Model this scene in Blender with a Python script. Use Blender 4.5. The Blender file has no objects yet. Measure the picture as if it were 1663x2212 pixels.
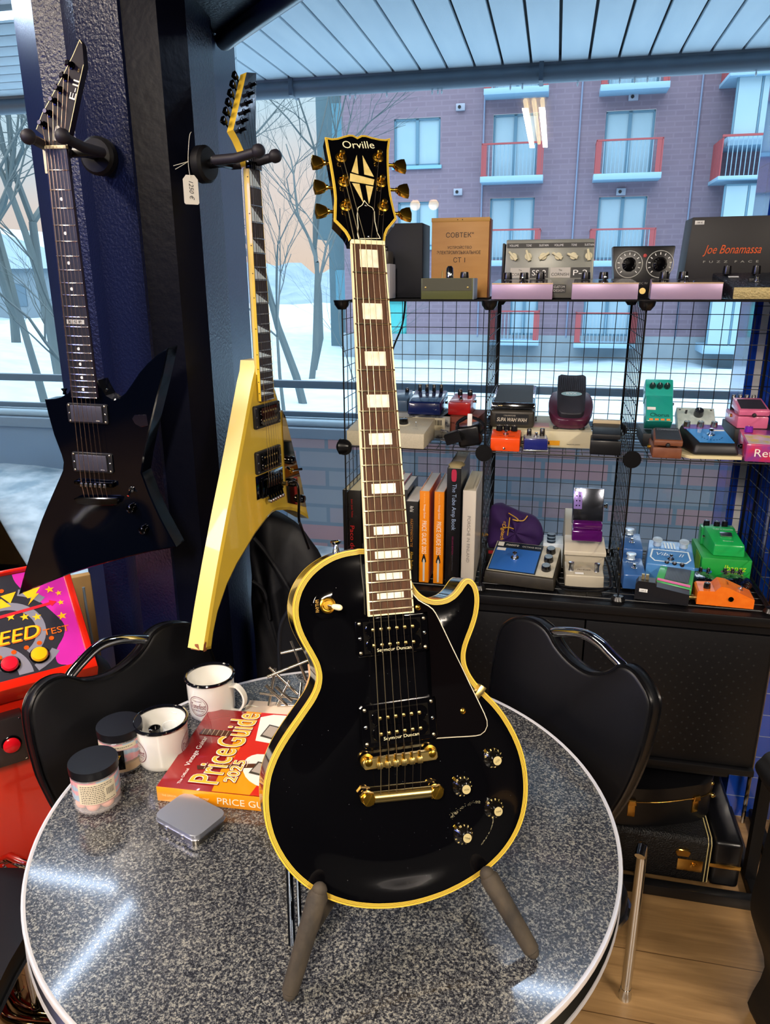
import bpy, bmesh, math, random
from mathutils import Vector, Matrix
from mathutils.geometry import delaunay_2d_cdt
S = bpy.context.scene
C = S.collection
PI = math.pi
rad = math.radians
# ---------------- camera, exposure, sky, room lamps ----------------
EYE = 1.588
cam_d = bpy.data.cameras.new('camera')
cam = bpy.data.objects.new('camera', cam_d); C.objects.link(cam)
cam_d.sensor_fit = 'HORIZONTAL'; cam_d.sensor_width = 36; cam_d.lens = 36*1600/1663
cam_d.clip_start = .02; cam_d.clip_end = 300
pitch = rad(17.5)
cam.matrix_world = Matrix.Translation((0, 0, EYE)) @ Matrix.Rotation(PI/2-pitch, 4, 'X') @ Matrix.Rotation(rad(-.3), 4, 'Z')
S.camera = cam
vs = S.view_settings
vs.view_transform = 'Standard'; vs.look = 'None'; vs.gamma = 1; vs.use_curve_mapping = False
vs.exposure = 0.0
W = bpy.data.worlds.new('sky'); S.world = W; W.use_nodes = True
wn = W.node_tree; wn.nodes.clear()
wo = wn.nodes.new('ShaderNodeOutputWorld'); wb = wn.nodes.new('ShaderNodeBackground')
tc = wn.nodes.new('ShaderNodeTexCoord'); sp = wn.nodes.new('ShaderNodeSeparateXYZ'); rp = wn.nodes.new('ShaderNodeValToRGB')
nz = wn.nodes.new('ShaderNodeTexNoise'); nz.inputs['Scale'].default_value = 3; ad = wn.nodes.new('ShaderNodeMath'); ad.operation = 'MULTIPLY_ADD'
ad.inputs[1].default_value = .16
wn.links.new(tc.outputs['Generated'], sp.inputs[0]); wn.links.new(tc.outputs['Generated'], nz.inputs['Vector'])
wn.links.new(nz.outputs['Fac'], ad.inputs[0]); wn.links.new(sp.outputs['Z'], ad.inputs[2])
wn.links.new(ad.outputs[0], rp.inputs[0]); wn.links.new(rp.outputs[0], wb.inputs[0]); wn.links.new(wb.outputs[0], wo.inputs[0])
e = rp.color_ramp.elements
e[0].position = .06; e[0].color = (.230, .175, .135, 1)
e[1].position = 1; e[1].color = (.86, 1.0, 1.14, 1)
for p_, c_ in ((.18, (.225, .195, .18, 1)), (.26, (.165, .215, .245, 1)), (.36, (.18, .25, .29, 1)), (.55, (.84, .98, 1.1, 1))):
    q_ = e.new(p_); q_.color = c_
wb.inputs['Strength'].default_value = 3.9

# place frame: U runs along the window wall, V goes out through the glass
YW = rad(12.5)
O = Vector((.56, 1.707, 0)); UX = Vector((math.cos(YW), -math.sin(YW), 0)); VX = Vector((math.sin(YW), math.cos(YW), 0))
def wall_frame(u=0, v=0, z=0, yaw=0):
    return Matrix.Translation(O+UX*u+VX*v+Vector((0, 0, z))) @ Matrix.Rotation(-YW+rad(yaw), 4, 'Z')

def area(name, loc, size, size_y, power, col, rot):
    l = bpy.data.lights.new(name, 'AREA'); l.shape = 'RECTANGLE'; l.size = size; l.size_y = size_y; l.energy = power; l.color = col
    o = bpy.data.objects.new(name, l); C.objects.link(o); o.location = loc; o.rotation_euler = rot; return o
WARM = (1, .88, .76)
# lamps of the shop: the light of every fixture built near the end of the script
LAMPS = [  # u, v, z, length, power
    (-.37, -2.98, 2.58, 1.5, 110), (-2.6, -4.4, 2.58, 1.5, 70), (1.9, -2.5, 2.58, 1.5, 120), (-1.9, -1.5, 2.58, 1.5, 60)]
for u, v, z, L, P in LAMPS:
    for du in (-.05, .05):
        q = wall_frame(u+du, v, z-.02)
        area('ceiling_lamp_light', q.translation, .035, L*.97, P/2, WARM, (0, 0, -YW))

area('added_tint_light', (-1.75, .35, 1.95), .7, .25, 9, (.25, .32, 1), (rad(75), 0, rad(-55)))  # added unseen blue light, tints the pillar and chairs

# ---------------- helpers ----------------
def s2l(h):
    h = h.lstrip('#'); c = [int(h[i:i+2], 16)/255 for i in (0, 2, 4)]
    return tuple((x/12.92 if x <= .04045 else ((x+.055)/1.055)**2.4) for x in c)+(1,)
MC = {}
def mat(col, rough=.5, metal=0, coat=0, emit=0, bump=None, noise=None, spec=.5, trans=0, alpha=1, ior=1.5, wave=None, sheen=0):
    """col hex; bump=(scale,strength); noise=(scale, hex2, contrast[, stretch xyz]); wave=(scale, hex2, direction)"""
    key = repr((col, rough, metal, coat, emit, bump, noise, spec, trans, alpha, ior, wave, sheen))
    if key in MC: return MC[key]
    m = bpy.data.materials.new('m_'+col.strip('#')); m.use_nodes = True
    n = m.node_tree; b = n.nodes['Principled BSDF']
    b.inputs['Base Color'].default_value = s2l(col); b.inputs['Roughness'].default_value = rough; b.inputs['Metallic'].default_value = metal
    b.inputs['Coat Weight'].default_value = coat; b.inputs['Coat Roughness'].default_value = .03
    b.inputs['Specular IOR Level'].default_value = spec; b.inputs['IOR'].default_value = ior
    b.inputs['Transmission Weight'].default_value = trans; b.inputs['Alpha'].default_value = alpha
    if sheen: b.inputs['Sheen Weight'].default_value = sheen
    if emit: b.inputs['Emission Color'].default_value = s2l(col); b.inputs['Emission Strength'].default_value = emit
    m.diffuse_color = s2l(col)
    co = n.nodes.new('ShaderNodeTexCoord')
    def tex(kind, scale, stretch):
        t = n.nodes.new(kind); t.inputs['Scale'].default_value = scale
        mp = n.nodes.new('ShaderNodeMapping'); mp.inputs['Scale'].default_value = stretch
        n.links.new(co.outputs['Object'], mp.inputs[0]); n.links.new(mp.outputs[0], t.inputs['Vector']); return t
    if noise:
        t = tex('ShaderNodeTexNoise', noise[0], noise[3] if len(noise) > 3 else (1, 1, 1)); t.inputs['Detail'].default_value = 4
        r = n.nodes.new('ShaderNodeValToRGB'); k = noise[2]
        r.color_ramp.elements[0].position = .5-k; r.color_ramp.elements[1].position = .5+k
        r.color_ramp.elements[0].color = s2l(col); r.color_ramp.elements[1].color = s2l(noise[1])
        n.links.new(t.outputs['Fac'], r.inputs[0]); n.links.new(r.outputs[0], b.inputs['Base Color'])
    if wave:
        t = n.nodes.new('ShaderNodeTexWave'); t.inputs['Scale'].default_value = wave[0]; t.bands_direction = wave[2]
        t.inputs['Distortion'].default_value = wave[3] if len(wave) > 3 else 0; t.inputs['Detail'].default_value = 2
        n.links.new(co.outputs['Object'], t.inputs['Vector'])
        r = n.nodes.new('ShaderNodeValToRGB'); r.color_ramp.elements[0].color = s2l(col); r.color_ramp.elements[1].color = s2l(wave[1])
        r.color_ramp.elements[0].position = .35; r.color_ramp.elements[1].position = .65
        n.links.new(t.outputs['Fac'], r.inputs[0]); n.links.new(r.outputs[0], b.inputs['Base Color'])
    if bump:
        t = tex('ShaderNodeTexNoise', bump[0], bump[2] if len(bump) > 2 else (1, 1, 1)); t.inputs['Detail'].default_value = 3
        bp = n.nodes.new('ShaderNodeBump'); bp.inputs['Strength'].default_value = bump[1]; bp.inputs['Distance'].default_value = .01
        n.links.new(t.outputs['Fac'], bp.inputs['Height']); n.links.new(bp.outputs[0], b.inputs['Normal'])
    MC[key] = m; return m
def brick(col1, col2, mortar, scale, w=.5, h=.25, ms=.02, rough=.8, map_axes='XZ', offset=.5, bump=0, coat=0):
    key = ('brick', col1, col2, mortar, scale, w, h, ms, map_axes, offset)
    if key in MC: return MC[key]
    m = bpy.data.materials.new('m_brick'); m.use_nodes = True; n = m.node_tree; b = n.nodes['Principled BSDF']
    b.inputs['Roughness'].default_value = rough; b.inputs['Coat Weight'].default_value = coat
    co = n.nodes.new('ShaderNodeTexCoord'); sx = n.nodes.new('ShaderNodeSeparateXYZ'); cx = n.nodes.new('ShaderNodeCombineXYZ')
    n.links.new(co.outputs['Object'], sx.inputs[0]); n.links.new(sx.outputs[map_axes[0]], cx.inputs[0]); n.links.new(sx.outputs[map_axes[1]], cx.inputs[1])
    t = n.nodes.new('ShaderNodeTexBrick'); t.inputs['Scale'].default_value = scale; t.inputs['Brick Width'].default_value = w; t.inputs['Row Height'].default_value = h
    t.inputs['Mortar Size'].default_value = ms; t.inputs['Color1'].default_value = s2l(col1); t.inputs['Color2'].default_value = s2l(col2); t.inputs['Mortar'].default_value = s2l(mortar)
    t.offset = offset
    n.links.new(cx.outputs[0], t.inputs['Vector']); n.links.new(t.outputs['Color'], b.inputs['Base Color'])
    if bump:
        bp = n.nodes.new('ShaderNodeBump'); bp.inputs['Strength'].default_value = bump; bp.inputs['Distance'].default_value = .005; bp.invert = True
        n.links.new(t.outputs['Fac'], bp.inputs['Height']); n.links.new(bp.outputs[0], b.inputs['Normal'])
    MC[key] = m; return m

class MB:
    """collects shapes in one bmesh; build() links them as ONE mesh object"""
    def __init__(s, M=None): s.bm = bmesh.new(); s.M = M.copy() if M else Matrix(); s.mi = 0
    def at(s, M): s.M = M; return s
    def add(s, vs, fs):
        v = [s.bm.verts.new(s.M @ Vector(p)) for p in vs]
        for f in fs:
            try:
                F = s.bm.faces.new([v[i] for i in f]); F.material_index = s.mi
            except ValueError: pass
        return v
    def box(s, x0, x1, y0, y1, z0, z1, bev=0, seg=2, taper=0):
        t = taper
        vs = [(x0, y0, z0), (x1, y0, z0), (x1, y1, z0), (x0, y1, z0), (x0+t, y0+t, z1), (x1-t, y0+t, z1), (x1-t, y1-t, z1), (x0+t, y1-t, z1)]
        fs = [(0, 3, 2, 1), (4, 5, 6, 7), (0, 1, 5, 4), (1, 2, 6, 5), (2, 3, 7, 6), (3, 0, 4, 7)]
        v = s.add(vs, fs)
        if bev:
            ed = {e for a in v for e in a.link_edges}
            bmesh.ops.bevel(s.bm, geom=list(ed), offset=bev, segments=seg, affect='EDGES', profile=.5, material=-1)
        return s
    def hexa(s, vs, bev=0, seg=2):
        v = s.add(vs, [(0, 3, 2, 1), (4, 5, 6, 7), (0, 1, 5, 4), (1, 2, 6, 5), (2, 3, 7, 6), (3, 0, 4, 7)])
        if bev:
            ed = {e for a in v for e in a.link_edges}
            bmesh.ops.bevel(s.bm, geom=list(ed), offset=bev, segments=seg, affect='EDGES', profile=.5, material=-1)
        return s
    def prism(s, poly, z0, z1, bev=0, seg=1, mi_top=None, axis='Z'):
        n = len(poly)
        def P(x, y, z): return (x, y, z) if axis == 'Z' else ((x, z, y) if axis == 'Y' else (z, x, y))
        vs = [P(x, y, z0) for x, y in poly]+[P(x, y, z1) for x, y in poly]
        fs = [tuple(range(n-1, -1, -1)), tuple(range(n, 2*n))]+[(i, (i+1) % n, n+(i+1) % n, n+i) for i in range(n)]
        v = s.add(vs, fs)
        if bev:
            ed = [e for a in v[n:] for e in a.link_edges if e.other_vert(a) in v[n:]]
            bmesh.ops.bevel(s.bm, geom=list(set(ed)), offset=bev, segments=seg, affect='EDGES', profile=.5, material=-1)
        return s
    def cyl(s, p0, p1, r0, r1=None, n=14, cap=True):
        r1 = r0 if r1 is None else r1
        p0 = Vector(p0); p1 = Vector(p1); d = (p1-p0).normalized(); a = d.orthogonal().normalized(); b = d.cross(a)
        vs = [p0+(a*math.cos(2*PI*i/n)+b*math.sin(2*PI*i/n))*r0 for i in range(n)]+[p1+(a*math.cos(2*PI*i/n)+b*math.sin(2*PI*i/n))*r1 for i in range(n)]
        fs = [(i, (i+1) % n, n+(i+1) % n, n+i) for i in range(n)]
        if cap: fs += [tuple(range(n-1, -1, -1)), tuple(range(n, 2*n))]
        s.add(vs, fs); return s
    def tube(s, pts, r, n=8, closed=False, cap=True):
        pts = [Vector(p) for p in pts]; k = len(pts); R = r if isinstance(r, (list, tuple)) else [r]*k
        vs = []; prev = None
        for i, p in enumerate(pts):
            if closed: t = pts[(i+1) % k]-pts[i-1]
            else: t = pts[min(i+1, k-1)]-pts[max(i-1, 0)]
            t.normalize()
            if prev is None: a = t.orthogonal().normalized()
            else:
                a = prev-t*prev.dot(t)
                a = a.normalized() if a.length > 1e-6 else t.orthogonal().normalized()
            prev = a; b = t.cross(a)
            vs += [p+(a*math.cos(2*PI*j/n)+b*math.sin(2*PI*j/n))*R[i] for j in range(n)]
        fs = []
        for i in range(k if closed else k-1):
            i2 = (i+1) % k
            fs += [(i*n+j, i*n+(j+1) % n, i2*n+(j+1) % n, i2*n+j) for j in range(n)]
        if not closed and cap: fs += [tuple(range(n-1, -1, -1)), tuple(range((k-1)*n, k*n))]
        s.add(vs, fs); return s
    def lathe(s, prof, n=28, o=(0, 0, 0), close=False, cap=True):
        ox, oy, oz = o; k = len(prof); vs = []
        for r, z in prof: vs += [(ox+r*math.cos(2*PI*j/n), oy+r*math.sin(2*PI*j/n), oz+z) for j in range(n)]
        fs = []
        for i in range(k-1 if not close else k):
            i2 = (i+1) % k
            fs += [(i*n+j, i*n+(j+1) % n, i2*n+(j+1) % n, i2*n+j) for j in range(n)]
        if not close and cap:
            if prof[0][0] > 1e-5: fs.append(tuple(range(n-1, -1, -1)))
            if prof[-1][0] > 1e-5: fs.append(tuple(range((k-1)*n, k*n)))
        s.add(vs, fs); return s
    def sph(s, c, r, n=12, m=8):
        rx, ry, rz = r if isinstance(r, (tuple, list)) else (r, r, r)
        vs = [(c[0], c[1], c[2]-rz)]; fs = []
        for i in range(1, m):
            a = -PI/2+PI*i/m
            vs += [(c[0]+rx*math.cos(a)*math.cos(2*PI*j/n), c[1]+ry*math.cos(a)*math.sin(2*PI*j/n), c[2]+rz*math.sin(a)) for j in range(n)]
        vs.append((c[0], c[1], c[2]+rz)); t = len(vs)-1
        for j in range(n): fs.append((0, 1+(j+1) % n, 1+j)); fs.append((t, t-n+j, t-n+(j+1) % n))
        for i in range(m-2): fs += [(1+i*n+j, 1+i*n+(j+1) % n, 1+(i+1)*n+(j+1) % n, 1+(i+1)*n+j) for j in range(n)]
        s.add(vs, fs); return s
    def text(s, txt, w, h, depth=.0004, align='C', font_shear=0):
        """lettering centred on origin of s.M in its XY plane, fitted into w x h, facing +Z"""
        cu = bpy.data.curves.new('t', 'FONT'); cu.body = txt; cu.extrude = 0; cu.align_x = 'LEFT'; cu.resolution_u = 3; cu.shear = font_shear
        ob = bpy.data.objects.new('t', cu); C.objects.link(ob)
        me = bpy.data.meshes.new_from_object(ob.evaluated_get(bpy.context.evaluated_depsgraph_get()))
        if len(me.vertices):
            xs = [v.co.x for v in me.vertices]; ys = [v.co.y for v in me.vertices]
            x0, x1, y0, y1 = min(xs), max(xs), min(ys), max(ys); kx = w/max(x1-x0, 1e-6); ky = h/max(y1-y0, 1e-6)
            for z in ((depth,) if depth < .001 else (depth,)):
                vs = [((v.co.x-(x0+x1)/2)*kx, (v.co.y-(y0+y1)/2)*ky, z) for v in me.vertices]
                s.add(vs, [tuple(p.vertices) for p in me.polygons])
        bpy.data.objects.remove(ob); bpy.data.curves.remove(cu); bpy.data.meshes.remove(me); return s
    def build(s, name, m, parent=None, ang=40, kind=None, flip=True):
        if flip: bmesh.ops.recalc_face_normals(s.bm, faces=s.bm.faces)
        me = bpy.data.meshes.new(name); s.bm.to_mesh(me); s.bm.free()
        for x in (m if isinstance(m, (list, tuple)) else [m]): me.materials.append(x)
        for p in me.polygons: p.use_smooth = True
        me.set_sharp_from_angle(angle=rad(ang))
        o = bpy.data.objects.new(name, me); C.objects.link(o)
        if parent: o.parent = parent
        if kind: o['kind'] = kind
        return o
def thing(name, label, cat, M=None, group=None):
    o = bpy.data.objects.new(name, None); C.objects.link(o); o.empty_display_size = .02
    if M: o.matrix_world = M
    o['label'] = label; o['category'] = cat
    if group: o['group'] = group
    return o
def tag(o, label, cat, group=None, M=None):
    o['label'] = label; o['category'] = cat
    if group: o['group'] = group
    if M: o.matrix_world = M
    return o
def dup(root, M, label, group=None):
    def cp(o, par):
        c = o.copy(); C.objects.link(c); c.parent = par
        for ch in o.children: cp(ch, c)
        return c
    r = cp(root, None); r.matrix_world = M; r['label'] = label
    if group: r['group'] = group
    return r
def T(x, y, z): return Matrix.Translation((x, y, z))
def RX(a): return Matrix.Rotation(rad(a), 4, 'X')
def RY(a): return Matrix.Rotation(rad(a), 4, 'Y')
def RZ(a): return Matrix.Rotation(rad(a), 4, 'Z')
def mm(pts): return [(x/1000, y/1000) for x, y in pts]
def spline(pts, k=4, closed=True):
    n = len(pts); out = []
    for i in range(n if closed else n-1):
        if closed: a, b, c, d = pts[i-1], pts[i], pts[(i+1) % n], pts[(i+2) % n]
        else: a, b, c, d = pts[max(i-1, 0)], pts[i], pts[i+1], pts[min(i+2, n-1)]
        for j in range(k):
            t = j/k; out.append(tuple(.5*(2*b[q]+(c[q]-a[q])*t+(2*a[q]-5*b[q]+4*c[q]-d[q])*t*t+(3*b[q]-a[q]-3*c[q]+d[q])*t**3) for q in range(len(b))))
    if not closed: out.append(tuple(pts[-1]))
    return out
def smooth(p, it=1, fix=()):
    for _ in range(it):
        n = len(p); p = [p[i] if i in fix else tuple((p[i-1][q]+2*p[i][q]+p[(i+1) % n][q])/4 for q in (0, 1)) for i in range(n)]
    return p
def sarea(p): return sum(p[i-1][0]*p[i][1]-p[i][0]*p[i-1][1] for i in range(len(p)))/2
def offset(p, d):
    """inset closed polygon by d (towards the inside)"""
    n = len(p); sgn = 1 if sarea(p) > 0 else -1; out = []
    for i in range(n):
        a = Vector(p[i-1]); b = Vector(p[i]); c = Vector(p[(i+1) % n])
        e1 = (b-a).normalized(); e2 = (c-b).normalized()
        n1 = Vector((-e1.y, e1.x))*sgn; n2 = Vector((-e2.y, e2.x))*sgn
        m = (n1+n2); 
        if m.length < 1e-4: m = n1
        m.normalize(); k = 1/max(.45, m.dot(n1)); q = b+m*d*k; out.append((q.x, q.y))
    return out
# ---------------- materials ----------------
BLACK = mat('#040406', .10, coat=.5, spec=.5)
GLOSSBLK = mat('#040406', .08, coat=.6)
SATIN = mat('#111216', .45)
PLASTIC = mat('#0c0c0f', .3)
RUBBER = mat('#2a2826', .75)
GOLD = mat('#e0b040', .22, metal=1)
GOLDW = mat('#d8bf78', .3, metal=1)
CHROME = mat('#d8dce0', .08, metal=1)
STEEL = mat('#b8bcc0', .28, metal=1)
DKCHROME = mat('#303238', .15, metal=1)
NICKEL = mat('#c8bca0', .3, metal=1)
CREAM = mat('#dcb840', .35, coat=.3)
IVORY = mat('#efe3b8', .35)
WHITE = mat('#e8e8e4', .35)
PEARL = mat('#e6dfc4', .25, noise=(90, '#fff8e0', .15), coat=.5)
ROSE = mat('#2c190d', .62, noise=(60, '#5c381e', .3, (6, .5, 1)), spec=.3)
ROSE2 = mat('#241a18', .5, noise=(60, '#3a2822', .3, (6, .5, 1)))
EBONY = mat('#17161b', .45)
STRING = mat('#d8c8a0', .3, metal=1)
STRINGP = mat('#e0e0e0', .2, metal=1)

# ---------------- room shell ----------------
FL = MB(); FL.at(wall_frame())
FL.box(-4.2, 4.0, -7, .62, -.05, 0)
floor_m = bpy.data.materials.new('m_oak'); floor_m.use_nodes = True
n = floor_m.node_tree; b = n.nodes['Principled BSDF']; b.inputs['Roughness'].default_value = .38
co = n.nodes.new('ShaderNodeTexCoord'); rt = n.nodes.new('ShaderNodeMapping'); rt.inputs['Rotation'].default_value = (0, 0, YW)
n.links.new(co.outputs['Object'], rt.inputs[0])
mp = n.nodes.new('ShaderNodeMapping'); mp.inputs['Scale'].default_value = (.9, 9, 1); n.links.new(rt.outputs[0], mp.inputs[0])
t1 = n.nodes.new('ShaderNodeTexNoise'); t1.inputs['Scale'].default_value = 5; t1.inputs['Detail'].default_value = 5; t1.inputs['Distortion'].default_value = 1.2; n.links.new(mp.outputs[0], t1.inputs['Vector'])
t2 = n.nodes.new('ShaderNodeTexWave'); t2.bands_direction = 'Y'; t2.inputs['Scale'].default_value = .35; t2.inputs['Distortion'].default_value = 16; t2.inputs['Detail'].default_value = 3; n.links.new(mp.outputs[0], t2.inputs['Vector'])
mx = n.nodes.new('ShaderNodeMath'); mx.operation = 'MULTIPLY_ADD'; mx.inputs[1].default_value = .85; n.links.new(t1.outputs['Fac'], mx.inputs[0])
m2 = n.nodes.new('ShaderNodeMath'); m2.operation = 'MULTIPLY'; m2.inputs[1].default_value = .18; n.links.new(t2.outputs['Fac'], m2.inputs[0]); n.links.new(m2.outputs[0], mx.inputs[2])
r = n.nodes.new('ShaderNodeValToRGB'); r.color_ramp.elements[0].color = s2l('#7a5c38'); r.color_ramp.elements[1].color = s2l('#a88558'); r.color_ramp.elements[0].position = .2; r.color_ramp.elements[1].position = .75
n.links.new(mx.outputs[0], r.inputs[0])
bk = n.nodes.new('ShaderNodeTexBrick'); bk.inputs['Scale'].default_value = 1; bk.inputs['Brick Width'].default_value = 1.28; bk.inputs['Row Height'].default_value = .19; bk.inputs['Mortar Size'].default_value = .0012
bk.inputs['Color1'].default_value = (1, 1, 1, 1); bk.inputs['Color2'].default_value = (.86, .86, .86, 1); bk.inputs['Mortar'].default_value = (.3, .25, .2, 1); n.links.new(rt.outputs[0], bk.inputs['Vector'])
ml = n.nodes.new('ShaderNodeMix'); ml.data_type = 'RGBA'; ml.blend_type = 'MULTIPLY'; ml.inputs[0].default_value = 1
n.links.new(r.outputs[0], ml.inputs[6]); n.links.new(bk.outputs['Color'], ml.inputs[7]); n.links.new(ml.outputs[2], b.inputs['Base Color'])
FL.build('floor', floor_m, kind='structure')
CE = MB(wall_frame()); CE.box(-4.2, 4.0, -7, .62, 2.66, 2.74); CE.build('ceiling', mat('#101016', .8), kind='structure')
wallm = mat('#171218', .8)
MB(wall_frame()).box(-4.2, 4.0, -7.1, -7, 0, 2.7).build('wall_back', wallm, kind='structure')
MB(wall_frame()).box(-4.3, -4.2, -7, .62, 0, 2.7).build('wall_left', wallm, kind='structure')
MB(wall_frame()).box(4.0, 4.1, -7, .62, 0, 2.7).build('wall_right', wallm, kind='structure')
blue_tile = brick('#1242a8', '#103a98', '#16204a', 1, w=.052, h=.072, ms=.0016, rough=.12, offset=0, coat=1)
blue_tile_s = brick('#1242a8', '#103a98', '#8090a0', 1, w=.052, h=.072, ms=.0012, rough=.12, map_axes='YZ', offset=0, coat=1)
white_tile = brick('#d9d9d2', '#d4d4cc', '#70787c', 1, w=.2, h=.072, ms=.0016, rough=.15, offset=0, coat=1)
MB(wall_frame()).box(-4.2, 4.0, .47, .62, 0, .46).build('wall_front', brick('#1a2a50', '#1a2a50', '#101830', 1, w=.1, h=.1, ms=.002, offset=0), kind='structure')
MB(wall_frame()).box(-4.2, .36, .40, .50, .46, .50, .004).build('trim_1', mat('#20242c', .35), kind='structure')
MB(wall_frame()).box(-4.2, 4.0, .47, .60, 2.40, 2.66).build('wall_header', mat('#141a26', .4), kind='structure')
# tiled corner column right of the glass
cb = MB(wall_frame()); cb.box(.352, .373, .455, .62, 0, 2.66); cb.mi = 1; cb.box(.373, .391, .454, .62, 0, 2.66); cb.mi = 0; cb.box(.391, .422, .455, .62, 0, 2.66)
cb.mi = 2; cb.box(.422, .428, .45, .62, 0, 2.66); cb.mi = 3; cb.box(.428, .56, .30, .62, 0, 2.66)
cb.build('wall_tiled_column', [blue_tile, white_tile, mat('#0a0c14', .4), blue_tile_s], kind='structure')
# glass
gm = bpy.data.materials.new('m_glass'); gm.use_nodes = True; n = gm.node_tree; n.nodes.clear()
o_ = n.nodes.new('ShaderNodeOutputMaterial'); tr_ = n.nodes.new('ShaderNodeBsdfTransparent'); gl_ = n.nodes.new('ShaderNodeBsdfGlossy'); mi_ = n.nodes.new('ShaderNodeMixShader'); fr_ = n.nodes.new('ShaderNodeFresnel')
fr_.inputs['IOR'].default_value = 1.45; gl_.inputs['Roughness'].default_value = .0; tr_.inputs['Color'].default_value = (.97, .99, 1, 1)
n.links.new(fr_.outputs[0], mi_.inputs[0]); n.links.new(tr_.outputs[0], mi_.inputs[1]); n.links.new(gl_.outputs[0], mi_.inputs[2]); n.links.new(mi_.outputs[0], o_.inputs[0])
MB(wall_frame()).box(-1.12, .352, .50, .508, .46, 2.40).build('window_1', gm, kind='structure')
MB(wall_frame()).box(-4.2, -1.52, .50, .508, .46, 2.40).build('window_2', gm, kind='structure')
MB(wall_frame()).box(.56, 4.0, .50, .508, .46, 2.40).build('window_3', gm, kind='structure')

# ---------------- clad steel pillar between the two panes ----------------
pil_m = mat('#0a1230', .33, bump=(150, .26), spec=.4)  # blue of the lamp light put into the cladding colour
pil_s = mat('#121e48', .38, bump=(150, .10), spec=.4)  # smoother copy with more of the blue light in its colour
pil_d = mat('#060816', .34, bump=(60, .06), spec=.15)  # darker smooth copy, shade of the front facets put into its colour
pillar_pts = [(-.970, 2.25), (-.751, 1.86), (-.735, 1.80), (-.669, 1.785), (-.602, 1.685), (-.600, 1.665), (-.494, 1.600), (-.490, 1.606), (-.4246, 1.610), (-.384, 1.67), (-.374, 1.86), (-.385, 1.90), (-.403, 2.30), (-.42, 2.36), (-.95, 2.42)]
pb = MB(); pb.prism(pillar_pts, 0, 2.66); pb.bm.faces.ensure_lookup_table()
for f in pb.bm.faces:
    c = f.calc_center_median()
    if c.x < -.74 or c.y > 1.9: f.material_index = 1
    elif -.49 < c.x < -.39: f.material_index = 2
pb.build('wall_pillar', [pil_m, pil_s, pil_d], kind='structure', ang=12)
# short painted beam leaving the pillar head towards the room
d_ = Vector((.186, -.29, 0)).normalized(); n_ = Vector((-d_.y, d_.x, 0))*-1; p_ = Vector((-.36, 1.965, 0))
q0, q1 = p_-d_*.02, p_+d_*.75
bb = MB()
bb.hexa([(*(q0-n_*.0).xy, 2.13), (*(q1).xy, 2.13), (*(q1+n_*.16).xy, 2.13), (*(q0+n_*.16).xy, 2.13), (*q0.xy, 2.66), (*q1.xy, 2.66), (*(q1+n_*.16).xy, 2.66), (*(q0+n_*.16).xy, 2.66)], .006)
bb.build('trim_2', pil_m, kind='structure', ang=20)
pp = MB(); pp.tube([(*(q0).xy, 2.120), (*(q1).xy, 2.120)], .022, 12); pp.build('trim_3', mat('#10162c', .3, coat=.5), kind='structure')

MB(wall_frame()).box(-2.2, 3.2, -3.1, -1.5, 0, .006).build('floor_reflection_blocker', mat('#0a0a0c', .9), kind='structure')  # added unseen dark sheet, keeps the lit floor out of guitar reflections
# added unseen dark block behind the viewer, darkens reflections in the guitars
MB(wall_frame()).box(-2.2, 3.2, -3.5, -3.1, 0, 1.25).build('wall_reflection_blocker', mat('#0c0c12', .6), kind='structure')
# ---------------- guitars: shared builders (x across, y up with the nut at 0, z out of the face) ----------------
def fy(n, sc): return -sc*(1-2**(-n/12))
def fretboard(root, sc, nf, w0, w1, ln, board_m, side_m, bind=.0018, wire=None, ext=.0, th=.006):
    def w(y): return (w0+(w1-w0)*(-y)/ln)/2
    m = MB(); y1 = -ln
    a = w(0)-bind; c = w(y1)-bind
    m.prism([(-a, 0), (a, 0), (c, y1+bind), (-c, y1+bind)], -th, 0)
    fb = m.build('fretboard', board_m, root)
    m = MB()
    m.prism([(-w(0), 0), (-a, 0), (-c, y1+bind), (c, y1+bind), (a, 0), (w(0), 0), (w(y1), y1), (-w(y1), y1)], -th-.0003, .0002)
    m.build('fretboard_binding', side_m, root)
    wire = wire or NICKEL
    for i in range(1, nf+1):
        y = fy(i, sc); q = w(y)-.0006
        MB().tube([(-q, y, .0003), (-q*.97, y, .0009), (q*.97, y, .0009), (q, y, .0003)], .0011, 6).build('fret', wire, root)
    return w
def strings(root, nutx, sadx, ny, sy, sz, endy, endz, posts, gauges, mats, nz_=.0022):
    for i in range(6):
        t = i/5; xn = nutx*(2*t-1); xs = sadx*(2*t-1)
        pts = [(posts[i][0], posts[i][1], posts[i][2]), (xn, ny+.002, nz_), (xn, ny-.003, nz_), (xs, sy, sz), (xs*(1.0), endy, endz)]
        MB().tube(pts, gauges[i], 5).build('string', mats[i], root)
def neck(root, sc, ln, w0, w1, d0, d1, m, yend):
    mb = MB(); k = 9; st = 12; vs = []; fs = []
    for i in range(st+1):
        y = -(-yend)*i/st; t = -y/ln; hw = (w0+(w1-w0)*t)/2; d = d0+(d1-d0)*t
        for j in range(k+1):
            a = PI*j/k; vs.append((-hw*math.cos(a), y, -.0055-d*math.sin(a)**.8))
    for i in range(st):
        for j in range(k): p = i*(k+1)+j; fs.append((p, p+1, p+k+2, p+k+1))
        p = i*(k+1); fs.append((p, p+k+1, p+2*k+1, p+k))
    mb.add(vs, fs); return mb.build('neck', m, root)
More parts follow.
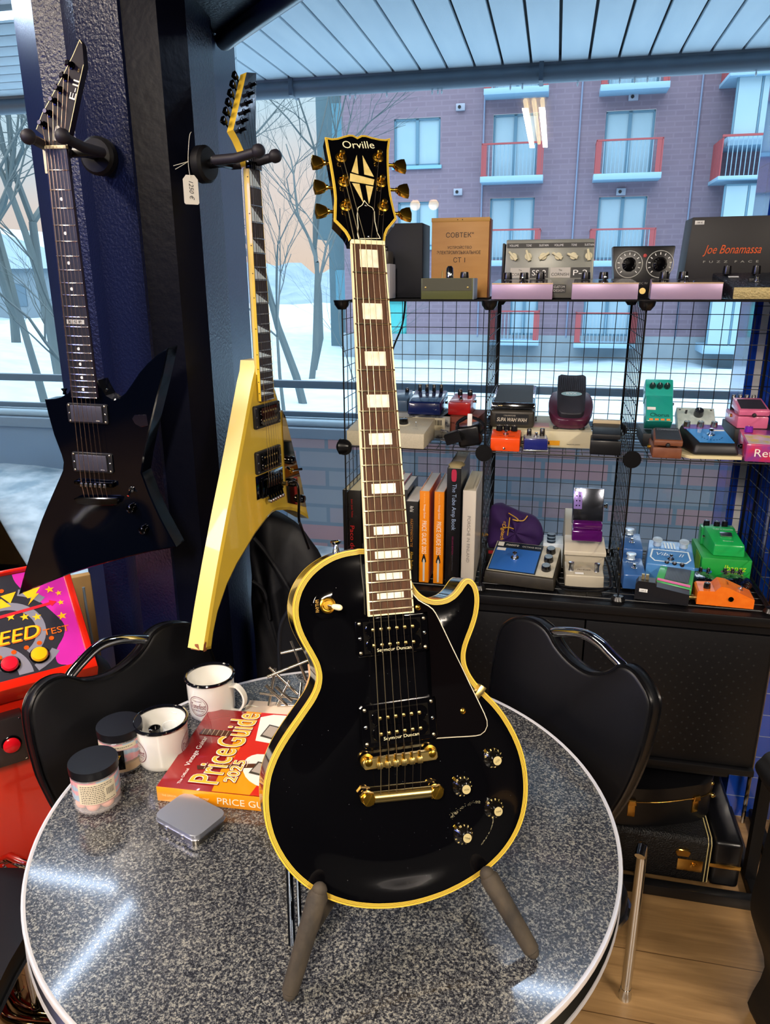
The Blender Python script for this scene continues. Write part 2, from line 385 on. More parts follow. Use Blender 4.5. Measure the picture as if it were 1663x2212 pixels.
def humbucker(root, cx, cy, z, ang, wr, hr, wb, hb, mats, txt=None, cover=None, polegold=GOLDW, rz=.004, bz=.004):
    """ring + two bobbins with poles"""
    M = T(cx, cy, z) @ RZ(ang)
    g = MB(M).prism(offset(spline([(-wr/2+.003, -hr/2), (wr/2-.003, -hr/2), (wr/2, -hr/2+.003), (wr/2, hr/2-.003), (wr/2-.003, hr/2), (-wr/2+.003, hr/2), (-wr/2, hr/2-.003), (-wr/2, -hr/2+.003)], 1), 0), -.006, rz, .0008).build('pickup', mats[0], root)
    if cover:
        MB(M).box(-wb/2, wb/2, -hb/2, hb/2, rz, rz+bz, .002).build('pickup_cover', cover, g)
        q = MB(M @ T(wb*.36, -hb*.38, rz+bz)); q.text('EMG', .008, .002); q.build('lettering', WHITE, g, flip=False)
    else:
        q = MB(M).box(-wb/2-.0015, wb/2+.0015, -hb/2-.001, hb/2+.001, rz-.002, rz+.0006).build('pickup_well', mat('#0a0806', .9, spec=.1), g)
        for sgn in (1, -1):
            h2 = hb/2-.0004; y0 = sgn*hb/4
            o_ = [(math.cos(a)*.5*h2*.98+sx*(wb/2-h2/2), math.sin(a)*.5*h2+y0) for sx, r0 in ((1, -90), (-1, 90)) for a in [rad(r0+i*15) for i in range(13)]]
            MB(M).prism(o_, rz-.001, rz+bz, .0008).build('bobbin', mats[1], g)
            for i in range(6):
                x = (i-2.5)*.0101
                p = MB(M).lathe([(0, rz+bz+.0011), (.0014, rz+bz+.001), (.0022, rz+bz+.0005), (.0023, rz+bz-.0002)], 12, (x, y0+sgn*.0003, 0)).build('pole_piece', polegold, g)
        if txt:
            q = MB(M @ T(0, -hb/2+.0024, rz+bz)); q.text(txt, wb*.62, .0052); q.build('lettering', mat('#e8dcb0', .4), g, flip=False)
    for sx in (-1, 1):
        for yy in ((-hr/2+.005, 0, hr/2-.005) if not cover else (-hr*.4, 0, hr*.4)):
            x = sx*(wr/2-.005)
            MB(M).lathe([(0, rz+.0014), (.0013, rz+.0013), (.0022, rz+.0006), (.0024, rz-.001)], 10, (x, yy, 0)).build('screw', CHROME if yy == 0 else NICKEL, g)
    return g

# ================= black single-cut guitar on the table =================
LR = Matrix(((0.96282, -0.05811, 0.26382, -.0193), (0.2676, 0.3387, -0.90204, .9793), (-0.03694, 0.9391, 0.34166, 1.628), (0, 0, 0, 1)))
G1 = thing('electric_guitar', 'large glossy black single-cutaway electric guitar with yellow binding, standing on the round table', 'electric guitar', LR)
OUT = [(-25.6,-376.8),(-36.3,-376.9),(-46.9,-377.5),(-56.4,-378.9),(-65.9,-381.9),(-75.5,-386.0),(-84.0,-390.9),(-92.5,-396.9),(-100.0,-403.9),(-106.5,-412.1),(-111.5,-420.8),(-115.6,-430.5),(-117.6,-440.5),(-117.8,-450.6),(-116.8,-459.7),(-114.7,-469.0),(-111.8,-477.4),(-108.2,-485.3),(-103.5,-494.4),(-98.8,-503.5),(-94.6,-512.1),(-91.9,-520.1),(-91.3,-528.3),(-92.4,-536.3),(-95.2,-544.2),(-99.7,-551.3),(-105.2,-558.8),(-112.2,-566.6),(-122.5,-579.7),(-131.0,-589.8),(-138.9,-599.4),(-145.7,-609.6),(-151.4,-619.3),(-156.1,-629.2),(-159.8,-639.3),(-162.3,-649.4),(-163.7,-659.8),(-164.4,-670.2),(-164.4,-680.7),(-163.7,-691.4),(-162.1,-702.2),(-159.5,-713.2),(-156.1,-723.3),(-151.9,-733.6),(-146.6,-744.1),(-140.8,-754.2),(-133.4,-764.6),(-125.3,-774.1),(-116.6,-782.7),(-106.8,-791.0),(-96.3,-798.4),(-84.6,-805.5),(-72.8,-811.6),(-59.8,-816.8),(-46.6,-821.0),(-32.1,-824.4),(-17.4,-826.9),(-3.7,-828.5),(11.2,-829.5),(26.4,-829.1),(42.9,-827.4),(58.5,-825.1),(73.0,-821.6),(87.7,-816.9),(101.4,-811.5),(113.9,-805.7),(126.5,-798.8),(138.1,-790.5),(148.5,-781.3),(157.8,-770.8),(166.0,-759.3),(172.2,-747.0),(176.7,-733.8),(179.5,-720.2),(180.9,-706.5),(181.1,-692.5),(180.3,-678.4),(178.2,-664.2),(174.4,-649.7),(169.4,-636.3),(163.7,-624.5),(158.3,-614.5),(152.2,-603.3),(143.3,-590.1),(133.5,-579.3),(123.1,-569.4),(114.3,-559.5),(106.8,-547.9),(102.1,-537.7),(100.3,-528.9),(100.7,-520.3),(102.8,-511.9),(106.7,-503.6),(111.1,-495.4),(115.6,-486.1),(119.6,-476.7),(122.6,-466.2),(124.3,-455.5),(124.6,-445.8),(123.3,-437.0),(120.1,-429.7),(115.7,-424.5),(110.7,-422.2),(106.0,-422.7),(102.4,-425.7),(99.4,-429.8),(95.1,-435.9),(90.2,-440.9),(84.3,-445.2),(77.4,-447.3),(69.4,-448.3),(61.6,-447.6),(53.9,-444.9),(47.4,-441.2),(42.0,-436.5),(37.9,-430.4),(35.1,-424.3),(33.0,-418.6),(26.5,-400),(24,-385)]
base = smooth(mm(OUT), 2, fix=(0, len(OUT)-1, len(OUT)-2, len(OUT)-3))
ol = spline(base, 3)
def zb(y): return -.016+.06*(y+.38)
# body shell: sides, back, cream edge lines front and back
def shell(olp, bands, backz, m_list, root, name='body'):
    mb = MB(); n = len(olp); zs = [b[0] for b in bands]
    rings = []
    for z in zs: rings.append([mb.bm.verts.new((x, y, zb(y)+z)) for x, y in olp])
    for k in range(len(zs)-1):
        for i in range(n):
            f = mb.bm.faces.new((rings[k][i], rings[k][(i+1) % n], rings[k+1][(i+1) % n], rings[k+1][i])); f.material_index = bands[k][1]
    ins = offset(olp, .003); rb = [mb.bm.verts.new((x, y, zb(y)+backz-.002)) for x, y in ins]
    for i in range(n): mb.bm.faces.new((rings[-1][i], rings[-1][(i+1) % n], rb[(i+1) % n], rb[i]))
    mb.bm.faces.new(rb)
    return mb.build(name, m_list, root)
shell(ol, [(0, 1), (-.0075, 0), (-.0465, 1), (-.0495, 0), (-.050, 0)], -.050, [BLACK, CREAM], G1)
# multi-ply binding: cream plies divided by dark lines
mb = MB(); offs = [0, .0021, .0027, .0037, .0042, .0052, .0057, .0068]; rr = []
for o_ in offs:
    q = offset(ol, o_) if o_ else ol
    rr.append([mb.bm.verts.new((x, y, zb(y)+.0004+o_*.06)) for x, y in q])
for k in range(len(offs)-1):
    for i in range(len(ol)-8):
        f = mb.bm.faces.new((rr[k][i], rr[k][i+1], rr[k+1][i+1], rr[k+1][i])); f.material_index = k % 2
mb.build('body_binding', [CREAM, mat('#4a3208', .5)], G1)
inner = offset(ol, .0066)
# carved top from a filled grid
def carve(inner, hfun, step):
    pts = [Vector(p) for p in inner]; n0 = len(pts); edges = [(i, (i+1) % n0) for i in range(n0)]
    def inside(x, y):
        c = False
        for i in range(n0):
            a, b = inner[i-1], inner[i]
            if (a[1] > y) != (b[1] > y) and x < (b[0]-a[0])*(y-a[1])/(b[1]-a[1])+a[0]: c = not c
        return c
    def dist(x, y):
        m = 9
        for i in range(n0):
            ax, ay = inner[i-1]; bx, by = inner[i]; dx, dy = bx-ax, by-ay; L = dx*dx+dy*dy
            t = 0 if L == 0 else max(0, min(1, ((x-ax)*dx+(y-ay)*dy)/L)); m = min(m, (x-ax-t*dx)**2+(y-ay-t*dy)**2)
        return math.sqrt(m)
    xs = [p[0] for p in inner]; ys = [p[1] for p in inner]; D = [0]*n0
    x = min(xs)
    while x < max(xs):
        y = min(ys)
        while y < max(ys):
            if inside(x, y):
                d = dist(x, y)
                if d > step*.5: pts.append(Vector((x, y))); D.append(d)
            y += step
        x += step
    r = delaunay_2d_cdt(pts, edges, [], 1, 1e-6)
    return r[0], r[2], dist
vsx, fsx, dist = carve(inner, None, .006)
def hcarve(d): t = min(1, d/.062); return .0085*t*t*(3-2*t)
mb = MB(); mb.add([(v.x, v.y, zb(v.y)+.0008+hcarve(dist(v.x, v.y))) for v in vsx], [tuple(f) for f in fsx]); mb.build('body_top', BLACK, G1, ang=80)
def zt(x, y): return zb(y)+.0008+hcarve(dist(x, y))
w1_ = fretboard(G1, .628, 22, .0435, .0575, .459, ROSE, mat('#efe2b4', .4), .0018, NICKEL)
neck(G1, .628, .459, .043, .055, .0155, .018, GLOSSBLK, -.40)
MB().hexa([(-.027, -.46, -.03), (.027, -.46, -.03), (.024, -.37, -.03), (-.024, -.37, -.03), (-.0285, -.459, -.0062), (.0285, -.459, -.0062), (.0275, -.37, -.0062), (-.0275, -.37, -.0062)]).build('neck_heel', GLOSSBLK, G1)
for nfr in (1, 3, 5, 7, 9, 12, 15, 17, 19, 21):
    ya, yb = fy(nfr-1, .628), fy(nfr, .628); g_ = min(.0075, (ya-yb)*.19); t = -(ya+yb)/2/.459
    hw = .0115+t*.0055; hb_ = hw*1.02
    MB().box(-hw, hb_, yb+g_, ya-g_*.9, -.001, .0003).build('inlay', PEARL, G1)
MB().box(-.0217, .0217, 0, .0055, -.006, .0022, .0006).build('nut', IVORY, G1)
# headstock, tilted back
HT = RX(-14) ; HM = T(0, .003, -.004) @ HT
HO = [(-22.8,6),(-23.2,10.4),(-26.4,18.4),(-31.4,25.1),(-35.3,30.0),(-38.8,34.2),(-36.5,50.4),(-34.4,66.1),(-33.9,81.8),(-34.4,100.2),(-35.0,118.9),(-36.1,137.7),(-36.9,157.7),(-28.2,156.3),(-20.9,157.8),(-13.4,161.1),(-4.7,164.6),(0.9,165.0),(6.4,161.9),(12.4,165.6),(18.4,166.1),(26.6,163.9),(36.2,162.3),(44.8,162.3),(52.2,164.8),(47.4,145.5),(44.6,125.8),(42.9,109.3),(41.5,93.0),(41.2,75.5),(42.2,58.3),(43.8,41.3),(36.9,33.1),(29.9,24.9),(25.9,16.9),(23.4,6)]
HO = [(x, (y-3)*1.03) for x, y in HO]
ho = mm(HO)
hs = MB(HM); hs.prism(ho, -.016, -.0002); hs.build('headstock', GLOSSBLK, G1, ang=30)
mb = MB(HM); 
for k, (a, c_) in enumerate(((0, .0013), (.0013, .0017), (.0017, .0028))):
    A = offset(ho, a) if a else ho; B_ = offset(ho, c_); n_ = len(A)
    va = [mb.bm.verts.new(HM @ Vector((x, y, .0004))) for x, y in A]; vb = [mb.bm.verts.new(HM @ Vector((x, y, .0005))) for x, y in B_]
    for i in range(n_-1):
        f = mb.bm.faces.new((va[i], va[i+1], vb[i+1], vb[i])); f.material_index = k % 2
    if k == 0:
        vc = [mb.bm.verts.new(HM @ Vector((x, y, -.0015))) for x, y in offset(ho, -.0003)]
        for i in range(n_-1): mb.bm.faces.new((va[i], va[i+1], vc[i+1], vc[i]))
mb.build('headstock_binding', [CREAM, mat('#3a2a0c', .5)], G1)
def hp(x, y, z=.0006): return HM @ Vector((x/1000, (y-3)*1.03/1000, z))
mb = MB()
for poly in ([(2.4,133.8),(-7.9,107.1),(1.2,104.5)], [(10.0,134.1),(21.4,102.1),(8.9,104.5)], [(-9.7,105.0),(21.6,98.1),(18.9,89.2),(-11.9,92.8)], [(-9.0,90.3),(0.6,90.0),(2.9,60.0)], [(8.7,88.4),(18.6,87.2),(9.5,60.2)]):
    mb.add([hp(x, y) for x, y in poly], [tuple(range(len(poly)))])
mb.build('headstock_inlay', mat('#e0cc88', .35, noise=(70, '#c8ae60', .2)), G1)
mb = MB(T(*hp(6.3, 149.5, .0007)) @ HT @ RZ(5)); mb.text('Orville', .043, .0115); mb.build('lettering', mat('#f2e8c0', .3), G1, flip=False)
tr_ = [(3.6,63.0),(0.1,56.8),(-5.7,52.5),(-8.2,41.9),(-8.9,26.5),(-11.0,13.6),(-10.5,8.6),(16.9,10.2),(14.2,17.5),(13.0,34.2),(14.2,48.6),(12.5,53.7),(7.1,57.2)]
tc_ = [(x, (y-3)*1.03) for x, y in tr_]
g_ = MB(HM); g_.prism(mm(tc_), .0005, .0022); g_.mi = 1
A = mm(tc_); B_ = offset(A, -.0009); va = [g_.bm.verts.new(HM @ Vector((x, y, .0024))) for x, y in A]; vb = [g_.bm.verts.new(HM @ Vector((x, y, .0023))) for x, y in B_]
for i in range(len(A)):
    f = g_.bm.faces.new((va[i-1], va[i], vb[i], vb[i-1])); f.material_index = 1
g_.build('truss_rod_cover', [GLOSSBLK, mat('#f0e8c8', .4)], G1)
for (x, y) in ((5, 57), (3, 12)): MB(T(*hp(x, y, .0022))).sph((0, 0, 0), (.0018, .0018, .0008)).build('screw', CHROME, G1)
posts = []
for side, pts in ((-1, [(-19.2,127.7),(-20.0,90.8),(-21.6,55.3)]), (1, [(31.1,132.3),(29.6,94.1),(27.8,58.0)])):
    for x, y in pts:
        M = T(*hp(x, y, 0)) @ HT
        t_ = MB(M).lathe([(.0075, .0002), (.0075, .0012), (.0052, .0022), (.0048, .004), (.0032, .0045), (.003, .008), (.0036, .009), (.0036, .011), (.0026, .0125), (0, .013)], 20).build('tuner', GOLD, G1)
        kb = MB(M)
        xk = side*.0265 if side < 0 else .0300
        kb.cyl((side*.004, -.001, -.010), (xk-side*.004, -.001, -.010), .0022, n=10); kb.cyl((xk-side*.007, -.001, -.010), (xk-side*.004, -.001, -.010), .0038, .0028, n=12)
        kb.prism([(xk-side*.0055, -.0035), (xk-side*.003, -.0068), (xk+side*.004, -.0098), (xk+side*.0095, -.0105), (xk+side*.0110, -.001), (xk+side*.0095, .0085), (xk+side*.004, .0078), (xk-side*.003, .0048), (xk-side*.0055, .0015)][::1 if side > 0 else -1], -.0135, -.0065, .0016, 2)
        kb.build('tuner_key', GOLD, t_)
        posts.append(hp(x, y, .0065))
# order strings low E (left): bottom-left post first
PO = [posts[2], posts[1], posts[0], posts[3], posts[4], posts[5]]
strings(G1, .0178, .0253, .002, -.637, .001, -.676, -.010, PO, [.00062, .00054, .00044, .00032, .00026, .00022], [STRING]*3+[mat('#9a8a74', .35, metal=1)]*3)
# pickups
humbucker(G1, .0022, -.4855, zt(.05, -.4855)+.0035, 0, .0925, .0455, .0705, .037, (GLOSSBLK, GLOSSBLK), 'Seymour Duncan')
humbucker(G1, .0045, -.5925, zt(.05, -.5925)+.004, 1, .0955, .051, .0725, .037, (GLOSSBLK, GLOSSBLK), 'Seymour Duncan')
# bridge
by = -.6365; bz = zt(0, by)
br = MB(T(.0023, by, bz)); br.prism([(-.045, -.006), (.045, -.006), (.0475, -.003), (.0475, .003), (.045, .006), (-.045, .006), (-.0475, .003), (-.0475, -.003)], .007, .0155, .001); brd = br.build('bridge', GOLDW, G1)
for sx in (-1, 1):
    MB(T(.0023+sx*.0405, by+.002, bz)).lathe([(.0085, .003), (.0085, .0065), (.0055, .007), (.0045, .0165), (.003, .0172), (0, .0172)], 20).build('bridge_post', GOLD, brd)
for i in range(6):
    x = .0003+(i-2.5)*.0102
    MB(T(x, by, bz)).box(-.0033, .0033, -.0065, .001, .0145, .0188, .0006).build('saddle', GOLDW, brd)
    MB(T(x, by, bz)).cyl((0, .001, .0155), (0, .0085, .0155), .0016, n=8).build('saddle_screw', GOLD, brd)
ty = -.6815; tz = zt(0, ty)
tp = MB(T(.0035, ty, tz) @ RZ(-3)); 
sec = [(-.0065, .004), (.0045, .004), (.007, .007), (.0065, .011), (.003, .0145), (-.002, .0145), (-.006, .011)]
tp.prism(sec, -.037, .037, axis='X'); tl = tp.build('tailpiece', GOLDW, G1, ang=50)
for sx in (-1, 1):
    m_ = MB(T(.0035, ty, tz) @ RZ(-3)); m_.prism([(sx*.037, -.0075), (sx*.046, -.0075), (sx*.052, -.003), (sx*.0535, .003), (sx*.049, .008), (sx*.037, .0065)], .006, .0125, .0008)
    m_.build('tailpiece_arm', GOLD, tl)
    m_ = MB(T(.0035+sx*.0435, ty-sx*.0023, tz)); m_.lathe([(.0078, .002), (.0078, .0045), (.006, .005), (.006, .0125), (.0076, .0125), (.0078, .0155), (.007, .0165), (0, .0167)], 24); pst = m_.build('stud', GOLD, tl)
    MB(T(.0035+sx*.0435, ty-sx*.0023, tz) @ RZ(-35)).box(-.0006, .0006, -.0075, .0075, .0160, .01675).build('stud_slot', mat('#6a5418', .4, metal=1), pst)
# knobs (witch hats)
KN = [(.1297, -.656, 'VOL', 40, '3210'), (.0850, -.685, 'VOL', 10, '10 9 8'), (.1274, -.720, 'TONE', 15, ''), (.0833, -.746, 'TONE', -10, '')]
for x, y, tx, ro, _ in KN:
    z = zt(x, y); M = T(x, y, z) @ RZ(ro)
    k = MB(M); k.lathe([(.0125, 0), (.0132, .0008), (.0128, .0022), (.0098, .0045), (.0074, .0095), (.0068, .0142), (.0066, .0158), (0, .0158)], 36); kb = k.build('control_knob', mat('#0c0a08', .12, coat=1), G1)
    MB(M).lathe([(.0056, .0157), (.0056, .0163), (0, .0164)], 28).build('knob_cap', mat('#dccb92', .35, metal=.45), kb)
    q = MB(M @ T(0, 0, .0164) @ RZ(-8)); q.text(tx, .0072, .0022, .0002); q.build('lettering', mat('#3a2c10', .5), kb, flip=False)
    q = MB()
    for j in range(11):
        a = rad(120-j*27)
        q.at(M @ T(math.cos(a)*.0112, math.sin(a)*.0112, .0037) @ Matrix.Rotation(a-PI/2, 4, 'Z') @ RX(-38)); q.text(str(10-j), .0016 if j else .0026, .0026, .0003)
    q.build('numerals', mat('#f2d98a', .4), kb, flip=False)
    q = MB(M)
    for j in range(24):
        a = 2*PI*j/24; q.tube([(math.cos(a)*.0097, math.sin(a)*.0097, .0047), (math.cos(a)*.0073, math.sin(a)*.0073, .0098), (math.cos(a)*.0068, math.sin(a)*.0068, .0142)], .0003, 4)
    q.build('knob_ribs', mat('#141210', .1, coat=1), kb)
    q = MB(T(x, y, z)); q.hexa([(-.0125, .0105, .0), (-.0098, .0125, .0), (-.0098, .0128, .0018), (-.0122, .0108, .0018), (-.0105, .0075, .001), (-.0078, .0095, .001), (-.0078, .0098, .0022), (-.010, .0078, .0022)]); q.build('pointer', GOLD, kb)
# toggle switch and its ring plate
x, y = -.0763, -.442; z = zt(x, y)
M = T(x, y, z) @ RY(6)
pl = MB(M).lathe([(.0176, 0), (.0178, .0009), (.0172, .0012), (.006, .0012)], 40).build('switch_plate', GLOSSBLK, G1)
for s_, tx in ((-1, 'RHYTHM'), (1, 'TREBLE')):
    q = MB(M @ T(s_*.0128, 0, .0013) @ RZ(90*s_*-1)); q.text(tx, .0150, .0042, .0001); q.build('lettering', mat('#b98a30', .4), pl, flip=False)
MB(M).lathe([(.0098, .0008), (.0098, .0035), (.0085, .0042), (.0075, .0036), (.0062, .0036), (.0055, .005), (.003, .005)], 28).build('switch_nut', GOLD, pl)
q = MB(M); q.tube([(0, 0, .004), (.003, -.001, .011), (.005, -.0015, .014)], .0016, 10); q.build('switch_lever', NICKEL, pl)
q = MB(M); q.tube([(.004, -.0012, .0125), (.006, -.0018, .0165), (.0085, -.0025, .0215), (.0092, -.0027, .023)], [.0028, .0036, .0038, .002], 14); q.sph((.0088, -.0026, .0222), .0036); q.build('switch_tip', IVORY, pl)
# pickguard with its bracket
PG = [(29.5,-432),(33.0,-438.7),(38.6,-445.3),(45.0,-449.8),(51.4,-453.7),(56.7,-458.3),(60.2,-463.8),(63.7,-471.5),(69.7,-486.7),(77.6,-506.4),(89.8,-534.0),(101.0,-559.6),(110.2,-579.9),(117.4,-596.2),(120.4,-605),(120.4,-612),(117,-618),(111,-621.5),(104.5,-622.0),(94.6,-621.4),(71.1,-619.5),(53.2,-618.3),(53.2,-566),(49.0,-566),(49.0,-514.0),(49.6,-460.5),(31.4,-460.5)]
pgl = [(p[0], p[1]) for p in mm(PG)]
def zg(x, y): return zt(.045, y)*.75+zt(x, y)*.0+zb(y)*.25+.0085
mb = MB(); n_ = len(pgl); tp_ = [mb.bm.verts.new((x, y, zg(x, y))) for x, y in pgl]; bt_ = [mb.bm.verts.new((x, y, zg(x, y)-.002)) for x, y in pgl]
mb.bm.faces.new(tp_); mb.bm.faces.new(bt_[::-1])
for i in range(n_): mb.bm.faces.new((tp_[i-1], tp_[i], bt_[i], bt_[i-1]))
pgo = mb.build('pickguard', mat('#070506', .06, coat=.5), G1)
mb = MB(); B2 = offset(pgl, -.0012); A2 = offset(pgl, .0002)
for i in range(0, 21):
    j = i+1
    v = [mb.bm.verts.new((*A2[i], zg(*A2[i])+.0002)), mb.bm.verts.new((*A2[j], zg(*A2[j])+.0002)), mb.bm.verts.new((*B2[j], zg(*A2[j])-.0008)), mb.bm.verts.new((*B2[i], zg(*A2[i])-.0008))]; mb.bm.faces.new(v)
    v = [mb.bm.verts.new((*B2[i], zg(*A2[i])-.0008)), mb.bm.verts.new((*B2[j], zg(*A2[j])-.0008)), mb.bm.verts.new((*B2[j], zg(*A2[j])-.002)), mb.bm.verts.new((*B2[i], zg(*A2[i])-.002))]; mb.bm.faces.new(v)
mb.build('pickguard_edge', mat('#efe6cc', .4), pgo)
for x, y in ((.0379, -.4541), (.0888, -.589)): MB(T(x, y, zg(x, y))).lathe([(0, .0018), (.002, .0014), (.0036, .0004), (.0037, -.0004)], 16).build('screw', GOLD, pgo)
q = MB(); q.hexa([(.1045, -.5755, -.030), (.1125, -.5785, -.030), (.124, -.566, -.050), (.117, -.5605, -.050), (.1045, -.5755, -.0175), (.1125, -.5785, -.0175), (.126, -.566, -.019), (.118, -.5595, -.019)], .0012); q.build('pickguard_bracket', GOLDW, pgo)
# strap button, output jack
q = MB(T(-.056, -.380, zb(-.38)-.022) @ RX(-90) @ RZ(0)); q.lathe([(.0048, 0), (.0042, .004), (.0032, .007), (.0030, .010), (.0065, .0125), (.0072, .0145), (.006, .016), (0, .0162)], 20); q.build('strap_button', CHROME, G1)
# wear: thin scratches worn into the lacquer
random.seed(4)
q = MB()
for path, wd, nn in (([(.0693, -.7217), (.078, -.716), (.088, -.711), (.099, -.7085), (.109, -.7095)], .0018, 130), ([(.1265, -.7330), (.1262, -.7405), (.1220, -.7505), (.1150, -.7600), (.1085, -.7675)], .0007, 110)):
    sp_ = spline(path, 10, False)
    for i in range(nn):
        t = random.random()**1.3; k = int(t*(len(sp_)-1)); x, y = sp_[k]; x += random.gauss(0, wd*.6*(1-t*.6)); y += random.gauss(0, wd*(1-t*.6)); s_ = random.uniform(.0001, .00026)
        a = random.random()*PI; dx, dy = math.cos(a)*s_*2.2, math.sin(a)*s_*2.2; z = zt(x, y)+.0003
        q.add([(x-dx, y-dy, z), (x+dy*.4, y-dx*.4, z), (x+dx, y+dy, z), (x-dy*.4, y+dx*.4, z)], [(0, 1, 2, 3)])
q.build('scratches', mat('#b8ae8c', .6), G1, flip=False)
random.seed(9); q = MB()
for i in range(150):
    x = random.uniform(-.15, .17); y = random.uniform(-.80, -.42)
    try:
        d = dist(x, y)
    except Exception: continue
    if d < .015: continue
    inside_ = False
    for j in range(len(inner)):
        a, b = inner[j-1], inner[j]
        if (a[1] > y) != (b[1] > y) and x < (b[0]-a[0])*(y-a[1])/(b[1]-a[1])+a[0]: inside_ = not inside_
    if not inside_: continue
    s_ = random.uniform(.0001, .0003); z = zt(x, y)+.0002
    q.add([(x-s_, y, z), (x, y-s_, z), (x+s_, y, z), (x, y+s_, z)], [(0, 1, 2, 3)])
q.build('dust', mat('#9aa0a8', .8), G1, flip=False).__setitem__('kind', 'stuff')
# ================= yellow offset-V guitar hanging on the pillar =================
VR = Matrix(((0.38572, -0.00847, 0.92258, -.2602), (0.92253, 0.01684, -0.38555, 1.6352), (-0.01228, 0.99982, 0.01431, 1.8015), (0, 0, 0, 1)))
YEL = mat('#d6b030', .22, coat=.8, noise=(6, '#d2b446', .4))
YSIDE = mat('#ecd27a', .3, coat=.5)
G2 = thing('electric_guitar', 'yellow pointed offset V electric guitar hanging on the right side of the dark pillar', 'electric guitar', VR)
VB = mm([(-21,-380),(-27,-402),(-40.1,-424.2),(-64.3,-474.8),(-93.0,-535),(-128.4,-607),(-166.1,-680),(-215.0,-781.0),(-249.5,-856),(-286,-941),(-258,-950),(-246,-918),(-226,-880),(-186.2,-834),(-145.3,-802.5),(-109.8,-782.2),(-67.2,-757.8),(-16.7,-737.1),(8.7,-729.5),(27.7,-729.0),(78.7,-741),(118.2,-756),(183,-794),(170.5,-751.7),(152.1,-703.8),(130.0,-642),(108.9,-583),(87.3,-529.2),(66.1,-480),(50,-445),(40,-424),(30,-412),(24,-380)])
m = MB(); inn = offset(VB, .007); n_ = len(VB)
t_ = [m.bm.verts.new((x, y, -.009)) for x, y in inn]; o1 = [m.bm.verts.new((x, y, -.0125)) for x, y in VB]; o2 = [m.bm.verts.new((x, y, -.050)) for x, y in VB]; o3 = [m.bm.verts.new((x, y, -.053)) for x, y in offset(VB, .005)]
m.bm.faces.new(t_)
for a, b, mi in ((t_, o1, 0), (o1, o2, 1), (o2, o3, 1)):
    for i in range(n_): m.bm.faces.new((a[i-1], a[i], b[i], b[i-1])).material_index = mi
m.bm.faces.new(o3[::-1]); m.build('body', [YEL, YSIDE], G2, ang=25)
m = MB(); m.add([(-.283, -.930, -.0555+.030), (-.2865, -.9425, -.020), (-.285, -.944, -.0435), (-.281, -.935, -.047)], [(0, 1, 2, 3)])
m.mi = 0; m.at(T(-.2835, -.937, -.0105)); m.add([(-.004, -.006, .0006), (.006, -.008, .0006), (.010, .006, .0006), (.006, .013, .0006), (-.001, .009, .0006)], [(0, 1, 2, 3, 4)]); m.build('paint_chip', mat('#8a4e2a', .7), G2, flip=False)
fretboard(G2, .648, 22, .043, .056, .4665, ROSE2, mat('#e8c238', .3, coat=.5), .0012, STEEL)
neck(G2, .648, .4665, .043, .054, .015, .017, YSIDE, -.41)
for nfr in (1, 3, 5, 7, 9, 12, 15, 17, 19, 21):
    ya, yb = fy(nfr-1, .648), fy(nfr, .648); hw = .0195+(-yb)/.4665*.006
    m = MB(); m.add([(-hw, ya-.002, .0004), (-hw, yb+.002, .0004), (hw, yb+.002, .0004)], [(0, 1, 2)]); m.build('inlay', mat('#cfe0e4', .2, noise=(80, '#f4fafa', .2)), G2)
    m = MB(); m.cyl((-.0212-.0065*(-yb)/.4665, (ya+yb)/2, -.003), (-.0224-.0065*(-yb)/.4665, (ya+yb)/2, -.003), .0011, n=8); m.build('side_dot', SATIN, G2)
MB().box(-.0225, .0225, -.003, .0115, -.006, .0045, .0008).build('locking_nut', DKCHROME, G2)
VH = T(0, .010, -.004) @ RX(-11)
hd = mm([(-20,-10),(-22,18),(-33,40),(-45,55),(55,182),(95,190),(66,126),(44,74),(32,34),(26,-4)])
m = MB(VH); m.mi = 0; m.prism(hd, -.0155, 0); m.bm.faces.ensure_lookup_table()
for f in m.bm.faces:
    f.normal_update()
    if len(f.verts) > 4: f.material_index = 1
m.build('headstock', [mat('#e2bc3c', .3, coat=.4), mat('#20222c', .15, coat=.6)], G2, ang=30)
pv = []
for (x, y) in ((-28, 62), (-12, 82), (4, 102), (20, 122), (36, 142), (52, 162)):
    M = VH @ T(x/1000+.008, y/1000-.004, 0)
    t_ = MB(M).lathe([(.0062, 0), (.0062, .0015), (.0035, .002), (.0032, .012), (.004, .014), (0, .0145)], 14).build('tuner', DKCHROME, G2)
    q = MB(M @ RZ(-38)); q.cyl((-.006, 0, -.018), (-.024, 0, -.018), .002, n=8); q.hexa([(-.022, -.004, -.0225), (-.036, -.008, -.0225), (-.036, .008, -.0225), (-.022, .004, -.0225), (-.022, -.004, -.0135), (-.036, -.008, -.0135), (-.036, .008, -.0135), (-.022, .004, -.0135)], .002); q.build('tuner_key', DKCHROME, t_)
    pv.append(M @ Vector((0, 0, .008)))
strings(G2, .0175, .026, 0, -.645, .007, -.672, .001, pv, [.0006, .0005, .00042, .0003, .00025, .0002], [STRINGP]*6, .0052)
humbucker(G2, .0025, -.500, -.0065, 0, .106, .050, .073, .038, (SATIN, GLOSSBLK), None)
humbucker(G2, -.003, -.600, -.0065, 0, .104, .050, .073, .038, (SATIN, GLOSSBLK), None)
m = MB(T(0, -.656, -.009)); m.box(-.056, .060, -.026, .027, 0, .0015, .001); br = m.build('tremolo_cavity', GLOSSBLK, G2)
m = MB(T(.002, -.66, -.009)); m.box(-.043, .043, -.022, .018, .003, .0075, .001); m.build('tremolo_plate', DKCHROME, br)
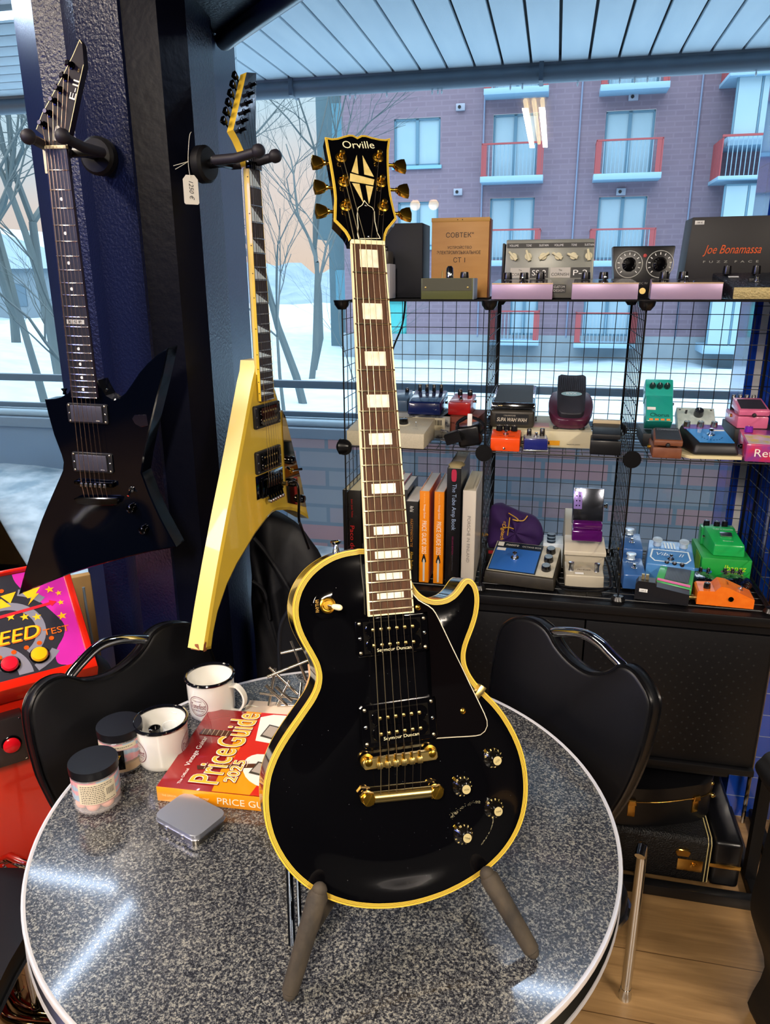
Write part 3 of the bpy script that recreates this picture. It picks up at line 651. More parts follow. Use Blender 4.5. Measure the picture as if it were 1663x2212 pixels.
for i in range(6):
    x = .002+(i-2.5)*.0106
    m = MB(T(x, -.648, -.009)); m.box(-.0045, .0045, -.012, .010, .0075, .0155, .0012); m.cyl((0, -.012, .011), (0, -.038, .017), .0028, n=8); m.build('saddle', DKCHROME, br)
    m = MB(T(x, -.690, .006)); m.lathe([(.0044, -.004), (.0046, .004), (.0036, .0055), (0, .0055)], 12); m.build('fine_tuner', STEEL, br)
MIR = mat('#a89a80', .05, metal=1)
m = MB(); m.prism(mm([(70,-500),(84,-518),(124,-630),(142,-682),(163,-757),(126,-742),(74,-722),(69,-666),(68,-615),(68.5,-549)]), -.009, -.0065); vg = m.build('pickguard', MIR, G2)
for x, y in ((92, -622), (96, -677), (132, -727)): MB(T(x/1000, y/1000, -.0065)).lathe([(.0105, 0), (.010, .010), (.0085, .0125), (0, .013)], 20).build('control_knob', BLACK, vg)
m = MB(T(.099, -.650, -.0065)); m.lathe([(.0065, 0), (.0065, .002), (.004, .003)], 16); q = m.build('switch_nut', GOLD, vg)
m = MB(T(.099, -.650, -.0065)); m.tube([(0, 0, .002), (.010, .002, .012), (.016, .003, .020)], [.0022, .0028, .003], 8); m.build('switch_lever', GLOSSBLK, vg)
m = MB(); m.tube(spline([(.047, -.668, .002), (.062, -.664, .016), (.073, -.676, .022), (.074, -.70, .024), (.066, -.755, .026), (.070, -.775, .028), (.097, -.835, .03), (.100, -.842, .03)], 5, False), .0032, 10); m.build('whammy_bar', GLOSSBLK, br)
m = MB(); m.cyl((.049, -.668, -.002), (.049, -.668, .009), .0055, n=14); m.build('bar_socket', GOLDW, br)

# ================= black pointed guitar, far left =================
ER = Matrix(((0.98452, 0.01754, -0.17441, -.5936), (-0.17421, -0.01257, -0.98463, 1.4801), (-0.01947, 0.99977, -0.00932, 1.8152), (0, 0, 0, 1)))
G3 = thing('electric_guitar', 'glossy black angular electric guitar with white-dotted dark fretboard, hanging on the left of the pillar', 'electric guitar', ER)
EB = mm([(-27,-418),(-32,-434),(-39.8,-445.9),(-56.5,-455.0),(-71.1,-459.2),(-94.9,-461.4),(-91.1,-492.0),(-84.2,-533.7),(-72.8,-575.7),(-70.2,-592),(-74.7,-611.1),(-97.2,-650),(-120.5,-690),(-140.5,-726),(-157.7,-761),(-175.3,-798),(-193.6,-838),(-224,-909),(-184,-890),(-140.4,-870),(-88.1,-846),(-19.3,-820),(47.9,-797),(107.5,-778),(167,-763),(153.7,-736),(137.0,-701),(118.9,-653.6),(104.1,-604.5),(113.1,-568.2),(125.1,-528.4),(147.2,-463.6),(168.6,-400.9),(184.5,-348.5),(161.5,-362.4),(139.0,-380.0),(118.5,-400.2),(100.3,-423.1),(85.0,-441.1),(70.3,-451.8),(53.7,-455.0),(40.9,-448.0),(31.9,-430.7),(27,-418)])
EBK = mat('#02040c', .07, spec=.35)
m = MB(); inn = offset(EB, .0025); n_ = len(EB)
t_ = [m.bm.verts.new((x, y, -.0085)) for x, y in inn]; o1 = [m.bm.verts.new((x, y, -.0105)) for x, y in EB]; o2 = [m.bm.verts.new((x, y, -.050)) for x, y in EB]
m.bm.faces.new(t_); m.bm.faces.new(o2[::-1])
for a, b in ((t_, o1), (o1, o2)):
    for i in range(n_): m.bm.faces.new((a[i-1], a[i], b[i], b[i-1]))
m.build('body', EBK, G3, ang=25)
fretboard(G3, .628, 22, .042, .056, .4519, EBONY, mat('#2a2030', .4), .0008, mat('#d8d8dc', .2, metal=1))
neck(G3, .628, .4519, .042, .054, .015, .017, EBK, -.42)
for nfr in (3, 5, 7, 9, 15, 17, 19, 21):
    y = (fy(nfr-1, .628)+fy(nfr, .628))/2; MB().cyl((0, y, -.001), (0, y, .0005), .0031, n=16).build('inlay', WHITE, G3)
y = (fy(11, .628)+fy(12, .628))/2
il = MB().box(-.0185, .0185, y-.0042, y+.0042, -.001, .0004).build('inlay', mat('#b8b8b4', .3), G3)
m = MB(T(0, y, .0005)); m.text('E S P', .026, .0052); m.build('lettering', SATIN, il, flip=False)
MB().box(-.021, .0215, 0, .0058, -.006, .0022, .0006).build('nut', IVORY, G3)
EH = T(0, .004, -.005) @ RX(-9)
eh = mm([(-20,0),(-20.5,8),(-25,18),(-41,30),(-28,57),(-8.5,85),(13.4,117),(35.5,152),(50,178),(54.6,171),(57,136),(43.5,90),(25,22),(20.5,0)])
m = MB(EH); m.prism(eh, -.014, 0); m.mi = 1
A_ = offset(eh, .0002); B_ = offset(eh, .0014)
for i in (list(range(3, 9))+[10, 11, 12]):
    j = i+1
    if j >= len(eh): continue
    m.add([(*A_[i], .0004), (*A_[j], .0004), (*B_[j], .0004), (*B_[i], .0004)], [(0, 1, 2, 3)])
m.build('headstock', [mat('#120b1c', .5, spec=.15), mat('#d8c890', .4)], G3, ang=30)
m = MB(EH @ T(.0375, .095, .0005) @ RZ(72)); m.text('E-II', .033, .0115); m.build('lettering', mat('#e8e6d8', .4), G3, flip=False)
m = MB(EH @ T(.047, .127, .0005) @ RZ(75)); m.text('EX', .006, .003); m.build('lettering', mat('#b89a4a', .4), G3, flip=False)
m = MB(EH); m.prism(mm([(-4,10),(-4,22),(0,34),(3,36),(7,34),(11,22),(11,10)]), .0004, .002); m.build('truss_rod_cover', mat('#241a30', .3), G3)
pe = []
for (x, y) in ((-25,41),(-13.2,60),(-1.5,80),(9.5,99),(21.2,119),(32.5,139)):
    M = EH @ T(x/1000+.001, (y-4)/1000, 0)
    t_ = MB(M).lathe([(.0066, 0), (.0066, .0018), (.0042, .0024), (.0036, .012), (.0046, .014), (.0036, .016), (0, .016)], 16).build('tuner', mat('#14141c', .15, metal=1), G3)
    q = MB(M @ RZ(-32)); q.cyl((-.008, 0, -.02), (-.016, 0, -.02), .002, n=8); q.hexa([(-.016, -.0035, -.024), (-.026, -.0065, -.024), (-.026, .0065, -.024), (-.016, .0035, -.024), (-.016, -.0035, -.016), (-.026, -.0065, -.016), (-.026, .0065, -.016), (-.016, .0035, -.016)], .0015); q.build('tuner_key', mat('#3a1838', .15, metal=1), t_)
    pe.append(M @ Vector((0, 0, .008)))
strings(G3, .0172, .0262, 0, -.630, .004, -.668, -.002, pe, [.0007, .0006, .0005, .00034, .00028, .00022], [mat('#d8b8a0', .3, metal=1)]*6)
EMG = mat('#3c3c48', .38)
humbucker(G3, -.0005, -.4855, -.0085, 0, .088, .040, .069, .034, (SATIN, SATIN), cover=EMG)
humbucker(G3, -.002, -.588, -.0085, 0, .090, .042, .069, .034, (SATIN, SATIN), cover=EMG)
m = MB(T(0, -.632, -.0085)); m.box(-.044, .044, -.005, .005, .006, .0115, .001); br = m.build('bridge', DKCHROME, G3)
for i in range(6): MB(T((i-2.5)*.0104, -.632, 0)).box(-.003, .003, -.006, .002, .002, .0055, .0005).build('saddle', STEEL, br)
for sx in (-1, 1): MB(T(sx*.0385, -.632, -.0085)).lathe([(.007, 0), (.007, .004), (.003, .005), (.003, .012), (0, .012)], 14).build('bridge_post', DKCHROME, br)
m = MB(T(.003, -.668, -.0085) @ RZ(3)); m.prism([(-.052, .004), (-.044, .007), (.044, .007), (.052, .004), (.046, -.007), (.03, -.010), (-.03, -.010), (-.046, -.007)], .005, .013, .002); m.build('tailpiece', DKCHROME, G3)
for x, y in ((.077, -.681), (.1003, -.7265)): MB(T(x, y, -.0085)).lathe([(.0098, 0), (.0095, .010), (.0075, .0145), (.003, .0165), (0, .0168)], 20).build('control_knob', DKCHROME, G3)
m = MB(T(.079, -.641, -.0085)); m.lathe([(.006, 0), (.006, .003), (.003, .004)], 14); m.tube([(0, 0, .003), (0, -.006, .012), (0, -.009, .018)], .0022, 8); m.build('toggle_switch', CHROME, G3)
m = MB(T(-.0615, -.4525, -.03) @ RX(-90)); m.lathe([(.004, 0), (.003, .006), (.006, .010), (.006, .012), (0, .012)], 14); m.build('strap_button', DKCHROME, G3)
m = MB(T(.0465, -.437, -.0075)); m.lathe([(.004, 0), (.003, .003), (0, .003)], 10); m.build('strap_button', CHROME, G3)
m = MB(T(.113, -.492, -.0085)); m.prism([(.014, .010), (.016, -.012), (0, -.016), (-.013, -.010), (-.018, .0), (-.012, .008)], 0, .0012, .0006); m.build('pick_shaped_patch', mat('#10101c', .05, coat=1), G3)  # thin dark glossy patch in the shape of a pick

# ---- pale tag on the black guitar's neck ----
m = MB(ER); m.box(-.0335, -.0200, -.0395, .0015, -.0115, -.0105, .0004)
tag(m.build('price_tag', mat('#d8d0b0', .7)), 'pale cardboard tag hanging behind the nut of the glossy black angular guitar', 'tag')

# ---- hangers ----
def hanger(name_, label, M, reach, yoke, yw, ringr=.03):
    h = thing('guitar_hanger', label, 'hanger', M, 'guitar hangers on the pillar')
    m = MB(); m.lathe([(ringr, 0), (ringr, .016), (ringr*.85, .022), (0, .022)], 24); m.build('wall_plate', mat('#0a0a0e', .6, spec=.3), h)
    m = MB(); m.tube([(0, 0, .02), (0, 0, reach)], .009, 12); m.box(-yw, yw, -.008, .008, reach-.010, reach+.008, .004); m.build('yoke', PLASTIC, h)
    for sx in (-1, 1):
        m = MB(); m.tube([(sx*yw*.92, 0, reach), (sx*yw*.92, .000, reach+yoke*.5), (sx*yw*.92, .008, reach+yoke)], [.0095, .0095, .0085], 12); m.sph((sx*yw*.92, .009, reach+yoke+.003), .0135); m.build('arm', mat('#18141f', .6), h)
    return h
# V hanger: plate on the pillar flank, pegs pass either side of the neck
Mv = Matrix(((0.38572, -0.00847, 0.92258, -.374), (0.92253, 0.01684, -0.38555, 1.662), (-0.01228, 0.99982, 0.01431, 1.832), (0, 0, 0, 1)))
hanger('h', 'black peg hanger holding up the yellow pointed guitar', Mv @ T(0, -.020, 0), .055, .100, .034, .036)
Me = Matrix(((0.98452, 0.01754, -0.17441, -.562), (-0.17421, -0.01257, -0.98463, 1.622), (-0.01947, 0.99977, -0.00932, 1.822), (0, 0, 0, 1)))
he = hanger('h', 'black peg hanger holding up the angular black guitar', Me @ RZ(0), .055, .125, .036, .036)
# ---- string tag with the hand-written price on the yellow guitar ----
pt = thing('price_tag', 'white string tag with a handwritten price, hanging beside the yellow guitar headstock', 'tag', Matrix(((.9, .02, .43, -.3745), (.43, -.01, -.9, 1.565), (0, 1, 0, 1.755), (0, 0, 0, 1))))
m = MB(); m.prism([(-.0145, -.024), (-.012, -.027), (.012, -.027), (.0145, -.024), (.0145, .018), (.008, .026), (-.008, .026), (-.0145, .018)], 0, .0006); m.build('tag_card', mat('#e4e0d2', .7), pt)
m = MB(T(.001, -.002, .0007) @ RZ(-90)); m.text('1250 €', .034, .009, font_shear=.3); m.build('lettering', mat('#20242c', .6), pt, flip=False)
m = MB(); m.tube(spline([(0, .021, .001), (-.002, .04, .002), (-.001, .06, .0), (.006, .095, -.01), (.012, .105, -.02)], 4, False), .0006, 5); m.tube(spline([(-.001, .05, .001), (-.014, .042, .003), (-.028, .034, .004)], 4, False), .0006, 5); m.tube(spline([(-.001, .05, .001), (-.012, .046, .003), (-.031, .040, .004)], 4, False), .0006, 5); m.build('string_loop', mat('#d8d4c4', .8), pt)
# ================= round table =================
TC = Vector((-.0926, 1.007, 0)); TR = .4575
tb = thing('round_table', 'round diner table with speckled grey granite-look top and ribbed metal edge band', 'table', T(*TC))
gr = bpy.data.materials.new('m_granite'); gr.use_nodes = True; n = gr.node_tree; b = n.nodes['Principled BSDF']; b.inputs['Roughness'].default_value = .24; b.inputs['Coat Weight'].default_value = .8; b.inputs['Coat Roughness'].default_value = .085
co = n.nodes.new('ShaderNodeTexCoord'); t1 = n.nodes.new('ShaderNodeTexNoise'); t1.inputs['Scale'].default_value = 290; t1.inputs['Detail'].default_value = 3; t1.inputs['Roughness'].default_value = .65
t2 = n.nodes.new('ShaderNodeTexNoise'); t2.inputs['Scale'].default_value = 640; t2.inputs['Detail'].default_value = 2
n.links.new(co.outputs['Object'], t1.inputs['Vector']); n.links.new(co.outputs['Object'], t2.inputs['Vector'])
mx = n.nodes.new('ShaderNodeMath'); mx.operation = 'MULTIPLY_ADD'; mx.inputs[1].default_value = .45; n.links.new(t2.outputs['Fac'], mx.inputs[0]); n.links.new(t1.outputs['Fac'], mx.inputs[2])
r = n.nodes.new('ShaderNodeValToRGB'); r.color_ramp.elements[0].position = .60; r.color_ramp.elements[0].color = s2l('#17181d'); r.color_ramp.elements[1].position = .90; r.color_ramp.elements[1].color = s2l('#8c8a80')
k = r.color_ramp.elements.new(.735); k.color = s2l('#3c3e43')
n.links.new(mx.outputs[0], r.inputs[0]); n.links.new(r.outputs[0], b.inputs['Base Color'])
MB().lathe([(0, .720), (TR-.006, .720), (TR-.004, .7595), (TR-.0045, .76), (0, .76)], 128).build('tabletop', gr, tb)
ALU = mat('#b8b6b2', .3, metal=1)
m = MB(); m.lathe([(TR-.0062, .7602), (TR-.004, .7618), (TR-.001, .7620), (TR, .7605), (TR, .7535), (TR-.0025, .7525), (TR-.0045, .752)], 128, cap=False); m.build('rim_moulding', mat('#f4f4f8', .35, metal=.55), tb)
m = MB(); prof = [(TR-.006, .752)]
for i in range(5): prof += [(TR-.001, .7505-i*.0058), (TR-.0035, .7485-i*.0058), (TR-.0035, .7462-i*.0058)]
prof += [(TR-.004, .722)]; m.lathe(prof, 128, cap=False); m.build('edge_band', mat('#5a564e', .28, metal=1), tb)
m = MB(); m.lathe([(TR-.008, .722), (TR-.001, .7225), (TR+.001, .719), (TR-.001, .7155), (TR-.012, .714), (TR-.02, .716)], 128, cap=False); m.build('rim_moulding', mat('#f0f0f4', .3, metal=.7), tb)
m = MB(); m.cyl((0, 0, .04), (0, 0, .715), .038, n=24); m.build('pedestal', CHROME, tb)
for i in range(4):
    a = PI/4+i*PI/2+.2; c, s_ = math.cos(a), math.sin(a)
    m = MB(); m.tube([(c*.03, s_*.03, .09), (c*.14, s_*.14, .07), (c*.27, s_*.27, .035), (c*.30, s_*.30, .015)], [.022, .018, .014, .012], 10); m.build('foot', SATIN, tb)
    m = MB(); m.cyl((c*.03, s_*.03, .71), (c*.25, s_*.25, .716), .008, n=8); m.build('support_arm', SATIN, tb)

# ---- A-frame tabletop stand under the black guitar ----
sd = thing('guitar_stand', 'small stand with worn grey-brown rubber arms holding up the black guitar on the table', 'guitar stand', T(-.03, .80, .76))
o_ = Vector((-.03, .80, .76))
def q_(*p): return tuple(Vector(p)-o_)
FOAM = mat('#1d1a17', .8, noise=(45, '#463c2e', .25, (1, 1, .4)), bump=(60, .2))
for f_, t_, st in (((-.118, .674, .770), (-.081, .712, .888), (-.060, .79, .828)), ((.185, .730, .770), (.128, .764, .861), (.122, .84, .822))):
    m = MB(); f1 = Vector(f_); t1_ = Vector(t_)
    m.tube([q_(*f1), q_(*(f1*.97+t1_*.03)), q_(*(f1*.5+t1_*.5)), q_(*(f1*.05+t1_*.95)), q_(*t1_)], [.006, .0105, .0115, .0125, .0085], 14); m.sph(q_(*t1_), .0095); m.sph(q_(*f1), .0082)
    m.build('rubber_arm', FOAM, sd)
    m = MB(); mid = f1*.42+t1_*.58; m.tube([q_(*mid), q_(*st)], .010, 12); m.sph(q_(*st), .010); m.build('cradle_peg', FOAM, sd)
    m = MB(); m.tube([q_(*st), q_(st[0]-.02 if st[0] < 0 else st[0]+.02, 1.06, .775)], .0055, 10); m.build('rear_leg', mat('#50565e', .2, metal=1), sd)
m = MB(); m.tube([q_(-.060, .79, .828), q_(.03, .85, .835), q_(.122, .84, .822)], .0055, 10); m.build('crossbar', mat('#50565e', .2, metal=1), sd)
m = MB(); m.tube([q_(-.123, .745, .766), q_(-.138, .86, .90), q_(-.145, .90, .94)], .0048, 10); m.tube([q_(-.112, .745, .766), q_(-.127, .86, .90), q_(-.134, .90, .94)], .0030, 8); m.build('steel_strut', mat('#343a42', .2, metal=1), sd)
m = MB(); m.tube([q_(-.145, .90, .94), q_(-.03, .97, 1.02), q_(.06, .93, .90), q_(.122, .84, .822)], .005, 8); m.build('back_frame', mat('#50565e', .2, metal=1), sd)

# ================= chairs =================
VINYL = mat('#05060a', .42, bump=(14, .08), spec=.4); PIPE = mat('#060608', .22)
def chair(label, B, out, hand, seat, fdir, feet, tops):
    r_ = thing('diner_chair', label, 'chair', T(seat[0], seat[1], 0), 'diner chairs around the table')
    iM = T(-seat[0], -seat[1], 0) @ B
    ol_ = spline(mm(out), 3)
    m = MB(iM); n_ = len(ol_)
    rings = [(0.010, .0165), (.004, .0145), (0, .008), (0, -.008), (.004, -.0145), (.010, -.0165)]
    R_ = []
    for ins, z in rings:
        q = offset(ol_, ins) if ins else ol_
        R_.append([m.bm.verts.new(iM @ Vector((x, y, z))) for x, y in q])
    for k in range(len(R_)-1):
        for i in range(n_): m.bm.faces.new((R_[k][i-1], R_[k][i], R_[k+1][i], R_[k+1][i-1]))
    m.bm.faces.new(R_[0]); m.bm.faces.new(R_[-1][::-1]); m.build('backrest', VINYL, r_, ang=60)
    for z in (.0125, -.0125):
        m = MB(iM); m.tube([(x, y, z) for x, y in offset(ol_, .002)], .0036, 6, closed=True); m.build('piping', PIPE, r_)
    m = MB(iM); hs_ = spline(mm(hand), 5, False); m.tube([(x, y, 0) for x, y in hs_], .0105, 14); m.build('handle', CHROME, r_)
    ml = MB(T(0, 0, .0)); a = math.atan2(fdir[1], fdir[0])-PI/2
    M2 = RZ(math.degrees(a))
    sq = spline([(-.19, -.19), (0, -.215), (.19, -.19), (.21, 0), (.19, .19), (0, .205), (-.19, .19), (-.21, 0)], 5)
    m = MB(M2); m.prism(offset(sq, .01), .425, .431); m.prism(sq, .431, .470, .014, 3); m.build('seat', VINYL, r_, ang=50)
    m = MB(M2); m.tube([(x*1.01, y*1.01, .432) for x, y in sq], .006, 6, closed=True); m.build('seat_band', CHROME, r_)
    for t_, f_ in zip(tops, feet):
        t_ = Vector(t_)-Vector((seat[0], seat[1], 0)); f_ = Vector(f_)-Vector((seat[0], seat[1], 0)); g_ = t_*.25+f_*.75; g_.z = .22
        md = Vector((f_.x*.92+t_.x*.08, f_.y*.92+t_.y*.08, .40 if t_.z < .5 else .42))
        m = MB(); m.tube(spline([tuple(t_), tuple(md), tuple(f_)], 4, False), .0112, 12); lg = m.build('leg', CHROME, r_)
        m = MB(); m.lathe([(.0145, 0), (.0145, .012), (.0118, .016), (.0118, .03)], 16, (f_.x, f_.y, 0)); m.build('leg_cap', CHROME, lg)
    # frame uprights carrying the back
    bc = (-seat[0]+B.translation.x, -seat[1]+B.translation.y)
    for s_ in (-1, 1):
        p_ = iM @ Vector((s_*.10, -.40, 0)); p2 = Vector((p_.x, p_.y, .43)); p0 = iM @ Vector((s_*.10, -.28, -.012))
        m = MB(); m.tube([tuple(p0), tuple(p_), tuple(p2)], .0112, 10); m.build('upright', CHROME, r_)
    return r_
B1 = Matrix(((.5888, -.1352, .7969, -.56), (.8083, .0985, -.5805, 1.35), (0, .9859, .1673, .885), (0, 0, 0, 1)))
O1 = [(-192,-208),(-196,-157),(-195.6,-109.9),(-191,-64.7),(-184,-44.6),(-170.7,-27.6),(-149.5,-16.2),(-125.8,-14),(-104,-20),(-90,-30),(-70,-44),(-30,-56),(10,-55),(50,-43),(76,-27),(93,-13),(118,-7),(148,-10),(181,-21),(206,-40),(222,-68),(236,-129),(239,-200),(225,-320),(190,-420),(100,-450),(0,-455),(-100,-450),(-146,-432),(-167,-330)]
H1 = [(-97,-32),(-88,-24),(-63.4,-11.0),(-34.5,1.5),(-7.2,5.2),(32.1,-1.9),(79.1,-20.9),(88,-26)]
chair('black vinyl diner chair with chrome top handle tucked under the table on the kiosk side', B1, O1, H1, (-.40, 1.233), (.81, -.59),
      [(-.85, 1.30, 0), (-.50, 1.58, 0), (-.38, .98, 0), (-.15, 1.32, 0)], [(-.62, 1.17, .43), (-.40, 1.46, .43), (-.34, 1.05, .43), (-.20, 1.25, .43)])
B2 = Matrix(((.5478, .1397, -.8249, .375), (-.8366, .0914, -.5401, 1.31), (0, .986, .1669, .885), (0, 0, 0, 1)))
O2 = [(-197,-198),(-203,-115),(-205,-61.5),(-197,-25),(-173,2.7),(-144,17.9),(-109,25),(-80,22),(-60,13),(-40,-2),(-3.5,-17),(40,-22),(72,-12),(96,6),(108,20),(125,27),(145,25.5),(162.6,16.4),(181.4,1.4),(194.2,-19.7),(197,-60),(195,-112),(187,-170),(172,-230),(145,-300),(110,-370),(0,-410),(-110,-395),(-165,-320)]
H2 = [(-68,8),(-59.4,16.1),(-22.5,31.0),(16.2,41.2),(52.1,37.9),(79.9,28.2),(104.7,19.6),(112,16)]
chair('black vinyl diner chair with chrome top handle standing in front of the perforated black cabinet', B2, O2, H2, (.20, 1.19), (-.84, -.55),
      [(.548, 1.295, 0), (.27, 1.56, 0), (.22, .90, 0), (-.06, 1.33, 0)], [(.53, 1.262, .43), (.25, 1.43, .43), (.21, .96, .43), (.02, 1.26, .43)])
B3 = Matrix(((0, -.17, .985, -1.07), (1, 0, 0, .98), (0, .985, .17, .885), (0, 0, 0, 1)))
c3 = chair('black vinyl diner chair at the left edge of the picture beside the red kiosk', B3, O2, H2, (-.855, .985), (1, 0),
      [(-1.08, .80, 0), (-1.08, 1.17, 0), (-.62, .82, 0), (-.79, 1.257, 0)], [(-1.0, .82, .43), (-1.0, 1.15, .43), (-.72, .84, .43), (-.80, 1.16, .43)])
m = MB(T(.855, -.985, 0)); 
m.tube(spline([(-.985, 1.27, .36), (-.962, 1.31, .08), (-.920, 1.340, .016), (-.875, 1.306, .014), (-.835, 1.272, .014), (-.793, 1.257, .014), (-.74, 1.252, .014)], 4, False), .0125, 12)
m.tube(spline([(-1.0, 1.24, .36), (-.978, 1.285, .08), (-.935, 1.312, .016), (-.89, 1.28, .014), (-.85, 1.243, .014), (-.80, 1.23, .014), (-.74, 1.226, .014)], 4, False), .0125, 12)
m.build('floor_runner', mat('#6a5c40', .08, metal=1), c3)

# ================= red game kiosk =================
KM = Matrix(((.8389, -.4352, .3268, -.72), (.5443, .6708, -.5038, 1.50), (0, .6005, .7996, .74), (0, 0, 0, 1)))
KB = Matrix(((.8389, -.5443, 0, -.72), (.5443, .8389, 0, 1.50), (0, 0, 1, 0), (0, 0, 0, 1)))   # x along the front, y into depth
kk = thing('game_kiosk', 'low red coin game kiosk with a colourful speed test button panel', 'game machine', KB)
iK = KB.inverted() @ KM
RED = mat('#d2200c', .22, coat=.6)
m = MB(); m.box(-.62, .03, .03, .40, .05, .70, .006); m.build('body', RED, kk)
m = MB(); m.box(-.63, .04, .0, .40, 0, .075, .004); m.build('plinth', RED, kk)
m = MB(iK)
for a_ in (((-.66, -.012), (.060, -.012), (.060, .012), (-.66, .012)), ((.044, .012), (.060, .012), (.060, .29), (.044, .29)), ((-.66, .288), (.060, .288), (.060, .298), (-.66, .298))): m.prism(a_, -.05, .012, .005, 2)
m.mi = 0; m.prism([(-.66, .0), (.052, .0), (.052, .295), (-.66, .295)], -.09, -.004); m.build('panel_frame', RED, kk)
m = MB(iK); m.prism([(-.62, .013), (.043, .013), (.043, .287), (-.62, .287)], -.004, .001); pn = m.build('control_panel', mat('#2c2c34', .25, coat=.6), kk)
mg = mat('#c42aa0', .25, coat=.6); gy = mat('#7c7c8a', .3, coat=.5); yl = mat('#f4b414', .35); org = mat('#f06a10', .35); rd = mat('#c8182a', .35)
m = MB(iK @ T(0, 0, .0014)); m.add([(x/1000, y/1000, 0) for x, y in spline([(43,286),(43,14),(-4,17),(-20,30),(-14,60),(8,90),(16,120),(4,150),(-18,190),(-45,225),(-62,262),(-65,286)], 3, False)], [tuple(range(34))]); m.build('magenta_field', mg, pn, flip=False)
m = MB(iK @ T(0, 0, .0017))
for cx, cy, r0, r1, a0, a1 in ((-.105, .13, .062, .082, -60, 100), (-.10, .13, .10, .118, -70, 70), (-.16, .02, .06, .09, 0, 90), (-.14, .25, .05, .066, 100, 260)):
    k_ = 18
    for i in range(k_):
        a = rad(a0+(a1-a0)*i/k_); b_ = rad(a0+(a1-a0)*(i+1)/k_)
        pts = [(cx+r0*math.cos(a), cy+r0*math.sin(a)), (cx+r1*math.cos(a), cy+r1*math.sin(a)), (cx+r1*math.cos(b_), cy+r1*math.sin(b_)), (cx+r0*math.cos(b_), cy+r0*math.sin(b_))]
        if all(-.61 < x < .0 and .016 < y < .285 for x, y in pts): m.add([(x, y, 0) for x, y in pts], [(0, 1, 2, 3)])
m.build('grey_swirl', gy, pn, flip=False)
def star(m, x, y, r, z=0):
    v = [(x, y, z)]+[(x+(r if i % 2 == 0 else r*.42)*math.sin(i*PI/5), y+(r if i % 2 == 0 else r*.42)*math.cos(i*PI/5), z) for i in range(10)]
    m.add(v, [(0, 1+(i+1) % 10, 1+i) for i in range(10)])
m = MB(iK @ T(0, 0, .0021))
for x, y, r in ((-.0895, .171, .0105), (-.061, .163, .0105), (-.036, .156, .0105), (.0165, .144, .0115), (.006, .223, .011), (.023, .208, .008), (.022, .181, .008), (-.002, .247, .008), (.015, .252, .006)): star(m, x, y, r)
m.add([(-.004-.05, .232, 0), (-.012, .236, 0), (-.026, .219, 0), (-.018, .219, 0), (-.048, .192, 0), (-.036, .212, 0), (-.045, .211, 0)], [(0, 1, 2, 3, 4, 5, 6)])
m.add([(-.118, .199, 0), (-.083, .199, 0), (-.100, .225, 0)], [(0, 1, 2)]); m.add([(-.10, .232, 0), (-.083, .207, 0), (-.066, .236, 0)], [(0, 1, 2)]); m.add([(-.135, .240, 0), (-.12, .205, 0), (-.105, .236, 0)], [(0, 1, 2)])
m.build('stars', yl, pn, flip=False)
m = MB(iK @ T(0, 0, .0024)); m.add([(-.135, .178, 0), (-.003, .188, 0), (-.002, .194, 0), (.014, .186, 0), (.001, .176, 0), (-.001, .181, 0), (-.135, .170, 0)], [(0, 1, 2, 3, 4, 5, 6)])
for x in (-.118, -.088, -.060, -.034, -.010): pass
m.build('arrow', rd, pn, flip=False)
m = MB(iK @ T(0, 0, .0024))
for x, y in ((-.130, .074), (-.100, .079), (-.073, .083), (-.045, .087), (-.018, .092), (-.095, .245)):
    m.lathe([(0, .0002), (.0055, .0002)], 16, (x, y, 0))
m.build('dots', org, pn, flip=False)
m = MB(iK @ T(-.105, .118, .003)); m.text('SPEED', .140, .036, font_shear=.25); m.build('lettering', org, pn, flip=False)
m = MB(iK @ T(-.1065, .1195, .0034)); m.text('SPEED', .137, .033, font_shear=.25); m.build('lettering', yl, pn, flip=False)
m = MB(iK @ T(-.004, .109, .003) @ RZ(-2)); m.text('TEST', .056, .016); m.build('lettering', org, pn, flip=False)
for x, y, c_ in ((-.113, .051, '#d0142c'), (-.051, .056, '#e8b010')):
    m = MB(iK @ T(x, y, 0)); m.lathe([(.021, 0), (.0215, .004), (.019, .0065), (.017, .0065)], 28); bt = m.build('push_button', GLOSSBLK, kk)
    m = MB(iK @ T(x, y, 0)); m.lathe([(.018, .003), (.018, .010), (.0155, .013), (.008, .0142), (0, .0144)], 28); m.build('button_cap', mat(c_, .25, coat=.5), bt)
MB(iK).lathe([(0, .003), (.003, .002), (.0035, .0012)], 12, (.028, .027, 0)).build('screw', CHROME, kk)
m = MB(); m.box(-.206, -.110, -.005, .031, .552, .667, .001); pt_ = m.build('button_plate', mat('#4c4444', .4, metal=.7), kk)
m = MB(T(-.140, -.005, .604) @ RX(90)); m.lathe([(.0205, 0), (.0205, .004), (.018, .006)], 28); bt = m.build('push_button', GLOSSBLK, kk)
m = MB(T(-.140, -.005, .604) @ RX(90)); m.lathe([(.0175, .002), (.0175, .010), (.015, .012), (0, .0125)], 28); m.build('button_cap', mat('#e01020', .25, coat=.5), bt)
for x, z in ((-.2, .558), (-.2, .661), (-.116, .558), (-.116, .661)): MB(T(x, -.005, z) @ RX(90)).lathe([(0, .0012), (.002, .001), (.0026, 0)], 10).build('screw', CHROME, pt_)

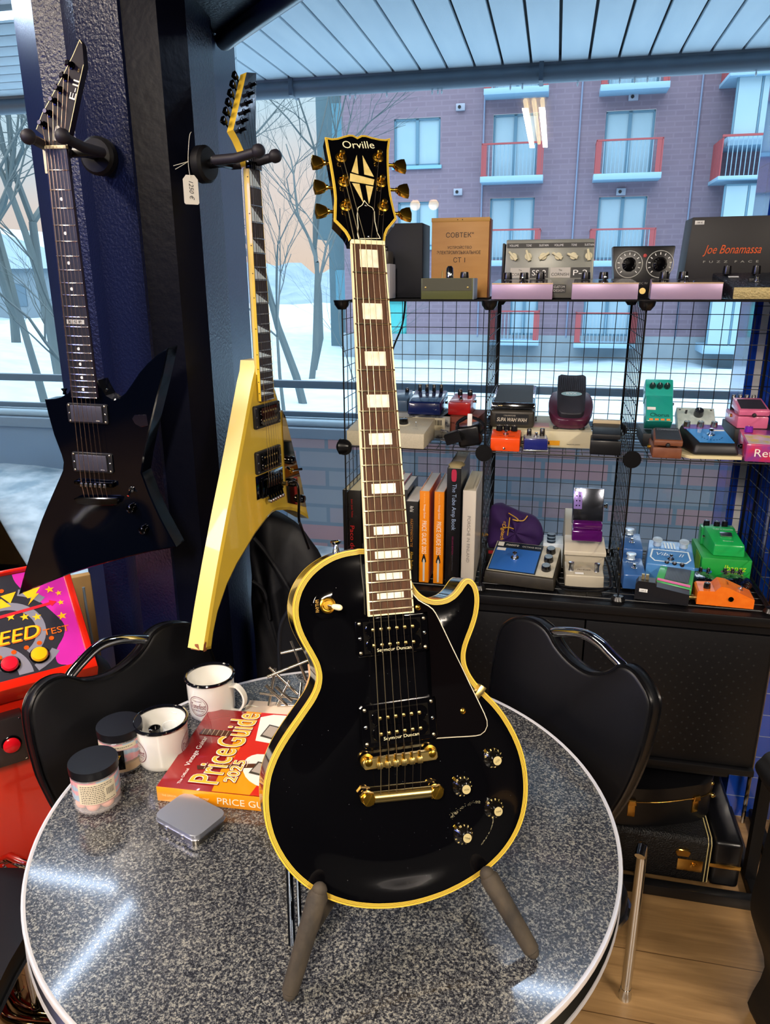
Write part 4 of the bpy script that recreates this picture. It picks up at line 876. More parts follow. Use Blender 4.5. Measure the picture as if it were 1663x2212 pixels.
# things beyond the kiosk, beside the pillar foot
m = MB(T(-.803, 1.80, 0) @ RZ(30)); m.box(-.028, .028, -.012, .012, 0, .852, .003); tag(m.build('wooden_board', mat('#b08a50', .6, noise=(10, '#c8a268', .3, (1, 1, .2))), None), 'tan wooden board upright between the red kiosk and the pillar', 'board')
m = MB(T(-.738, 1.70, 0)); m.sph((0, 0, .58), (.034, .026, .085), 20, 12)
for v in m.bm.verts: v.co += Vector((math.sin(v.co.z*70)*.008, 0, math.sin(v.co.x*90)*.01))
m.prism([(-.035, -.02), (.035, -.02), (.035, .02), (-.035, .02)], 0, .52, .01); m.tube([(0, 0, .64), (-.008, .0, .70), (-.012, .0, .80), (-.012, 0, .86)], .0035, 8)
tag(m.build('plastic_bag', mat('#6c7c8c', .4), None), 'grey-blue plastic bag hanging beside the tan board behind the kiosk', 'bag')

# ================= things on the table =================
def mug(label, x, y, r, h, hang, logo):
    M = T(x, y, .7604) @ RZ(hang)
    t_ = thing('enamel_mug', label, 'mug', M, 'white enamel mugs with black rims')
    m = MB(); m.lathe([(0, 0), (r*.86, 0), (r*.93, .004), (r*.96, .012), (r*.985, h-.006), (r*.985, h), (r*.95, h), (r*.92, .014), (r*.84, .005), (0, .004)], 48); m.build('cup', mat('#eceae2', .15, coat=.6), t_)
    m = MB(); m.tube([(r*.99*math.cos(2*PI*i/48), r*.99*math.sin(2*PI*i/48), h) for i in range(48)], .0034, 8, closed=True); m.build('rim', mat('#0a0b12', .1, coat=1), t_)
    m = MB()
    pts = spline([(r*.93, 0, h*.82), (r*1.28, 0, h*.84), (r*1.58, 0, h*.66), (r*1.60, 0, h*.42), (r*1.30, 0, h*.17), (r*.96, 0, h*.13)], 4, False)
    vs = []; fs = []
    for i, p in enumerate(pts):
        a = Vector(pts[min(i+1, len(pts)-1)])-Vector(pts[max(i-1, 0)]); a.normalize(); nn = Vector((a.z, 0, -a.x))*.002
        for s1, s2 in ((-1, 1), (1, 1), (1, -1), (-1, -1)): vs.append((p[0]+nn.x*s2, s1*.0058, p[2]+nn.z*s2))
    for i in range(len(pts)-1):
        for j in range(4): fs.append((i*4+j, i*4+(j+1) % 4, i*4+4+(j+1) % 4, i*4+4+j))
    m.add(vs, fs); m.build('handle', mat('#e6e2d6', .2, coat=.5), t_, ang=60)
    pk = mat('#6e1430', .5)
    for ang_ in logo:
        q = MB()
        def wrap(vs_): 
            out = []
            for (a, b) in vs_:
                th = a/r+rad(ang_); rr_ = r*(.972+.012*(b/h))*1.006; out.append((rr_*math.cos(th), rr_*math.sin(th), b))
            return out
        zc = h*.46
        for R0, R1 in ((.0215, .0203), (.0178, .0172)):
            for i in range(40):
                a, b_ = 2*PI*i/40, 2*PI*(i+1)/40
                q.add(wrap([(R0*math.cos(a), zc+R0*math.sin(a)), (R0*math.cos(b_), zc+R0*math.sin(b_)), (R1*math.cos(b_), zc+R1*math.sin(b_)), (R1*math.cos(a), zc+R1*math.sin(a))]), [(0, 1, 2, 3)])
        for tx, w_, hh, dz, sh in (('Tonefest', .034, .0115, 0, .3), ('GUITAR GALLERY', .026, .0034, -.0095, 0), ('MUSIC & ART', .020, .0028, .0105, 0)):
            sub = MB(); sub.text(tx, w_, hh, font_shear=sh)
            sub.bm.verts.ensure_lookup_table(); sub.bm.verts.index_update()
            q.add(wrap([(v.co.x, v.co.y+zc+dz) for v in sub.bm.verts]), [tuple(v.index for v in f.verts) for f in sub.bm.faces]); sub.bm.free()
        q.build('printed_logo', pk, t_, flip=False)
    return t_
mug('white enamel mug with handle to the right, beside the metal rod sculpture', -.348, 1.300, .047, .082, -20, [-92])
mb2 = mug('white enamel mug holding small bottles, beside the glass jars', -.402, 1.148, .0465, .080, 75, [-213, -78])
t_ = thing('perfume_bottle', 'small dark capped bottle inside the white enamel mug next to the jars', 'bottle', T(-.415, 1.150, .765))
MB().lathe([(.010, 0), (.010, .040), (.007, .045)], 16).build('glass_body', mat('#c8d0d0', .1, trans=.6), t_)
MB().lathe([(.0105, .042), (.0105, .058), (.008, .0585), (.008, .052), (0, .052)], 20).build('cap', GLOSSBLK, t_)
t_ = thing('clear_cup', 'small clear plastic cup inside the white enamel mug next to the jars', 'cup', T(-.388, 1.155, .765))
MB().lathe([(.010, 0), (.014, .060), (.0145, .061), (.013, .060), (.009, .002), (0, .002)], 24).build('cup_wall', mat('#e8ecec', .1, alpha=.35), t_)
CLR = mat('#f4f0ee', .04, alpha=.14, spec=.6)
def jar(label, x, y, rot, fill, lab):
    r, h = .0375, .083
    t_ = thing('candy_jar', label, 'jar', T(x, y, .7604) @ RZ(rot), 'plastic jars with black lids')
    MB().lathe([(0, .0015), (r*.85, .0005), (r, .006), (r, h-.022), (r*.97, h-.018), (r*.95, h-.012), (r*.93, h-.012), (r*.96, h-.02), (r*.97, .008), (0, .004)], 40).build('jar_wall', CLR, t_)
    MB().lathe([(r*.98, h-.0165), (r*1.03, h-.015), (r*1.04, h-.003), (r*1.03, h), (0, h+.0004)], 40).build('lid', mat('#0b0c11', .42, spec=.35, bump=(30, .05)), t_)
    m = MB(); 
    def band(z0, z1, a0, a1, rr_=1.006):
        k_ = 24; vs = []
        for i in range(k_+1):
            a = rad(a0+(a1-a0)*i/k_); vs += [(r*rr_*math.cos(a), r*rr_*math.sin(a), z0), (r*rr_*math.cos(a), r*rr_*math.sin(a), z1)]
        m.add(vs, [(2*i, 2*i+2, 2*i+3, 2*i+1) for i in range(k_)])
    swirl = mat('#d89aa0', .35, wave=(18, '#9ab4c8', 'Z', 14))
    band(.028, .064, 0, 360, 1.003); m.build('printed_sleeve', swirl, t_, flip=False)
    m = MB(); band(lab[2], lab[3], lab[0], lab[1], 1.010); lb = m.build('paper_label', mat('#d8ccb0', .5), t_, flip=False)
    q = MB(); random.seed(5)
    for k_ in range(lab[4]):
        z = lab[3]-.005-k_*.0034
        if z < lab[2]+.002: break
        a = lab[0]+6
        while a < lab[0]+(lab[1]-lab[0])*(.66 if 1 < k_ < 9 else .9):
            w_ = random.uniform(2, 6); vs = [(r*1.014*math.cos(rad(A_)), r*1.014*math.sin(rad(A_)), Z_) for A_, Z_ in ((a, z), (a+w_, z), (a+w_, z+.0013), (a, z+.0013))]
            q.add(vs, [(0, 1, 2, 3)]); a += w_+1.6
    for k_ in range(13):
        a = lab[1]-26+k_*1.6; w_ = .5 if k_ % 3 else 1.0
        q.add([(r*1.014*math.cos(rad(A_)), r*1.014*math.sin(rad(A_)), Z_) for A_, Z_ in ((a, lab[2]+.012), (a+w_, lab[2]+.012), (a+w_, lab[2]+.024), (a, lab[2]+.024))], [(0, 1, 2, 3)])
    q.build('small_print', mat('#4a4440', .6), lb, flip=False)
    if fill == 'pink':
        for i in range(7):
            a = 2*PI*i/7+.3; m = MB(); m.sph((.024*math.cos(a), .024*math.sin(a), .016), .0118, 14, 9); m.build('candy', mat('#e8a08c', .45, noise=(40, '#f0b09c', .2)), t_)
        m = MB(); m.sph((0, 0, .016), .0118); m.build('candy', mat('#e8a08c', .45), t_)
    else:
        m = MB(); m.lathe([(0, .004), (.033, .005), (.034, .020), (.020, .026), (0, .024)], 24); m.build('candy_heap', mat('#b07828', .5, noise=(60, '#e0b050', .3)), t_)
        q = MB(); q.prism([(-.0001, 0), (.0001, 0), (.0001, .0001), (-.0001, .0001)], 0, .0001)
        q.bm.clear()
        band_ = MB(); 
        vs = []
        for i in range(13):
            a = rad(-112+ i*3.9); vs += [(r*1.012*math.cos(a), r*1.012*math.sin(a), .014), (r*1.012*math.cos(a), r*1.012*math.sin(a), .052)]
        band_.add(vs, [(2*i, 2*i+2, 2*i+3, 2*i+1) for i in range(12)]); bl = band_.build('black_label', GLOSSBLK, t_, flip=False)
        sub = MB(); sub.text('47', .016, .014, font_shear=.2); sub.bm.verts.index_update()
        vs = []
        for v in sub.bm.verts: a = v.co.x/r+rad(-86); vs.append((r*1.016*math.cos(a), r*1.016*math.sin(a), v.co.y+.036))
        q.add(vs, [tuple(v.index for v in f.verts) for f in sub.bm.faces]); sub.bm.free(); q.build('lettering', mat('#d8b040', .4), bl, flip=False)
    return t_
jar('clear jar of pink candy balls with a black lid, nearest the table edge', -.478, 1.030, 0, 'pink', (-112, -18, .024, .062, 11))
jar('clear jar with gold-brown sweets and a black label, behind the pink candy jar', -.470, 1.132, 0, 'gold', (-150, -30, .053, .062, 2))
# hinged tin
M = T(-.3115, .9775, .7604) @ RZ(-33)
t_ = thing('metal_tin', 'small silver hinged tin lying in front of the price guide book', 'tin', M)
def rr(w, d, r_, k=6):
    o = []
    for cx, cy, a0 in ((w/2-r_, d/2-r_, 0), (-w/2+r_, d/2-r_, 90), (-w/2+r_, -d/2+r_, 180), (w/2-r_, -d/2+r_, 270)):
        o += [(cx+r_*math.cos(rad(a0+90*i/k)), cy+r_*math.sin(rad(a0+90*i/k))) for i in range(k+1)]
    return o
TIN = mat('#b6bac4', .42, metal=.9); 
m = MB(); m.prism(rr(.093, .066, .012), 0, .013, 0); m.build('base', mat('#a09c94', .3, metal=1), t_)
m = MB(); m.prism(rr(.0955, .0685, .013), .0105, .0195, .0012, 2); m.build('lid', TIN, t_, ang=22)
m = MB(); m.tube([(x, y, .0108) for x, y in rr(.0965, .0695, .0133)], .0011, 6, closed=True); m.build('lid_seam', mat('#c8c8cc', .25, metal=1), t_)
for x in (-.018, .018): MB().box(x-.005, x+.005, -.0365, -.0338, .006, .0125, .0008).build('hinge', mat('#c8c8cc', .25, metal=1), t_)

# price guide on the table
BM = T(-.381, 1.034, .7604) @ RZ(-9)
bk = thing('price_guide_book', 'thick red and orange guitar price guide lying flat on the table', 'book', BM)
bw, bd, bh = .272, .236, .027
m = MB(); m.box(.001, bw-.001, .002, bd-.001, .001, bh-.001); m.build('pages', mat('#e8e2d0', .8, wave=(400, '#cfc8b4', 'Z')), bk)
m = MB(); m.box(0, bw, 0, bd, bh-.001, bh, .0003); cvr = m.build('front_cover', mat('#8a1414', .25, coat=.5), bk)
m = MB(); m.box(0, bw, 0, bd, 0, .001, .0003); m.build('back_cover', mat('#e07c10', .25, coat=.5), bk)
m = MB(); m.box(0, bw, -.001, .001, 0, bh, .0004); spn = m.build('spine', mat('#f0980e', .28, coat=.5), bk)
SM = RX(90)
for tx, x, w_, h_, c_ in (('THE OFFICIAL', .022, .026, .0035, '#f8d890'), ('Vintage Guitar', .066, .050, .0085, '#f6e8c0'), ('PRICE GUIDE 2025', .180, .150, .0125, '#f4ead0')):
    m = MB(T(x, -.0012, bh/2-.001) @ SM); m.text(tx, w_, h_); m.build('lettering', mat(c_, .4), spn, flip=False)
# cover art: reading direction runs away from the spine; local art frame (u = +y, v = -x)
AM = T(0, 0, bh) @ Matrix(((0, -1, 0, 0), (1, 0, 0, 0), (0, 0, 1, 0), (0, 0, 0, 1)))
def art(name, polys, c_, z, rough=.3):
    m = MB(AM @ T(0, 0, z))
    for p in polys: m.add([(x, y, 0) for x, y in p], [tuple(range(len(p)))])
    return m.build(name, mat(c_, rough, coat=.4), cvr, flip=False)
art('orange_field', [[(0.002, -.095), (.236, -.075), (.236, -.272), (.002, -.272)]], '#e8900c', .0003)
art('red_field', [[(.07, -.10), (.236, -.105), (.236, -.17), (.14, -.19)], [(.002, -.16), (.06, -.17), (.045, -.272), (.002, -.272)]], '#c81a14', .0005)
art('guitar_photo', [spline([(.025, -.270), (.022, -.18), (.045, -.138), (.085, -.122), (.108, -.138), (.108, -.18), (.124, -.22), (.124, -.270)], 3, False)], '#e8e0d4', .0008)
art('guitar_photo', [[(.146, -.122), (.220, -.108), (.232, -.130), (.234, -.272), (.150, -.272), (.138, -.18)]], '#ece6da', .0008)
art('neck_photo', [[(.062, -.045), (.083, -.15), (.072, -.155), (.052, -.05)]], '#4a2418', .0009)
art('neck_photo', [[(.150, -.012), (.168, -.014), (.168, -.07), (.150, -.068)]], '#4a2418', .0009)
art('fret_lines', [[(.150+i*.0, -.018-i*.009), (.168, -.018-i*.009), (.168, -.0188-i*.009), (.150, -.0188-i*.009)] for i in range(6)]+[[(.055+i*.003, -.06-i*.014), (.072+i*.003, -.06-i*.014), (.072+i*.003, -.061-i*.014), (.055+i*.003, -.061-i*.014)] for i in range(6)], '#d8c0a0', .0011)
art('pickup_photo', [[(.160, -.126), (.199, -.132), (.193, -.156), (.153, -.152)], [(.160, -.178), (.203, -.182), (.198, -.207), (.155, -.203)], [(.055, -.140), (.088, -.146), (.084, -.172), (.050, -.166)]], '#3a3630', .0011)
art('pickup_cover_photo', [[(.165, -.129), (.195, -.134), (.190, -.153), (.158, -.149)], [(.165, -.181), (.198, -.185), (.194, -.204), (.160, -.200)], [(.060, -.143), (.084, -.149), (.080, -.169), (.055, -.163)]], '#a89c90', .0013)
for tx, cx, cy, w_, h_, cc in (('Price', .066, -.074, .096, .050, 0), ('Guide', .174, -.080, .108, .050, 0), ('2025', .056, -.116, .058, .020, 0)):
    for dz, g, c_ in ((.0012, .004, '#7a1410'), (.0015, .0022, '#fbf4e0'), (.0018, 0, '#f6b030')):
        m = MB(AM @ T(cx, cy, dz))
        if g:
            for ox in (-g/2, g/2):
                for oy in (-g/2, g/2):
                    m.at(AM @ T(cx+ox, cy+oy, dz-(.0001 if ox > 0 else 0)-(.0001 if oy > 0 else 0))); m.text(tx, w_, h_)
        else: m.text(tx, w_, h_)
        m.build('lettering', mat(c_, .35), cvr, flip=False)
for tx, cx, cy, w_, h_ in (('The Official', .030, -.034, .040, .005), ('Vintage Guitar', .100, -.030, .085, .012)):
    m = MB(AM @ T(cx, cy, .0016)); m.text(tx, w_, h_); m.build('lettering', mat('#fbf4e8', .4), cvr, flip=False)
# open magazine sheet half hidden behind the guitar, and a price tag
m = MB(T(-.175, 1.292, .7604) @ RZ(-8)); m.box(-.11, .10, -.06, .03, 0, .0022, .0008); 
tag(m.build('paper_sheet', mat('#e2cdb8', .5), None), 'cream printed sheet sticking out from behind the price guide book', 'paper')
pt = thing('price_tag', 'blank white price tag with string lying on the table beside the mug handle', 'tag', T(-.243, 1.315, .7606) @ RZ(15))
m = MB(); m.prism([(-.016, -.012), (.016, -.014), (.020, .0), (.015, .013), (-.012, .013)], 0, .0006); m.build('tag_card', mat('#e6e4d8', .7), pt)
m = MB(); m.tube(spline([(-.014, 0, .001), (-.03, .006, .004), (-.045, .004, .003), (-.05, -.006, .003), (-.036, -.008, .004), (-.028, .006, .003), (-.04, .012, .002)], 4, False), .0008, 5); m.build('string_loop', mat('#d8d4c4', .8), pt)
# sculpture of crossed metal rods
rs = thing('metal_rod_sculpture', 'sculpture of crossed polished metal rods standing behind the black guitar waist', 'sculpture', T(-.2, 1.33, .7604))
RODS = [((-.192,1.355,.888),(-.162,1.334,.811)),((-.213,1.346,.865),(-.120,1.36,.880)),((-.24,1.329,.821),(-.125,1.352,.860)),((-.236,1.335,.839),(-.179,1.324,.784)),((-.224,1.336,.837),(-.237,1.313,.7645)),((-.243,1.324,.805),(-.2,1.312,.7645)),((-.224,1.325,.801),(-.19,1.316,.772)),((-.255,1.318,.791),(-.14,1.321,.768)),((-.196,1.331,.811),(-.221,1.312,.7645)),((-.213,1.312,.7645),(-.165,1.316,.7645)),((-.173,1.34,.80),(-.176,1.30,.7645)),((-.165,1.335,.815),(-.130,1.33,.7645))]
for a, b in RODS:
    m = MB(T(.2, -1.33, -.7604)); m.cyl(a, b, .0032, n=10); m.build('rod', mat('#c8c4bc', .15, metal=1), rs)
# tan strap end behind the waist
m = MB(); pts = [(-.141, 1.285, .872), (-.139, 1.28, .850), (-.150, 1.272, .82), (-.168, 1.262, .790), (-.172, 1.25, .7625)]
vs = []
for x, y, z in pts: vs += [(x-.011, y, z), (x+.011, y, z), (x+.011, y+.003, z), (x-.011, y+.003, z)]
m.add(vs, [f for i in range(4) for f in ((i*4, i*4+1, i*4+5, i*4+4), (i*4+1, i*4+2, i*4+6, i*4+5), (i*4+2, i*4+3, i*4+7, i*4+6), (i*4+3, i*4, i*4+4, i*4+7))]+[(0, 1, 2, 3), (16, 17, 18, 19)])
tag(m.build('leather_strap', mat('#c89c78', .6), None), 'tan leather strap piece curling up between the rod sculpture and the guitar', 'strap')
# ================= black perforated cabinet and wire grid shelf =================
KBL = mat('#07070a', .45, bump=(90, .04), spec=.35)
cab = thing('metal_cabinet', 'long low black metal cabinet with perforated front panels under the wire shelf', 'cabinet', wall_frame(0, 0, 0))
U0, U1 = -.72, .40
m = MB(); m.box(U0, U1, 0, .44, .775, .800, .003); m.build('top', KBL, cab)
m = MB(); m.box(U0, U1, .012, .03, .752, .775); m.build('front_rail', KBL, cab)
def perf(x0, x1, z0, z1, nm):
    m = MB(); m.box(x0, x1, .010, .024, z0, z1, .001)
    o_ = m.build(nm, KBL, cab); q = MB()
    random.seed(2); k = 0; z = z0+.03
    while z < z1-.03:
        x = x0+.03+(.0135 if k % 2 else 0)
        while x < x1-.03:
            q.at(T(x, .0099, z)); q.add([(-.0032, 0, 0), (0, 0, -.0032), (.0032, 0, 0), (0, 0, .0032)], [(0, 1, 2, 3)]); x += .027
        z += .0165; k += 1
    q.at(Matrix()); q.build('perforation', mat('#020203', .8), o_, flip=False)
for a in ((U0+.01, -.402), (-.398, -.052), (-.048, U1-.008)): perf(*a, .372, .748, 'perforated_door')
m = MB(); m.box(U0, U1, .0, .44, .350, .368, .002); m.build('bottom_shelf', KBL, cab)
m = MB(); m.box(U0, U0+.012, .02, .44, .35, .775); m.build('side_panel', KBL, cab)
m = MB(); m.box(U1-.012, U1, .02, .44, .35, .775); m.build('side_panel', KBL, cab)
m = MB(); m.box(U0+.01, U1-.01, .425, .438, .36, .775); m.build('back_panel', KBL, cab)
m = MB(); m.box(U0, U1-.05, .035, .42, .315, .350, .004); m.build('drawer_tray', mat('#0a0a0c', .5), cab)
for x in (U0, U1+.02):
    for y in (-.062, .40):
        m = MB(); m.box(x, x+.028, y+.0, y+.028, .028, .35) if y > 0 else m.box(x, x+.028, .0, .028, .028, .35); m.build('leg', KBL, cab)
# base frame standing on the floor
m = MB(); m.box(U0-.01, .452, -.080, -.052, 0, .032, .002); m.build('base_bar', mat('#121214', .35), cab)
m = MB(); m.box(U0-.01, .452, .42, .448, 0, .032, .002); m.build('base_bar', KBL, cab)
for x in (U0-.01, .424, .50):
    m = MB(); m.box(x, x+.026, -.078 if x < .45 else .05, .448, .001, .031, .002); m.build('base_bar', KBL, cab)
m = MB(); m.box(.448, .528, .42, .448, .001, .031, .002); m.build('base_bar', KBL, cab)

WIRE = mat('#07080b', .4)
sh = thing('wire_grid_shelf', 'black wire grid cube shelving with round plastic connectors standing on the cabinet', 'shelf', wall_frame(0, 0, 0))
def panel(M, nm='wire_panel', n_=9, s_=.352, r_=.0011, ro=.0021):
    m = MB(M)
    for i in range(n_+1):
        t = i*s_/n_; R_ = ro if i in (0, n_) else r_
        m.cyl((t, 0, 0), (t, s_, 0), R_, n=5); m.cyl((0, t, .001), (s_, t, .001), R_, n=5)
    return m.build(nm, WIRE, sh)
Z0, Z1, Z2 = .806, 1.1725, 1.536
US = (-.686, -.326, .026, .384); V0, V1 = .03, .388
E_ = .003
for k, z in enumerate((Z0, Z1)):
    for i in range(3):
        panel(Matrix(((1, 0, 0, US[i]+E_), (0, 0, -1, V1), (0, 1, 0, z+.007), (0, 0, 0, 1))))
    for u in US:
        panel(Matrix(((0, 0, 1, u), (1, 0, 0, V0+E_), (0, 1, 0, z+.007), (0, 0, 0, 1))))
for z in (Z0-.003, Z1, Z2):
    for i in range(3):
        panel(Matrix(((1, 0, 0, US[i]+E_), (0, 1, 0, V0+E_), (0, 0, 1, z), (0, 0, 0, 1))))
CON = mat('#0b0b0d', .3)
for z in (Z0, Z1, Z2):
    for u in US:
        for v in (V0, V1):
            m = MB(T(u, v, z)); d = -1 if v == V0 else 1
            if z == Z2: m.lathe([(0, -.020), (.010, -.020), (.018, -.010), (.0205, .0), (.0205, .002), (0, .002)], 16)
            elif z == Z1:
                m.at(T(u, v, z) @ RX(90 if d < 0 else -90)); m.lathe([(0, -.012), (.012, -.012), (.019, -.002), (.0215, .008), (.0205, .010), (0, .0105)], 20)
                if u == US[0]: m.at(T(u, v, z) @ RY(-90)); m.lathe([(0, -.012), (.012, -.012), (.018, -.002), (.0215, .012), (.0205, .014), (0, .0145)], 20)
            else: m.lathe([(0, -.0055), (.016, -.0055), (.0175, .0), (.012, .010), (0, .012)], 16)
            m.build('connector', CON, sh)
T2 = Z2+.0035; T1 = Z1+.0035; T0 = Z0+.001

# ---- pedal kit ----
def knob(M, par, r=.007, h=.010, c='#101014', cap=None, n=16, metal=0, name='knob'):
    k = MB(M).lathe([(r, 0), (r, h*.3), (r*.88, h), (r*.8, h+.0006), (0, h+.0006)], n).build(name, mat(c, .25, metal=metal, coat=.4), par)
    if cap: MB(M).lathe([(r*.8, h+.0005), (r*.78, h+.0014), (0, h+.0015)], n).build('knob_cap', mat(cap, .25, metal=.8), k)
    else: MB(M).box(-.0005, .0005, 0, r*.85, h, h+.0011).build('pointer', WHITE, k)
    return k
def sw(M, par, s=1):
    k = MB(M).lathe([(.0085*s, 0), (.0085*s, .0012), (.006*s, .0015), (.006*s, .004), (.0042*s, .004), (.0042*s, .010*s), (.0052*s, .011*s), (.0048*s, .013*s), (0, .0135*s)], 14).build('foot_switch', CHROME, par); return k
def txt(M, par, s, w, h, c='#e8e8e8', sh_=0, name='lettering'):
    m = MB(M); m.text(s, w, h, font_shear=sh_); return m.build(name, mat(c, .45), par, flip=False)
def FACE(x, y, z): return T(x, y, z) @ RX(90)     # facing -y (the viewer)
def box_thing(name, label, cat, u, v, z, w, d, h, col, yaw=0, bev=.002, group=None, part='case', m_=None):
    """w along the shelf, front at v"""
    t = thing(name, label, cat, wall_frame(u, v, z, yaw), group)
    MB().box(0, w, 0, d, 0, h, bev).build(part, m_ or mat(col, .35, coat=.3), t); return t
def wedge(par, w, d, hf, hb, m_, x0=0, y0=0, z0=0, bev=.002, name='housing'):
    return MB(T(x0, y0, z0)).hexa([(0, 0, 0), (w, 0, 0), (w, d, 0), (0, d, 0), (0, 0, hf), (w, 0, hf), (w, d, hb), (0, d, hb)], bev).build(name, m_, par)

# ================= top of the shelf =================
t = box_thing('speaker_cabinet', 'tall plain dark navy box standing just right of the black guitar headstock', 'box', -.632, .20, T2, .116, .12, .183, '#0a0e1c', m_=mat('#0a0f1e', .6))
t = box_thing('carton', 'small light grey upright box between the guitar neck and the dark navy box', 'box', -.632, .10, T2, .052, .07, .083, '#b8b6b8', m_=mat('#b4b2b6', .6))
MB().box(0, .012, -.001, 0, .003, .080).build('side_flap', mat('#d0b896', .6), t)
t = thing('effect_pedal', 'small dark brown pedal resting on the light grey box beside the guitar neck', 'guitar pedal', wall_frame(-.630, .105, T2+.0835))
MB().box(0, .045, 0, .06, 0, .030, .002).build('housing', mat('#4c463e', .45), t)
sw(FACE(.030, -.000, .014), t, .7); knob(T(.012, .03, .030), t, .006, .012); knob(T(.032, .03, .030), t, .006, .012)
# plywood carton of the Cyrillic pedal
t = thing('wooden_box', 'plywood box with stencilled Cyrillic lettering standing on the shelf top', 'box', wall_frame(-.494, .21, T2))
PLY = mat('#c08a48', .5, noise=(8, '#cf9c5a', .3, (1, 1, 6)))
MB().box(0, .146, 0, .052, 0, .193, .0015).build('case', PLY, t)
m = MB(); m.box(-.001, .147, -.001, .053, .184, .194, .001); m.build('lid_strip', mat('#c9994f', .5), t)
MB().box(.1465, .150, .004, .05, 0, .190).build('side_board', mat('#6a3020', .6), t)
bk_ = '#33261c'
txt(FACE(.072, -.0006, .153), t, 'СОВТЕК"', .070, .012, bk_); txt(FACE(.072, -.0006, .124), t, 'УСТРОЙСТВО', .062, .0085, bk_); txt(FACE(.070, -.0006, .111), t, 'ЭЛЕКТРОМУЗЫКАЛЬНОЕ', .112, .0085, bk_); txt(FACE(.072, -.0006, .093), t, 'СТ 1', .030, .0125, bk_)
for x in (.066, .078): MB(FACE(x, -.001, .189)).lathe([(0, .0005), (.0012, 0)], 8).build('nail', DKCHROME, t)
# olive pedal
t = thing('effect_pedal', 'olive green metal pedal with big silver switch in front of the plywood box', 'guitar pedal', wall_frame(-.492, .045, T2))
MB().box(0, .124, 0, .075, 0, .0485, .001).build('housing', mat('#5e6238', .4), t)
MB().box(.003, .121, -.0012, 0, .020, .0475).build('front_plate', mat('#4a4a38', .45), t)
MB().box(.124, .127, .0, .08, 0, .048).build('side_plate', mat('#8c98a0', .3, metal=.6), t)
for x in (.011, .112): MB(FACE(x, -.0012, .027)).lathe([(0, .001), (.002, .0008), (.0026, 0)], 10).build('screw', GOLDW, t)
m = MB(T(.066, .020, .0485)); m.lathe([(.0095, 0), (.0095, .013), (.009, .014), (.0085, .022), (.005, .0275), (0, .028)], 18); m.build('foot_switch', CHROME, t)
knob(T(.101, .022, .0485), t, .0105, .0135); MB(T(.048, .02, .0485)).tube([(0, 0, 0), (0, 0, .018)], .0018, 8).build('toggle', GOLDW, t)
# grey twin pedal, tilted face
t = thing('effect_pedal', 'large grey two-section pedal with six cream pointer knobs and black label strips', 'guitar pedal', wall_frame(-.305, .168, T2))
MB().hexa([(0, 0, 0), (.217, 0, 0), (.217, .09, 0), (0, .09, 0), (.003, .012, .138), (.214, .012, .138), (.214, .06, .138), (.003, .06, .138)], .003).build('housing', mat('#8a8c84', .35, metal=.2), t)
MB(T(0, .0, 0)).box(-.006, .0, .01, .08, .03, .13, .002).build('side_cheek', SATIN, t)
TM = RX(-5)
FM = T(0, .0045, 0)
def gp(x, z, d=.0006): return T(x, z*.087-.0006-d*0, z) @ RX(85)
MB(gp(.109, .124)).box(-.104, .104, -.0055, .0055, 0, .0006).build('label_strip', SATIN, t)
for i, s_ in enumerate(('VOLUME', 'TONE', 'SUSTAIN', 'VOLUME', 'TONE', 'SUSTAIN')):
    x = .022+i*.036; txt(gp(x, .124, .001) @ T(0, 0, .0008), t, s_, .022 if len(s_) > 4 else .013, .005)
    k = MB(gp(x, .098) @ RZ((45, 20, -60, 60, 70, 10)[i])); k.lathe([(.0085, 0), (.0085, .006), (0, .007)], 14); k.prism([(-.0045, -.011), (.0045, -.011), (.0025, .016), (-.0025, .016)], .002, .0085, .001); k.build('pointer_knob', mat('#d8cfa8', .4), t)
for x, s_, w in ((.040, 'The', 0), (.137, 'The', 0)):
    MB(gp(x, .060)).box(-.024, .024, -.012, .012, 0, .0006).build('name_plate', mat('#b8b4ac', .4), t); txt(gp(x, .066) @ T(0, 0, .0008), t, 'The', .008, .004, '#222222'); txt(gp(x, .056) @ T(0, 0, .0008), t, 'CORNISH', .042, .007, '#1c1c1c')
for x, s_ in ((.086, 'SS-2'), (.185, 'P-2')):
    MB(gp(x, .060)).box(-.0225, .0225, -.012, .012, 0, .0006).build('name_plate', SATIN, t); txt(gp(x, .060) @ T(0, 0, .0008), t, s_, .034, .013, '#f0f0ec')
MB(gp(.137, .022)).box(-.016, .016, -.010, .010, 0, .0006).build('name_plate', SATIN, t); txt(gp(.137, .0265) @ T(0, 0, .0008), t, 'CUSTOM', .026, .0055, '#f0f0ec'); txt(gp(.137, .018) @ T(0, 0, .0008), t, 'DESIGN', .026, .0055, '#f0f0ec')
